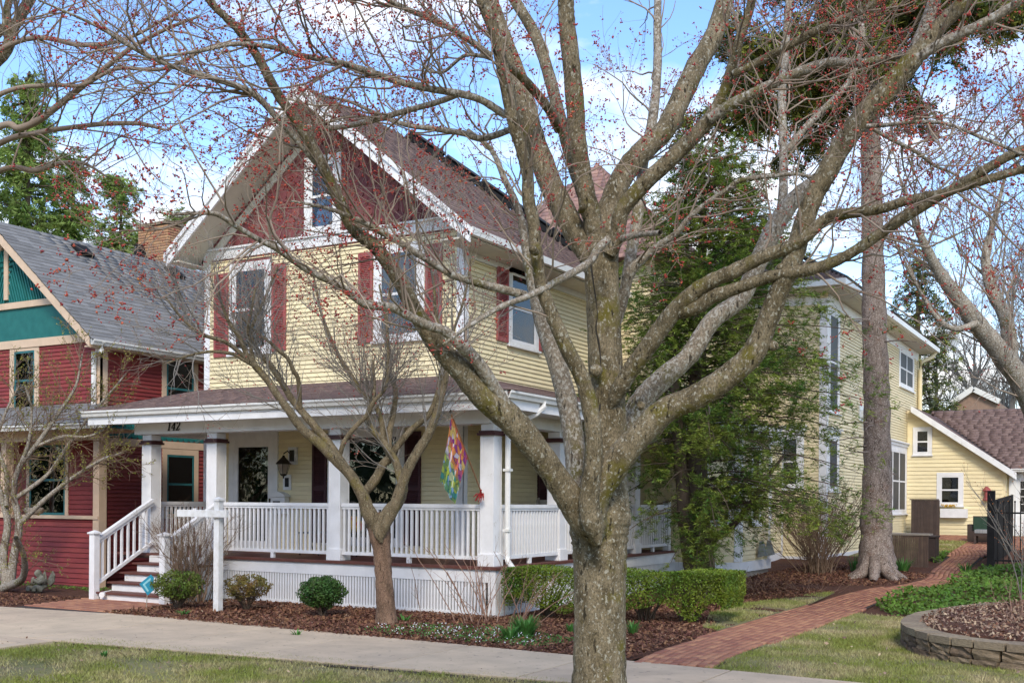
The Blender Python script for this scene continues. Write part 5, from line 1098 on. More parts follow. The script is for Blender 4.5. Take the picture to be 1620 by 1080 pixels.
for c in range(3):
    s_ = (c % 2) * .17; 
    while s_ < cu[-1] - .3:
        w_ = random.uniform(.27, .36); p = rat(s_ + w_ / 2); d = unit(rat(s_ + w_) - rat(s_)); a = math.atan2(d[1], d[0])
        o = bpy.data.objects.new('cap_stone' if c == 2 else 'stone_block', capm if c == 2 else random.choice(bms)); COL.objects.link(o); attach(o, rw)
        n2 = np.array([-d[1], d[0], 0]); p = p - n2 * (-.0 + .0) + n2 * (.012 * c)
        o.location = (p[0], p[1], -.03 + .12 * c + .06 + (0 if c < 2 else -.01) + g(p[1])); o.rotation_euler = (random.uniform(-.02, .02), random.uniform(-.02, .02), a); o.scale = (w_ - .008, .24 if c < 2 else .29, .115 if c < 2 else .085)
        s_ += w_
inner = [tuple(p) for p in rp[::4]] + [(6, 16), (6, 22), (-1, 20.5)]
BED = [(a + .1, b + .12) for a, b in inner]
sheet('raised_bed', BED, .27, M['mulch'], rw, kind=None, bumpy=.03, mound=.05, step=.3)
# ------------------------------------------------------------------ trees
def trace(pts, t0, t1, wscale=1.0, tv=None):
    """(px, py, width px) points of a limb seen in the photograph -> x, y, z, radius, with distance running t0..t1"""
    out = []; L = [0]
    for a, b in zip(pts, pts[1:]): L.append(L[-1] + math.hypot(b[0] - a[0], b[1] - a[1]))
    for p, l in zip(pts, L):
        t = t0 + (t1 - t0) * l / max(L[-1], 1); q = at(p[0], p[1], t); out.append((q[0], q[1], q[2], p[2] * t / FPX / 2 * wscale))
    return out
def collect(paths, K=14):
    """resample limb polylines to K points each so they can be ramified together"""
    P, R = [], []
    for p, r in paths:
        i = np.linspace(0, len(p) - 1, K); P.append(np.stack([np.interp(i, np.arange(len(p)), p[:, k]) for k in range(3)], 1)); R.append(np.interp(i, np.arange(len(p)), r))
    return np.array(P), np.array(R)

M['crack'] = mat('dark_bark_crack', (.02, .016, .011, 1), (.035, .028, .02, 1))
maple = thing('maple_tree', 'large bare foreground maple with many forking limbs and red buds', 'tree', (at(946, 1190, 8.0)[0], at(946, 1190, 8.0)[1], 0))
LM = []
def ml_(pts, t0, t1, m='bark', sides=14, spawn=True, knob=.05):
    P, R = limb('limb', trace(pts, t0, t1), M[m], maple, sides, knob)
    if spawn: LM.append((P, R))
    return P, R
T0 = 8.0
tr = [(941, 1215, 150), (944, 1165, 104), (948, 1080, 86), (949, 1000, 83), (949, 920, 83), (949, 870, 86), (948, 838, 94), (950, 812, 98), (954, 785, 82), (957, 740, 70), (960, 680, 62), (960, 624, 58), (955, 508, 53), (952, 440, 54), (950, 395, 57), (950, 375, 50)]
P, R = limb('trunk', trace(tr, T0, T0), M['bark'], maple, 28, .03, 8)
B0 = [(950, 395, 34), (940, 360, 32), (926, 300, 30), (914, 222, 28), (910, 167, 30), (903, 93, 28), (897, 37, 27), (895, 0, 26), (892, -60, 25), (888, -150, 22)]
ml_(B0, 8, 7.6)
ml_([(938, 410, 38), (912, 372, 38), (893, 335, 38), (873, 296, 37), (844, 215, 34), (825, 141, 31), (799, 67, 26), (784, 22, 23), (772, -20, 22), (750, -120, 19)], 8, 8.6)
ml_([(928, 320, 22), (907, 259, 22), (892, 207, 20), (881, 167, 19), (866, 111, 19), (847, 56, 18), (814, 0, 17), (780, -60, 15)], 8.1, 9.2)
ml_([(955, 385, 36), (962, 335, 36), (984, 281, 35), (1018, 237, 34), (1051, 207, 33), (1080, 150, 33), (1102, 104, 32), (1128, 59, 30), (1146, 5, 29), (1162, -60, 26), (1175, -150, 22)], 8.1, 8.9, 'bark')
ml_([(962, 400, 30), (977, 370, 26), (984, 333, 26), (1021, 289, 26), (1058, 255, 25), (1102, 211, 24), (1124, 185, 21), (1143, 148, 16), (1158, 104, 15), (1172, 56, 15), (1187, 11, 14), (1200, -60, 12)], 7.9, 7.2)
ml_([(1122, 188, 17), (1154, 167, 17), (1191, 148, 16), (1228, 130, 15), (1273, 111, 16), (1317, 98, 14), (1361, 100, 13), (1413, 89, 12), (1450, 84, 11)], 7.5, 6.9, 'barkpale', 10)
ml_([(1160, 118, 13), (1210, 93, 13), (1258, 67, 13), (1302, 44, 12), (1354, 22, 12), (1395, -2, 12), (1450, -50, 11)], 7.4, 6.8, 'bark', 10)
ml_([(962, 650, 8), (976, 622, 25), (996, 588, 28), (1024, 550, 28), (1061, 499, 29), (1095, 466, 27), (1125, 445, 24), (1163, 428, 23), (1209, 405, 21), (1255, 388, 20), (1282, 368, 19), (1310, 344, 18), (1347, 337, 17), (1395, 330, 16), (1435, 317, 15), (1487, 307, 15), (1524, 296, 14), (1572, 281, 14), (1640, 262, 12), (1720, 240, 10)], 7.9, 6.3)
ml_([(1075, 494, 22), (1103, 485, 23), (1130, 468, 22), (1163, 457, 20), (1218, 438, 19), (1278, 427, 19), (1310, 418, 18), (1347, 400, 17), (1402, 363, 17), (1450, 333, 16), (1498, 304, 16), (1543, 278, 16), (1598, 246, 15), (1660, 222, 14), (1760, 190, 11)], 7.55, 6.2)
ml_([(955, 770, 10), (968, 728, 34), (987, 684, 34), (1015, 633, 34), (1052, 596, 34), (1093, 559, 30), (1126, 508, 29), (1168, 476, 29), (1191, 434, 28), (1214, 383, 30), (1237, 341, 29), (1262, 310, 26), (1290, 288, 24)], 8.2, 8.3, 'barkpale')
H0 = [(945, 862, 12), (938, 838, 48), (930, 812, 60), (945, 772, 52), (987, 717, 45), (1024, 675, 42), (1056, 647, 40), (1098, 629, 39), (1144, 601, 38), (1191, 559, 37), (1212, 513, 34), (1230, 467, 31), (1252, 416, 32), (1274, 346, 31), (1290, 305, 32), (1310, 270, 34), (1332, 230, 33), (1365, 185, 35), (1399, 148, 36), (1436, 104, 34), (1461, 74, 28), (1487, 41, 26), (1524, 4, 23), (1570, -60, 20), (1620, -140, 16)]
ml_(H0, 7.8, 6.6, 'bark', 18)
ml_([(1434, 106, 22), (1455, 62, 21), (1472, 20, 20), (1482, -20, 19), (1495, -120, 15)], 6.9, 7.4, 'barkpale', 10)
ml_([(1450, 92, 17), (1487, 70, 16), (1524, 52, 16), (1569, 30, 15), (1625, -6, 13), (1700, -60, 10)], 6.85, 6.4, 'barkpale', 10)
I0 = [(945, 855, 12), (928, 832, 40), (912, 806, 46), (890, 770, 43), (853, 717, 42), (811, 666, 44), (769, 629, 45), (728, 582, 38), (700, 556, 32), (661, 500, 27), (633, 445, 24), (596, 393, 22), (559, 361, 20), (531, 305, 19), (504, 250, 18), (471, 194, 17), (439, 148, 16), (407, 89, 14), (374, 44, 13), (333, 4, 11), (300, -50, 9)]
ml_(I0, 7.8, 6.4, 'bark', 16)
ml_([(830, 690, 26), (806, 652, 22), (783, 615, 22), (756, 573, 21), (728, 545, 19), (703, 523, 16), (680, 516, 15), (647, 500, 14), (619, 486, 14), (578, 481, 13), (539, 453, 12), (502, 435, 11), (476, 420, 11), (439, 394, 10), (409, 379, 9), (372, 357, 8), (343, 339, 8), (310, 337, 6), (270, 340, 4)], 7.6, 6.0, 'barkpale', 10)
ml_([(832, 467, 14), (763, 449, 13), (717, 435, 12), (670, 407, 11), (624, 379, 10), (573, 351, 9), (520, 330, 6), (460, 318, 4)], 7.5, 6.7, 'barkpale', 9)
ml_([(962, 378, 13), (945, 395, 13), (931, 416, 12), (885, 443, 12), (839, 467, 10), (793, 485, 9), (746, 513, 7), (700, 545, 4)], 7.6, 6.9, 'barkpale', 8, False)
ml_([(948, 860, 10), (938, 830, 34), (932, 800, 34), (934, 770, 30), (940, 717, 28), (936, 661, 27), (922, 601, 25), (899, 555, 24), (876, 504, 22), (857, 453, 21), (848, 397, 20), (843, 346, 20), (836, 315, 20), (833, 267, 19), (810, 185, 19), (796, 111, 20), (781, 48, 19), (762, 0, 18), (745, -60, 16)], 7.6, 7.0, 'bark', 12)
ml_([(950, 850, 10), (932, 825, 36), (922, 790, 38), (913, 744, 35), (904, 670, 34), (885, 587, 30), (857, 508, 24), (839, 430, 18), (829, 370, 15), (821, 333, 12), (799, 285, 10), (777, 237, 8), (740, 205, 5)], 8.2, 8.8, 'barkpale', 12)
ml_([(800, 183, 13), (762, 159, 12), (725, 148, 12), (681, 141, 11), (633, 130, 11), (588, 115, 10), (540, 100, 10), (481, 89, 9), (426, 74, 8), (370, 70, 7), (315, 81, 6), (250, 90, 4)], 7.3, 6.3, 'barkpale', 9)
ml_([(820, 196, 8), (803, 207, 11), (762, 219, 11), (733, 211, 10), (688, 204, 9), (640, 197, 8), (596, 180, 6), (550, 160, 5), (500, 150, 3)], 7.4, 7.9, 'barkpale', 8)
ml_([(724, 150, 10), (688, 163, 10), (633, 178, 10), (596, 189, 10), (540, 201, 9), (500, 203, 8), (470, 196, 6), (420, 190, 4)], 7.2, 7.7, 'barkpale', 8)
ml_([(777, 89, 11), (747, 67, 10), (699, 37, 10), (651, 18, 9), (614, 0, 8), (560, -30, 7)], 7.1, 6.6, 'barkpale', 8)
ml_([(778, 93, 8), (762, 89, 7), (733, 89, 6), (699, 115, 5), (670, 105, 3)], 7.1, 7.4, 'barkpale', 7)
ml_([(799, 100, 12), (829, 126, 14), (866, 170, 15), (884, 205, 15)], 7.5, 8.3, 'bark', 9, False)
ml_([(504, 262, 11), (467, 218, 11), (437, 185, 11), (400, 148, 10), (355, 130, 9), (315, 118, 9), (259, 100, 8), (207, 74, 7), (150, 40, 5), (60, 0, 3)], 6.9, 6.0, 'barkpale', 9)
ml_([(970, 520, 20), (982, 485, 19), (996, 434, 17), (1015, 411, 14), (1043, 388, 12), (1070, 369, 10), (1089, 346, 9), (1117, 322, 8), (1150, 300, 8), (1173, 285, 8), (1228, 278, 7), (1265, 276, 5), (1320, 290, 4)], 8.2, 7.4, 'barkpale', 9)
ml_([(992, 440, 18), (1000, 393, 19), (1008, 346, 18), (1018, 259, 17), (1033, 185, 16), (1040, 111, 14), (1040, 37, 13), (1042, -40, 11)], 8.2, 9.0, 'barkpale', 9)
ml_([(1236, 340, 18), (1239, 300, 15), (1239, 222, 13), (1237, 148, 13), (1243, 74, 12), (1248, 0, 11), (1255, -70, 9)], 8.3, 9.2, 'barkpale', 9)
ml_([(1240, 240, 9), (1250, 232, 11), (1276, 200, 11), (1317, 159, 10), (1347, 122, 8), (1365, 67, 7), (1362, 25, 5)], 8.7, 9.2, 'barkpale', 8)
ml_([(985, 377, 12), (1010, 372, 9), (1045, 368, 9)], 7.8, 7.3, 'barkpale', 8, False)
ml_([(1376, 202, 6), (1413, 222, 7), (1450, 241, 6), (1480, 263, 5), (1513, 278, 4), (1560, 320, 3)], 6.9, 7.6, 'barkpale', 7)
ml_([(1372, 200, 8), (1410, 197, 7), (1450, 193, 7), (1498, 196, 6), (1554, 218, 6), (1620, 245, 5)], 6.9, 6.2, 'barkpale', 7)
ml_([(1120, 640, 0.1), (1122, 646, 3), (1122, 655, 2)], 7.7, 7.7, 'twig', 6, False)
# cut stubs and knots
for (px, py, dx, dy, w, t) in ((596, 393, -14, -14, 15, 7.05), (633, 445, -6, -16, 15, 7.15), (1230, 430, 12, -14, 20, 7.3), (848, 400, -12, -12, 17, 7.2), (1216, 545, 18, 5, 22, 7.4), (1085, 635, -5, -14, 10, 7.6), (918, 335, 10, -16, 14, 7.9), (756, 575, -12, 4, 12, 7.5), (940, 585, 8, 2, 26, 7.85), (1013, 640, 3, 6, 18, 7.85)):
    w *= .8; dx *= .7; dy *= .7; q = trace([(px, py, w * .8), (px + dx * .5, py + dy * .5, w), (px + dx * .85, py + dy * .85, w * .7), (px + dx, py + dy, w * .1)], t, t - .09)
    limb('knot', q, M['bark'], maple, 12, .06, 3)
for q_, t_ in (([(934, 405), (938, 440), (945, 494), (943, 520), (950, 559), (952, 624), (949, 650), (951, 693), (948, 744), (951, 770)], 7.888),):
    s_ = trace([(a, b, random.uniform(1.5, 4)) for a, b in q_], t_, t_); limb('bark_crack', s_, M['crack'], maple, 6, .2, 6)
P0, R0 = collect(LM, 16)
keep = R0.max(1) < .10
Pt, Rt = P0, R0
A1, B1 = ramify(Pt, Rt * .9, 520, (.45, 1.45), 8, (30, 65), .12, .2, out=.008, rmin=.003, wig=.22, rpar=.042, rpow=.6)
A2, B2 = ramify(A1, B1, 1050, (.25, .75), 6, (25, 60), .18, .1, rmin=.0019, wig=.22)
A3, B3 = ramify(A2, B2, 4300, (.12, .42), 5, (25, 60), .15, .1, rmin=.0014, wig=.18)
tube_obj('twigs', A1, B1, 5, M['twig'], maple, 'stuff'); tube_obj('twigs', A2, B2, 4, M['twig'], maple, 'stuff'); tube_obj('twigs', A3, B3, 3, M['twig'], maple, 'stuff')
def bud_points(P, per, jit=.008):
    n, K, _ = P.shape; i = rng.integers(0, n, per); j = rng.integers(2, K, per); return P[i, j] + rng.normal(size=(per, 3)) * jit
tips = A3[:, -1]
BPN = np.concatenate([tips, tips + rng.normal(size=tips.shape) * .012, bud_points(A3, 9000), bud_points(A2, 2600)])
BPN = np.concatenate([BPN, BPN[rng.integers(0, len(BPN), 15000)] + rng.normal(size=(15000, 3)) * .011])
px_ = (BPN @ AR) / (BPN @ AF)
octs('buds', BPN, .0068, M['bud'], maple)
octs('buds', BPN[rng.integers(0, len(BPN), 600)] + rng.normal(size=(600, 3)) * .01, .0065, M['bud2'], maple)

# second maple whose limbs enter from the left, trunk just outside the picture
mp2 = thing('maple_tree', 'bare maple whose thin limbs reach in from the left edge of the picture', 'tree', (at(-330, 1000, 8.6)[0], at(-330, 1000, 8.6)[1], 0))
LM2 = []
b2 = at(-330, 1000, 8.6)
limb('trunk', [(b2[0], b2[1], -.1, .26), (b2[0], b2[1], .6, .2), (b2[0] + .02, b2[1], 1.6, .18), (b2[0] + .05, b2[1], 2.4, .17), (b2[0], b2[1], 3.6, .13), (b2[0] - .1, b2[1], 5.2, .1), (b2[0], b2[1], 7, .05)], M['bark'], mp2, 18, .03)
def mv(pts, t0, t1, m='twig', s=8):
    P, R = limb('limb', trace([(-320, 560, pts[0][2] * 2.2), (-180, pts[0][1] + 110, pts[0][2] * 1.6)] + pts, t0, t1), M[m], mp2, s, .03); LM2.append((P, R))
mv([(-10, 232, 10), (56, 211, 9), (111, 202, 8), (167, 196, 8), (222, 196, 7), (262, 206, 4)], 8.4, 7.4)
mv([(-10, 274, 9), (56, 270, 8), (93, 259, 8), (133, 259, 5), (170, 280, 3)], 8.4, 7.8)
mv([(-10, 205, 11), (30, 203, 11), (63, 189, 11), (111, 152, 10), (148, 122, 9), (185, 93, 8), (211, 74, 7), (259, 48, 6), (315, 26, 4)], 8.3, 7.0)
mv([(-10, 100, 20), (19, 48, 17), (37, 19, 15), (60, -20, 13)], 8.2, 7.6, 'bark')
mv([(-10, 60, 14), (10, 18, 12), (20, -30, 11)], 8.2, 7.9, 'bark')
mv([(-10, 154, 8), (74, 135, 7), (130, 135, 6), (185, 109, 6), (259, 109, 6), (333, 74, 5), (381, 67, 4)], 8.2, 6.9)
mv([(-10, 85, 9), (60, 60, 8), (130, 72, 7), (200, 62, 5), (280, 20, 4)], 8.2, 7.1)
P2_, R2_ = collect(LM2, 14)
A1, B1 = ramify(P2_, R2_, 70, (.6, 1.5), 7, (25, 60), .12, .35, out=.007, rmin=.0028, wig=.15)
A2, B2 = ramify(A1, B1, 300, (.25, .8), 6, (25, 60), .12, .1, rmin=.0018, wig=.16)
A3, B3 = ramify(A2, B2, 900, (.12, .4), 5, (25, 60), .12, .1, rmin=.0013, wig=.18)
for A_1, B_1, s_ in ((A1, B1, 5), (A2, B2, 4), (A3, B3, 3)): tube_obj('twigs', A_1, B_1, s_, M['twig'], mp2, 'stuff')
Q = np.concatenate([A3[:, -1], bud_points(A3, 1200)]); octs('buds', Q, .0058, M['bud'], mp2)

# small vase-shaped tree in the mulch bed
tb = at(611, 989, 16.32)
sm = thing('crabapple_tree', 'small vase shaped bare tree with dense twiggy crown in front of the porch', 'tree', (tb[0], tb[1], 0))
SMs = []
limb('trunk', trace([(611, 1000, 50), (611, 975, 34), (609, 940, 29), (606, 900, 27), (604, 868, 29), (600, 842, 35), (596, 826, 34), (590, 815, 26)], 16.35, 16.35), M['smallroot'], sm, 18, .06, 6)
def ms2(pts, t0, t1, m='smallbark', s=10):
    P, R = limb('limb', trace(pts, t0, t1), M[m], sm, s, .04); SMs.append((P, R))
ms2([(597, 832, 28), (582, 808, 24), (575, 786, 20), (565, 768, 18), (552, 748, 17), (530, 726, 17), (504, 700, 15), (478, 678, 14), (456, 648, 13), (437, 622, 12), (425, 603, 12), (411, 587, 11), (403, 578, 10), (398, 560, 7), (397, 546, 6), (392, 525, 5), (398, 490, 4), (405, 450, 3)], 16.3, 15.4)
ms2([(403, 578, 9), (390, 560, 8), (378, 532, 7), (367, 518, 6), (356, 495, 5), (345, 460, 3)], 15.45, 15.0)
ms2([(403, 578, 8), (386, 569, 7), (369, 560, 6), (335, 556, 5), (300, 562, 4), (262, 575, 3)], 15.45, 14.9)
ms2([(400, 576, 7), (376, 555, 7), (355, 540, 6), (328, 532, 6), (307, 521, 5), (285, 500, 4), (262, 470, 3)], 15.45, 14.6)
ms2([(562, 765, 13), (545, 738, 14), (522, 704, 14), (507, 685, 13), (485, 659, 12), (463, 633, 11), (447, 607, 10), (428, 578, 9), (411, 561, 8), (403, 547, 7), (398, 520, 6), (420, 470, 4), (440, 420, 3)], 16.4, 16.2)
ms2([(475, 646, 8), (472, 601, 7), (464, 586, 7), (456, 568, 6), (443, 556, 6), (425, 540, 5), (405, 525, 4), (380, 500, 3)], 16.3, 15.6)
ms2([(537, 722, 8), (544, 700, 8), (559, 678, 8), (581, 656, 8), (590, 637, 7), (611, 611, 6), (614, 580, 5), (612, 520, 4), (600, 450, 3)], 16.4, 16.0)
ms2([(572, 784, 14), (593, 759, 15), (607, 733, 14), (618, 722, 14), (607, 700, 10), (604, 667, 10), (593, 641, 9), (574, 622, 8), (559, 600, 7), (535, 560, 6), (510, 500, 5), (495, 430, 3)], 16.4, 16.9)
ms2([(616, 724, 12), (615, 689, 11), (622, 656, 9), (626, 618, 8), (619, 598, 7), (616, 560, 6), (612, 500, 5), (620, 430, 3)], 16.5, 17.2)
ms2([(616, 724, 12), (633, 700, 11), (652, 678, 10), (678, 656, 9), (692, 622, 8), (700, 580, 7), (715, 530, 5), (735, 470, 4), (745, 410, 3)], 16.5, 16.0)
ms2([(603, 858, 6), (600, 838, 22), (615, 810, 22), (628, 795, 21), (637, 770, 18), (630, 742, 14), (622, 722, 12), (606, 698, 10), (590, 680, 9), (582, 655, 8), (592, 620, 6), (590, 570, 4)], 16.2, 16.6)
ms2([(604, 850, 8), (612, 825, 18), (622, 806, 18), (633, 775, 18), (645, 742, 17), (662, 712, 16), (676, 690, 15), (688, 662, 13), (697, 630, 12), (706, 590, 10), (704, 550, 8), (690, 500, 6), (685, 440, 4), (670, 380, 3)], 16.2, 15.6)
Ps, Rs = collect(SMs, 16)
A1, B1 = ramify(Ps, Rs, 210, (.7, 1.8), 7, (22, 60), .22, .42, out=.010, rmin=.0055, wig=.12)
A2, B2 = ramify(A1, B1, 1000, (.35, 1.0), 6, (22, 55), .18, .1, rmin=.0038, wig=.2)
A3, B3 = ramify(A2, B2, 3000, (.2, .55), 5, (22, 60), .15, .1, rmin=.0027, wig=.16)
for A_1, B_1, s_ in ((A1, B1, 5), (A2, B2, 4), (A3, B3, 3)): tube_obj('twigs', A_1, B_1, s_, M['greytwig'] if s_ > 3 else M['twig'], sm, 'stuff')
Q = np.concatenate([A3[:, -1][::2], bud_points(A3, 900)]); octs('buds', Q, .011, M['bud'], sm)

# ------------------------------------------------------------------ conifers
def sprays(P, R, n, ln, k, droop, up=0.0, ang=(35, 75)):
    return ramify(P, R, n, ln, k, ang, up, .12, rmin=.003, wig=.10, droop=droop)
def needles(name, P, m, parent, per, size, aspect=.28, dsp=.35, jit=.02, flat=.5):
    """needle tufts along twig polylines P"""
    n, K, _ = P.shape; N = n * per; i = rng.integers(0, n, N); t = rng.random(N) * (K - 1.01); j = t.astype(int); f = (t - j)[:, None]
    C = P[i, j] * (1 - f) + P[i, j + 1] * f + rng.normal(size=(N, 3)) * jit
    D = unit(P[i, j + 1] - P[i, j]); side = unit(np.cross(D, np.array([0, 0, 1.]))) * rng.choice([-1, 1], N)[:, None]
    return leaves(name, C + side * size * .25, size, m, parent, aspect, N=np.tile([0, 0, 1.], (N, 1)), spread=flat, D=unit(D + side * .8), dspread=dsp)
hb = at(1107, 952, 20.6)
hm = thing('hemlock_tree', 'double trunked green hemlock in front of the bay behind the clipped hedge', 'tree', (hb[0], hb[1], 0))
HK = 20.6
limb('trunk', trace([(1118, 965, 46), (1112, 930, 42), (1110, 880, 40), (1104, 800, 36), (1102, 700, 32), (1104, 600, 27), (1108, 480, 20), (1112, 360, 12), (1114, 245, 4)], HK, HK), M['darkbark'], hm, 14, .05)
limb('trunk', trace([(1105, 950, 26), (1095, 900, 26), (1085, 830, 24), (1078, 750, 20), (1070, 650, 17), (1062, 540, 13), (1052, 440, 6)], HK - .1, HK - .3), M['darkbark'], hm, 12, .05)
limb('trunk', trace([(1112, 860, 16), (1150, 838, 12), (1185, 800, 10), (1210, 760, 7), (1240, 720, 4)], HK, HK - .6), M['darkbark'], hm, 8, .05)
nb = 410; zz = 1.0 + 7.2 * rng.random(nb) ** .9; az_ = rng.random(nb) * 2 * np.pi
prof = np.interp(zz, [1, 2.0, 3.5, 5.0, 6.6, 7.6, 8.4], [1.6, 2.35, 2.45, 2.1, 1.5, 1.05, .5])
hx = hb[0] + (zz - 2) * .02; lenb = prof * rng.uniform(.6, 1.12, nb)
K = 8; Pb = np.empty((nb, K, 3)); d = np.stack([np.cos(az_), np.sin(az_), np.full(nb, .25)], 1)
for j in range(K):
    t = j / (K - 1); Pb[:, j] = np.stack([hx + d[:, 0] * lenb * t, hb[1] + d[:, 1] * lenb * t, zz + .22 * lenb * t - .34 * lenb * t ** 2.2 * np.interp(zz, [1, 4, 8], [1.3, 1, .3])], 1)
# more crown towards the right, less hanging low on the left
right = (Pb[:, -1] - hb) @ AR; keepb = ~((zz < 2.9) & (right < -.2) & (rng.random(nb) < .72)); keepb &= ~((zz < 3.2) & (right > .9) & (zz < 1.7)); Pb = Pb[keepb]
ext = 1 + .34 * np.clip(((Pb[:, -1] - hb) @ AR) / 2, -.3, 1)[:, None, None]; Pb = hb[None, None] * np.array([1, 1, 0]) + (Pb - hb * np.array([1, 1, 0])) * np.concatenate([ext, ext, np.ones_like(ext)], 2)
Rb = np.linspace(.02, .004, K)[None] * np.ones((len(Pb), 1)); tube_obj('branches', Pb, Rb, 5, M['darkbark'], hm, 'stuff')
S1, Q1 = sprays(Pb, Rb, 4700, (.3, .8), 5, .10)
tube_obj('twigs', S1, Q1 * .6, 3, M['darkbark'], hm, 'stuff')
S2, Q2 = sprays(S1, Q1, 14500, (.12, .32), 3, .06)
needles('foliage', S2, M['hemlock'], hm, 17, .088, .17, jit=.012, flat=.4, dsp=.22)

# big spruce: flaky trunk, heavy drooping boughs at the top
sb = on_ground(1386, 916)
sp_ = thing('spruce_tree', 'tall spruce with thick flaky trunk and drooping boughs beside the brick path', 'tree', sb)
ST = 24.4
limb('trunk', trace([(1386, 935, 84), (1386, 915, 70), (1387, 890, 58), (1386, 850, 50), (1387, 800, 46), (1388, 700, 41), (1386, 600, 40), (1383, 500, 37), (1381, 400, 34), (1379, 300, 32), (1377, 180, 28), (1376, 60, 26), (1376, -80, 24), (1376, -260, 20), (1377, -500, 12), (1378, -760, 3)], ST, ST), M['sprucebark'], sp_, 24, .07, 6)
for k in range(7):
    a = k * .9 + .3; r0 = .42; x, y = sb[0] + .3 * math.cos(a), sb[1] + .3 * math.sin(a)
    limb('root', [(sb[0] + .2 * math.cos(a), sb[1] + .2 * math.sin(a), sb[2] + .5, .12), (x, y, sb[2] + .18, .13), (sb[0] + .62 * math.cos(a), sb[1] + .62 * math.sin(a), sb[2] - .02, .07)], M['sprucebark'], sp_, 8, .08, 4)
for k in range(16):
    z = random.uniform(2.4, 9); a = random.uniform(0, 6.28); L = random.uniform(.3, .9)
    limb('dead_branch', [(sb[0] + .2 * math.cos(a), sb[1] + .2 * math.sin(a), z, .02), (sb[0] + (.2 + L / 2) * math.cos(a), sb[1] + (.2 + L / 2) * math.sin(a), z - .02, .012), (sb[0] + (.2 + L) * math.cos(a), sb[1] + (.2 + L) * math.sin(a), z - .12, .005)], M['sprucebark'], sp_, 5, .05, 3)
def spruce_crown(root, c, z0, z1, rmax, nb, seed, m1, m2, tw=2600, t2=9000, per=9, nsz=.12, sprayl=(.35, 1.0), hang=.28, below=1.0, taper=1.0, asp=.2):
    zz = z0 + (z1 - z0) * rng.random(nb) ** 1.15; az_ = rng.random(nb) * 2 * np.pi; ln = rmax * (1 - ((zz - z0) / (z1 - z0)) ** taper * .92) * rng.uniform(.65, 1.1, nb)
    K = 9; Pb = np.empty((nb, K, 3))
    for j in range(K):
        t = j / (K - 1); Pb[:, j] = np.stack([c[0] + np.cos(az_) * ln * t, c[1] + np.sin(az_) * ln * t, zz + .10 * ln * t - below * (.42 * ln * t ** 1.6) + .16 * ln * t ** 5], 1)
    Pb[:, 1:] += rng.normal(size=Pb[:, 1:].shape) * .05
    Rb = np.linspace(.05, .008, K)[None] * np.ones((nb, 1)); tube_obj('branches', Pb, Rb, 5, M['darkbark'], root, 'stuff')
    S1, Q1 = ramify(Pb, Rb, tw, sprayl, 5, (40, 85), -.15, .12, rmin=.004, wig=.1, droop=hang)
    tube_obj('twigs', S1, Q1 * .5, 3, M['darkbark'], root, 'stuff')
    S2, Q2 = ramify(S1, Q1, t2, (.15, .5), 3, (20, 60), -.3, .05, rmin=.003, wig=.1, droop=.25)
    h = len(S2) * 6 // 10
    needles('foliage', S2[:h], m1, root, per, nsz, asp, jit=.03, flat=.7); needles('foliage', S2[h:], m2, root, per, nsz, asp, jit=.03, flat=.7)
spruce_crown(sp_, sb, 10.9, 24, 4.4, 115, 1, M['spruce'], M['sprucedk'], 4800, 24000, 13, .16, taper=.9)

def conifer(px, py, t, h, r, label, m1, m2, name='evergreen_tree', z0=1.5, nb=110, tw=1500, t2=5000, per=8, nsz=.2, group=None, below=.6, taper=1.5):
    q = at(px, py, t); c = (q[0], q[1], g(q[1])); T_ = thing(name, label, 'tree', c, group)
    limb('trunk', [(c[0], c[1], c[2] - .2, .3), (c[0], c[1], c[2] + h * .5, .18), (c[0], c[1], c[2] + h * .97, .03)], M['darkbark'], T_, 10, .05, 8)
    spruce_crown(T_, c, z0, c[2] + h, r, nb, 3, m1, m2, tw, t2, per, nsz, (.5, 1.3), .1, below, taper); return T_
conifer(1450, 800, 52, 12.8, 3.0, 'dark conifer rising behind the back corner of the yellow house', M['sprucedk'], M['spruce'], 'spruce_tree')
conifer(1195, 800, 44, 11.9, 3.0, 'dark spiky conifer showing between the maple limbs above the hemlock', M['sprucedk'], M['hemlock'], 'spruce_tree', nb=90, tw=1100, t2=3500)
conifer(40, 800, 44, 18.2, 3.6, 'tall bright green evergreen at the far left behind the red house', M['pine'], M['pine'], nb=220, tw=3000, t2=11000, nsz=.25)
conifer(-60, 800, 40, 15.5, 3.0, 'bright green evergreen cut by the left edge of the picture', M['pine'], M['pine'], nb=150, tw=1800, t2=6000, nsz=.25)
conifer(112, 800, 46, 15.6, 3.2, 'bushy bright evergreen over the middle of the grey roof ridge', M['pine'], M['pine'], nb=180, tw=2400, t2=9000, nsz=.25)
conifer(188, 800, 48, 14.9, 3.0, 'narrow bright evergreen just left of the buff brick chimney', M['pine'], M['pine'], nb=160, tw=2200, t2=8000, nsz=.25)
conifer(275, 800, 50, 14.2, 3.0, 'bright evergreen behind the buff brick chimney', M['pine'], M['pine'], nb=150, tw=1800, t2=7000, nsz=.25)
# wooded far side of the street, behind the camera: it shows as dark reflections in the windows
nw = 9000; wx = rng.uniform(-75, 45, nw); wz = rng.random(nw); wt = 9 + 3 * np.sin(wx * .33) + 2 * np.sin(wx * .9 + 1)
o = leaves('street_trees', np.column_stack([wx, -20 + rng.normal(size=nw) * 2.5, .3 + wz * wt]), 1.1, M['sprucedk'], None, .6)
o['label'] = 'mass of dark trees on the far side of the street, reflected in the windows'; o['category'] = 'trees'; o['kind'] = 'stuff'

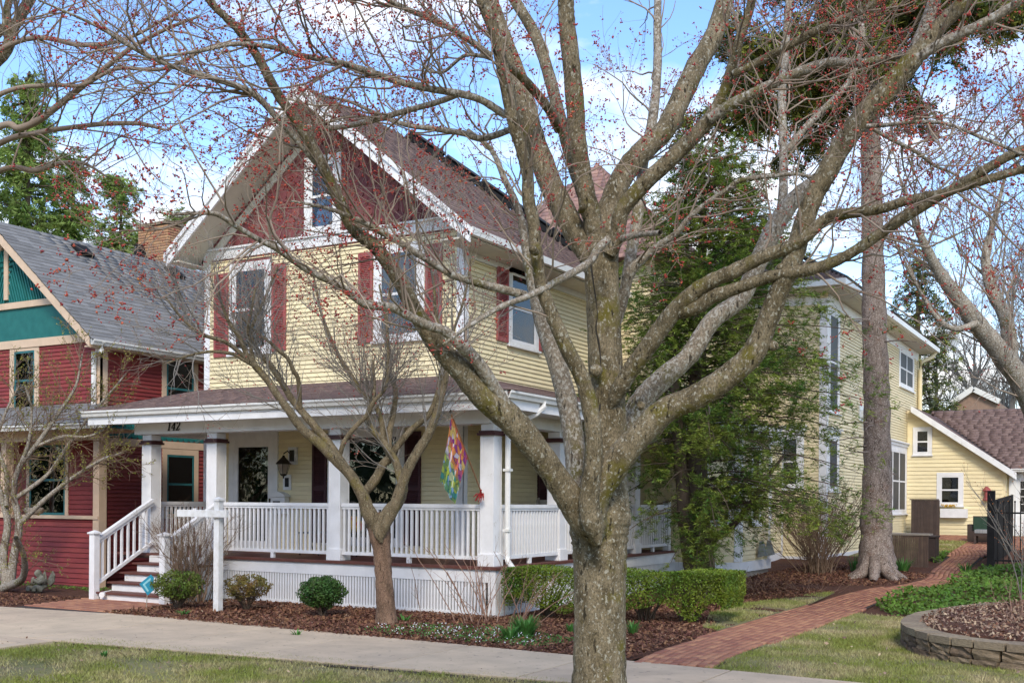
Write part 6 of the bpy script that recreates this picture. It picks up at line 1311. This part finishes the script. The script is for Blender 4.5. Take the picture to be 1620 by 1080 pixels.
# bare trees in the distance
def bare_tree(px, t, h, label, lean=0, trunk=.25, n1=26, m='greytwig', s1=.9, group=None):
    q = at(px, 800, t); c = np.array([q[0], q[1], g(q[1])]); T_ = thing('bare_tree', label, 'tree', tuple(c), group)
    P, R = limb('trunk', [(c[0], c[1], c[2] - .2, trunk * 1.2), (c[0] + lean * .1, c[1], c[2] + h * .2, trunk), (c[0] + lean * .4, c[1], c[2] + h * .45, trunk * .7), (c[0] + lean * .8, c[1], c[2] + h * .75, trunk * .35), (c[0] + lean, c[1], c[2] + h, .02)], M[m], T_, 10, .05)
    p, r = collect([(P, R)], 16)
    A1, B1 = ramify(p, r, n1, (h * .25, h * .5), 9, (25, 60), .3, .25, out=trunk * .5, rmin=.03, wig=.12)
    A2, B2 = ramify(A1, B1, n1 * 8, (h * .1, h * .25), 7, (25, 55), .22, .15, rmin=.012, wig=.13)
    A3, B3 = ramify(A2, B2, n1 * 42, (h * .05, h * .13), 5, (25, 55), .18, .1, rmin=.008, wig=.14)
    A4, B4 = ramify(A3, B3, n1 * 110, (h * .02, h * .06), 4, (25, 55), .12, .1, rmin=.006, wig=.14)
    for a_, b_, s_ in ((A1, B1, 6), (A2, B2, 4), (A3, B3, 3), (A4, B4, 3)): tube_obj('branches', a_, b_, s_, M[m], T_, 'stuff')
    return A4
bare_tree(1600, 62, 13, 'fine twigged bare tree behind the garage at the right edge', n1=26)
bare_tree(1540, 68, 12, 'bare grey tree over the small distant gable', n1=24)
bare_tree(1480, 75, 12, 'faint bare tree just right of the yellow house roof corner', n1=20)
bare_tree(1690, 58, 15, 'bare tree outside the right edge reaching in with its crown', n1=22)
# right-hand big limb of a nearer tree
rt = thing('maple_tree', 'leaning bare maple with thick grey limbs at the right above the garage', 'tree', on_ground(1740, 900))
LR = []
for pts, a, b in (([(1740, 905, 90), (1725, 820, 66), (1700, 760, 56), (1660, 690, 46), (1620, 610, 36), (1585, 560, 32), (1548, 515, 29), (1510, 465, 24), (1480, 420, 17), (1455, 370, 12), (1440, 330, 7), (1430, 290, 4)], 22, 20), ([(1600, 580, 24), (1597, 540, 24), (1590, 500, 21), (1572, 465, 20), (1562, 432, 17), (1560, 395, 12), (1575, 340, 8), (1590, 280, 5)], 21, 21.5), ([(1545, 512, 12), (1510, 520, 9), (1480, 500, 7), (1450, 450, 5), (1430, 410, 3)], 20.5, 20), ([(1720, 800, 50), (1700, 700, 40), (1690, 560, 30), (1660, 420, 22), (1640, 300, 14), (1620, 180, 8)], 22, 21)):
    LR.append(limb('limb', trace(pts, a, b), M['barkpale'], rt, 12, .05))
p, r = collect(LR, 14)
A1, B1 = ramify(p, r, 70, (1.2, 3.0), 8, (25, 60), .2, .3, out=.02, rmin=.009, wig=.14); A2, B2 = ramify(A1, B1, 420, (.5, 1.5), 6, (25, 60), .15, .1, rmin=.006, wig=.15); A3, B3 = ramify(A2, B2, 1500, (.25, .7), 5, (25, 60), .12, .1, rmin=.0045, wig=.16)
for a_, b_, s_ in ((A1, B1, 5), (A2, B2, 4), (A3, B3, 3)): tube_obj('twigs', a_, b_, s_, M['twig'], rt, 'stuff')
octs('buds', np.concatenate([A3[:, -1], bud_points(A3, 900)]), .016, M['bud'], rt)

# ------------------------------------------------------------------ shrubs
def boxball(px, py, t_, rx, h, m, label, n=5200, z0=.22, sparse=0, name='boxwood_shrub'):
    c = on_ground(px, py); T_ = thing(name, label, 'shrub', c)
    k = 16; P = np.empty((k, 6, 3)); a = rng.random(k) * 6.28
    for j in range(6):
        t = j / 5; P[:, j] = np.stack([c[0] + np.cos(a) * rx * .75 * t ** 1.2 + rng.normal(size=k) * .02 * t, c[1] + np.sin(a) * rx * .7 * t ** 1.2, c[2] - .02 + (h * .8) * t * rng.uniform(.85, 1, k)], 1)
    R = np.linspace(.016, .004, 6)[None] * np.ones((k, 1)); tube_obj('stems', P, R, 5, M['darkbark'], T_, 'stuff')
    A1, B1 = ramify(P, R, 160, (.1, .3), 4, (30, 70), .15, .3, rmin=.0022); tube_obj('stems', A1, B1, 3, M['cane'], T_, 'stuff')
    u = unit(rng.normal(size=(n, 3))); rr = rng.random(n) ** .28; lump = 1 + .13 * np.sin(u[:, 0] * 7 + 2 * u[:, 2] + px) * np.sin(u[:, 1] * 6 + u[:, 2] * 5)
    C = np.array([c[0], c[1], c[2] + z0 + (h - z0) / 2]) + u * rr[:, None] * lump[:, None] * np.array([rx, rx * .95, (h - z0) / 2])
    if sparse:
        f = np.sin(C[:, 0] * 17 + px) * np.sin(C[:, 1] * 15) * np.sin(C[:, 2] * 19 + 1) ; C = C[f > (-.45 + sparse)]; u = u[f > (-.45 + sparse)]
    leaves('foliage', C, .034, m, T_, .62, N=u, spread=.9); return c
boxball(281, 966, 0, .43, .66, M['box'], 'rounded yellow-green boxwood left of the white sign post', 6500, .18, .25)
boxball(390, 968, 0, .40, .62, M['boxrust'], 'sparse rusty boxwood just right of the white sign post', 5200, .2, .42)
boxball(510, 978, 0, .38, .66, M['boxdark'], 'full dark green boxwood ball between sign post and small tree', 7600, .17, .0)
# clipped hedge (three plants grown together, open beneath)
hg = thing('clipped_hedge', 'long clipped yew hedge with flat top passing behind the maple trunk', 'hedge', (-6.8, 15.9, 0))
def hedge(x0, x1, y0, y1, z0, z1, n):
    f = rng.random((n, 3)); face = rng.integers(0, 4, n); dep = rng.random(n) ** 2.2 * .22
    X = x0 + (x1 - x0) * f[:, 0]; Y = y0 + (y1 - y0) * f[:, 1]; Z = z0 + (z1 - z0) * f[:, 2]
    nrm = np.zeros((n, 3)); m0 = face == 0; Z[m0] = z1 - dep[m0]; nrm[m0, 2] = 1
    m1 = face == 1; Y[m1] = y0 + dep[m1]; nrm[m1, 1] = -1; m2 = face == 2; X[m2] = x1 - dep[m2]; nrm[m2, 0] = 1; m3 = face == 3; s_ = rng.random(m3.sum()) < .5; X[m3] = np.where(s_, x0 + dep[m3], X[m3]); Y[m3] = np.where(s_, Y[m3], y0 + dep[m3]); nrm[m3] = (-.5, -.5, .3)
    w = .05 * (np.sin(X * 5.1) + np.sin(X * 2.3 + 1)) ; Y += np.where(nrm[:, 1] < 0, w, 0) - .10 * np.clip(Z - .1, 0, 1) * 0; Z += np.where(nrm[:, 2] > 0, w * .35, 0)
    fx = np.minimum((X - x0), (x1 - X)); low = z0 + .10 + .22 * np.sin(X * 3.3 + .6) ** 2 + .06 * np.sin(X * 11)
    kz = Z > low; tuck = np.clip((.45 - Z) / .45, 0, 1); Y = Y + tuck * .16 * (nrm[:, 1] < 0); X = X - tuck * .14 * (nrm[:, 0] > 0)
    return np.stack([X, Y, Z], 1)[kz], nrm[kz]
C1, N1 = hedge(-8.55, -5.32, 15.6, 16.55, .02, .80, 54000); C1[:, 1] += (C1[:, 0] + 5.5) * .3
M['yew'] = mat('hedge_leaves', (.06, .125, .014, 1), (.20, .245, .025, 1), scale=2.6, rough=.5, rnd=.5, trans=.2, spots=(.2, .12, .03, 1), sscale=7, spos=.7)
leaves('foliage', C1, .036, M['yew'], hg, .45, N=N1, spread=.9)
k = 60; P = np.empty((k, 5, 3)); bx0 = rng.choice([-8.1, -7.3, -6.6, -6.0], k) + rng.normal(size=k) * .06; by0 = 16.1 + (bx0 + 5.5) * .3 + rng.normal(size=k) * .08; ex = rng.uniform(-.5, .5, k); ey = rng.uniform(-.4, .35, k)
for j in range(5): t = j / 4; P[:, j] = np.stack([bx0 + ex * t ** 1.3, by0 + ey * t ** 1.2, -.02 + .74 * t + 0 * bx0], 1)
tube_obj('stems', P, np.linspace(.02, .006, 5)[None] * np.ones((k, 1)), 5, M['darkbark'], hg, 'stuff')
def canes(name, label, c, n, h, spread, m, k=7, lean=(0, 0), r0=.009, sub=3, cat='shrub', bud=None, arch=.25, base=.12, subang=(15, 45), budsize=.01, subl=(.15, .45), wig=.05):
    T_ = thing(name, label, cat, c); a = rng.random(n) * 6.28; s_ = spread * rng.random(n) ** .6; P = np.empty((n, k, 3)); hh = h * rng.uniform(.65, 1.05, n)
    b = rng.normal(size=(n, 2)) * base * .5
    for j in range(k):
        t = j / (k - 1); P[:, j] = np.stack([c[0] + b[:, 0] + (np.cos(a) * s_ + lean[0]) * t ** (1 + arch), c[1] + b[:, 1] + (np.sin(a) * s_ + lean[1]) * t ** (1 + arch), c[2] - .03 + hh * t * (1 - .12 * t)], 1)
    P[:, 1:] += np.cumsum(rng.normal(size=P[:, 1:].shape) * wig * h / k, 1) * .6
    R = np.linspace(r0, r0 * .4, k)[None] * rng.uniform(.6, 1.2, (n, 1)); tube_obj('stems', P, R, 5, M[m], T_, 'stuff')
    A1, B1 = ramify(P, R, n * sub, subl, 5, subang, .25, .25, rmin=.0028, wig=.1); A2, B2 = ramify(A1, B1, n * sub * 2, (subl[0] * .5, subl[1] * .6), 4, subang, .2, .1, rmin=.0022, wig=.12)
    tube_obj('twigs', A1, B1, 4, M[m], T_, 'stuff'); tube_obj('twigs', A2, B2, 3, M[m], T_, 'stuff')
    if bud: octs('buds', np.concatenate([A2[:, -1], A2[:, 2]]), budsize, M[bud], T_)
    return A2, T_
canes('bare_shrub', 'twiggy brown leafless shrub between the steps and the sign post', on_ground(300, 955), 60, 1.72, .95, 'cane', sub=9, base=.3, r0=.012, subl=(.2, .6), wig=.22, subang=(25, 65))
canes('bare_shrub', 'fan shaped bare shrub with many fine stems left of the spruce trunk', on_ground(1292, 908), 100, 2.15, 1.5, 'cane', sub=9, base=.3, r0=.011, arch=.1, subl=(.2, .7), wig=.14, subang=(20, 60))
canes('rose_canes', 'straggly pale reddish bare canes at the porch corner in front of the hedge', (-8.55, 14.3, 0), 20, 1.35, .85, 'canered', sub=2, base=.7, r0=.010, subang=(25, 60), bud=None, wig=.14)
canes('rose_canes', 'arching brown canes leaning right over the hedge end nearest the porch', (-7.9, 14.1, 0), 10, 1.0, .5, 'canered', sub=2, base=.3, lean=(.5, 0), wig=.12)
A_, T_ = canes('budding_shrub', 'pale grey branching shrub with tiny buds at the right edge before the black fence', (-1.55, 20.4, .2), 13, 2.3, 1.3, 'greytwig', sub=5, base=.3, r0=.014, bud='bud2', budsize=.009, lean=(-.3, 0), subl=(.3, .8), arch=.5)
# branching shrub at the left with yellow-green leaf buds
mg = thing('budding_tree', 'low spreading multi stemmed tree with tiny green buds at the left before the red porch', 'tree', on_ground(18, 928))
LG = []
for pts in ([(15, 930, 16), (22, 880, 13), (30, 830, 11), (22, 780, 9), (30, 740, 8), (60, 700, 7), (95, 650, 6), (120, 610, 4), (130, 560, 3)], [(10, 925, 15), (5, 880, 13), (12, 830, 11), (4, 790, 10), (-15, 740, 8), (-40, 690, 6)], [(28, 832, 9), (60, 800, 8), (95, 770, 7), (130, 745, 5), (165, 725, 4), (195, 715, 3)],
            [(20, 790, 8), (50, 770, 7), (80, 745, 6), (110, 700, 5), (140, 660, 4), (175, 620, 3), (200, 590, 2)], [(10, 800, 8), (10, 750, 7), (-5, 700, 5), (10, 650, 4), (30, 610, 3)], [(30, 740, 7), (45, 700, 5), (50, 650, 4), (40, 610, 3)], [(60, 705, 6), (100, 690, 5), (140, 690, 4), (180, 670, 3)], [(5, 930, 14), (35, 915, 12), (38, 880, 9), (25, 850, 8)]):
    LG.append(limb('limb', trace(pts, 21.5, 21.5 + random.uniform(-1.6, .8)), M['barkpale'], mg, 8, .05))
p, r = collect(LG, 14)
A1, B1 = ramify(p, r, 170, (.5, 1.4), 6, (20, 60), .1, .3, out=.009, rmin=.005, wig=.14); A2, B2 = ramify(A1, B1, 800, (.2, .7), 5, (20, 60), .1, .1, rmin=.004, wig=.15); A3, B3 = ramify(A2, B2, 1300, (.1, .3), 4, (20, 60), .1, .1, rmin=.003)
for a_, b_, s_ in ((A1, B1, 4), (A2, B2, 3), (A3, B3, 3)): tube_obj('twigs', a_, b_, s_, M['cane'], mg, 'stuff')
nc = 8500; i = rng.integers(0, len(A3), nc); leaves('leaf_buds', A3[i, rng.integers(1, 4, nc)] + rng.normal(size=(nc, 3)) * .012, .032, mat('new_leaf_buds', (.20, .20, .03, 1), (.28, .25, .06, 1), rnd=.4, trans=.3), mg)

# ------------------------------------------------------------------ grass, ground cover, flowers, chips
def blades(name, polys, dens, h, m, off=.0, holes=None, wid=.006, patch=None, zfun=None, kind='stuff'):
    Cs = []
    for poly in polys:
        a = np.array(poly); lo, hi = a.min(0), a.max(0); n = int(np.prod(hi - lo) * dens); P = lo + rng.random((n, 2)) * (hi - lo); P = P[inpoly(P, poly)]; Cs.append(P)
    P = np.concatenate(Cs); t = P @ AF[:2]; u = (P @ AR[:2]) / np.maximum(t, .1) * FPX; P = P[(t > 8) & (np.abs(u) < 950)]; P = P[~((P[:, 0] > -13.53) & (P[:, 0] < -11.92) & (P[:, 1] < 10.2))]
    pn = np.sin(P[:, 0] * 1.9 + np.sin(P[:, 1] * 2.3)) * np.sin(P[:, 1] * 2.7 + np.sin(P[:, 0] * 1.3)) + rng.normal(size=len(P)) * .35
    if patch is not None: P = P[pn > patch]; pn = pn[pn > patch]
    n = len(P); z = (gv(P[:, 1]) if zfun is None else zfun(P)) + off; a = rng.random(n) * 6.28; hh = h * rng.uniform(.45, 1.3, n); w = wid * rng.uniform(.7, 1.4, n)
    dx, dy = np.cos(a), np.sin(a); le = rng.normal(size=(n, 2)) * .5 * hh[:, None]
    V = np.stack([np.stack([P[:, 0] - dx * w, P[:, 1] - dy * w, z], 1), np.stack([P[:, 0] + dx * w, P[:, 1] + dy * w, z], 1), np.stack([P[:, 0] + le[:, 0], P[:, 1] + le[:, 1], z + hh], 1)], 1).reshape(-1, 3)
    o = link(name, mesh_np(name, V, np.arange(3 * n).reshape(n, 3), rnd=rng.random(n)), m, None, kind); o['label'] = None or ''; del o['label']; return o
def stuff(o, label, cat): o['label'] = label; o['category'] = cat; o['kind'] = 'stuff'; return o
stuff(blades('grass', [LAWN], 2600, .040, M['grass'], patch=-.5), 'patchy yellow-green grass of the strip in front of the sidewalk', 'grass')
stuff(blades('grass', [LAWN2], 3200, .045, M['grass'], patch=-.7), 'green grass between the brick path and the curved block wall', 'grass')
stuff(blades('grass', [LAWN3], 2600, .04, M['grass'], .05, patch=-.2), 'thin strip of grass left of the brick path beside the mulch', 'grass')
stuff(blades('grass', [LAWN4], 900, .05, M['grass'], .03, wid=.012), 'small patch of grass on the far patio', 'grass')
COVER = [(-4.15, 20.2), (-3.7, 19.0), (-3.1, 18.5), (-2.3, 17.6), (0, 16.8), (6, 16), (8, 24), (6, 27.6), (-3.3, 27.6), (-3.5, 24.2), (-3.9, 22.4)]
def cover(poly, n, size, label, hmax=.22, m='cover'):
    P = sample(poly, n); e = np.sin(P[:, 0] * 2.1) * np.sin(P[:, 1] * 1.7) * .3 + .7; z = gv(P[:, 1]) + rng.random(len(P)) ** .6 * hmax * e
    o = leaves('ground_cover', np.column_stack([P, z]), size, M[m], None, .6, N=np.tile([0, -.2, 1.], (len(P), 1)), spread=.6); return stuff(o, label, 'ground cover')
cover(COVER, 60000, .075, 'dense low green ground cover right of the brick path', .26)
cover([(-30, 15.2), (-18.6, 15.2), (-16.9, 15.1), (-16.8, 14.3), (-18, 14.75), (-30, 14.7)], 3500, .05, 'low green plants along the foot of the red porch wall', .12)
cover([(-25, 13.3), (-19.5, 13.5), (-19.8, 14.4), (-25, 14.6)], 900, .05, 'sparse green seedlings in the mulch at the far left', .05)
cover([(-4.45, 29), (-5.7, 30.5), (-6.1, 33), (-4.5, 31.2)], 2500, .09, 'small planted bed of green and russet leaves beside the far path', .22)
def tuft(c, n, h, r, m, label, name='daffodil_clump', w=.012, cat='plant'):
    T_ = []; a = rng.random(n) * 6.28; rr = r * .4 * rng.random(n) ** .5; hh = h * rng.uniform(.6, 1.1, n); V = []; F = []
    bx, by = c[0] + np.cos(a) * rr, c[1] + np.sin(a) * rr; ex, ey = np.cos(a) * r * rng.uniform(.3, 1, n), np.sin(a) * r * rng.uniform(.3, 1, n)
    for i in range(n):
        px2, py2 = -math.sin(a[i]) * w, math.cos(a[i]) * w
        p0 = (bx[i], by[i], c[2]); p1 = (bx[i] + ex[i] * .35, by[i] + ey[i] * .35, c[2] + hh[i] * .6); p2 = (bx[i] + ex[i], by[i] + ey[i], c[2] + hh[i])
        k = len(V); V += [(p0[0] - px2, p0[1] - py2, p0[2]), (p0[0] + px2, p0[1] + py2, p0[2]), (p1[0] + px2, p1[1] + py2, p1[2]), (p1[0] - px2, p1[1] - py2, p1[2]), (p2[0] + px2 * .2, p2[1] + py2 * .2, p2[2]), (p2[0] - px2 * .2, p2[1] - py2 * .2, p2[2])]
        F += [(k, k + 1, k + 2, k + 3), (k + 3, k + 2, k + 4, k + 5)]
    o = link(name, mesh_np(name, np.array(V), np.array(F), rnd=rng.random(len(F))), m, None); tag(o, label, cat); return o
for (px, py, n, h, r, lab) in ((830, 1012, 150, .30, .22, 'large daffodil leaf clump at the sidewalk edge left of the maple trunk'), (806, 1016, 70, .22, .16, 'smaller daffodil clump touching the sidewalk below the rose canes'), (1001, 1006, 45, .2, .12, 'small daffodil clump just right of the maple trunk'), (905, 1004, 40, .16, .12, 'tiny green clump hugging the left of the maple trunk'),
                               (470, 1007, 14, .1, .1, 'few green shoots in the mulch under the dark boxwood'), (290, 975, 30, .10, .14, 'fresh green tuft at the foot of the yellow-green boxwood'), (1428, 905, 60, .35, .28, 'bright green clump right of the spruce trunk'), (1352, 905, 40, .4, .2, 'green clump left of the spruce trunk at the house wall'), (1466, 885, 40, .18, .3, 'low green clump beside the brown planter box'), (1528, 905, 40, .22, .25, 'green clump at the edge of the path before the fence'), (165, 1040, 30, .08, .05, 'single dark weed tuft in the front lawn'), (640, 985, 25, .12, .2, 'green shoots at the foot of the small tree')):
    c = on_ground(px, py); tuft(c, n, h, r, M['daff'], lab)
sd1 = sample([(-9.3, 12.15), (-6.6, 11.95), (-6.5, 12.7), (-7.6, 13.3), (-9.0, 13.0)], 420); sd1 = sd1[(np.sin(sd1[:, 0] * 5) * np.sin(sd1[:, 1] * 7) > -.35)]
stuff(octs('snowdrops', np.column_stack([sd1, .05 + .09 * rng.random(len(sd1))]), .010, M['snow'], None), 'tiny white spring flowers scattered along the sidewalk edge', 'flowers')
sd3 = sample([(-9.3, 12.15), (-6.4, 11.95), (-6.3, 12.9), (-7.6, 13.5), (-9.0, 13.2)], 2600)
stuff(leaves('flower_leaves', np.column_stack([sd3, .03 + .08 * rng.random(len(sd3))]), .035, M['daff'], None, .4), 'green leaves of the low spring flowers at the sidewalk edge', 'plants')
# mulch chips, litter, leaves on the ground
def chips(name, poly, n, size, m, off, label, cat='mulch'):
    P = sample(poly, n); C = np.column_stack([P, gv(P[:, 1]) + off + rng.random(len(P)) * .02]); o = leaves(name, C, size, m, None, .4, N=np.tile([0, 0, 1.], (len(P), 1)), spread=.55); return stuff(o, label, cat)
NEAR = [(-14.3, walk_far(-14.3)), (-5.2, walk_far(-5.2)), (-5.22, 15.0), (-6, 17), (-6.3, 19.5), (-5.3, 22), (-7, 23), (-8.6, 18), (-8.7, 15), (-14.4, 15)]
chips('mulch_chips', NEAR, 90000, .045, M['chips'], .035, 'shredded brown mulch chips over the bed before the porch'); chips('mulch_chips', NEAR, 14000, .085, M['chips'], .04, 'larger shreds of mulch lying over the bed before the porch'); chips('mulch_litter', NEAR, 3500, .035, M['litter'], .045, 'pale bits of leaf and wood on the mulch before the porch')
chips('mulch_chips', MULCH2[:4], 16000, .05, M['chips'], .03, 'shredded mulch chips in the bed before the red house')
chips('mulch_chips', [(-8, 22), (-4.9, 23.3), (-4.35, 24), (-4.1, 26), (-7, 28.5)], 9000, .07, M['chips'], .035, 'mulch chips around the spruce trunk')
def chips2(name, poly, n, size, m, z, label):
    P = sample(poly, n); C = np.column_stack([P, z + rng.random(len(P)) * .04]); o = leaves(name, C, size, m, None, .4, N=np.tile([0, 0, 1.], (len(P), 1)), spread=.6); return stuff(o, label, 'mulch')
chips2('bark_litter', BED, 26000, .06, M['litter'], .31, 'pale bark litter filling the raised block bed'); chips2('bark_litter', BED, 14000, .05, M['chips'], .31, 'dark chips among the litter in the raised block bed')
canes('dry_stalks', 'pale dry cut stalks standing in the raised block bed', (-1.35, 16.2, .3), 22, .42, .35, 'canered', sub=1, base=.5, r0=.008)
canes('dry_stalks', 'tiny dry stalks in the mulch left of the fan shaped shrub', on_ground(1200, 935), 24, .22, .25, 'canered', sub=1, base=.4, r0=.006)
canes('dry_stalks', 'flat tuft of pale dry stalks in the mulch before the fan shaped shrub', on_ground(1288, 938), 22, .15, .35, 'canered', sub=1, base=.5, r0=.006)
P = sample([(-16, 7.5), (-2, 9.2), (-2, 9.9), (-16, 9.2)], 260); stuff(leaves('fallen_leaves', np.column_stack([P, .04 + rng.random(len(P)) * .02]), .04, M['litter'], None, .6, N=np.tile([0, 0, 1.], (len(P), 1)), spread=.5), 'small dry leaves scattered on the front grass strip', 'leaves')
P = sample([(-16, 10), (4, 9.9), (4, 11.2), (-16, 12)], 160); stuff(leaves('debris', np.column_stack([P, .037 + rng.random(len(P)) * .004]), .022, M['litter'], None, .5, N=np.tile([0, 0, 1.], (len(P), 1)), spread=.3), 'tiny bits of bark and leaf lying on the sidewalk', 'debris')
P = sample(LAWN2, 260); stuff(leaves('fallen_leaves', np.column_stack([P, .05 + rng.random(len(P)) * .02]), .05, M['litter'], None, .6, N=np.tile([0, 0, 1.], (len(P), 1)), spread=.5), 'dry leaves scattered on the right lawn', 'leaves')
wr = thing('power_line', 'thin overhead wire behind the back corner of the yellow house', 'wire', at(1450, 590, 60)); MB().tube([tuple(at(1300, 583, 60)), tuple(at(1480, 586, 60)), tuple(at(1700, 580, 60))], .015, 5).build('wire', M['black'], wr)
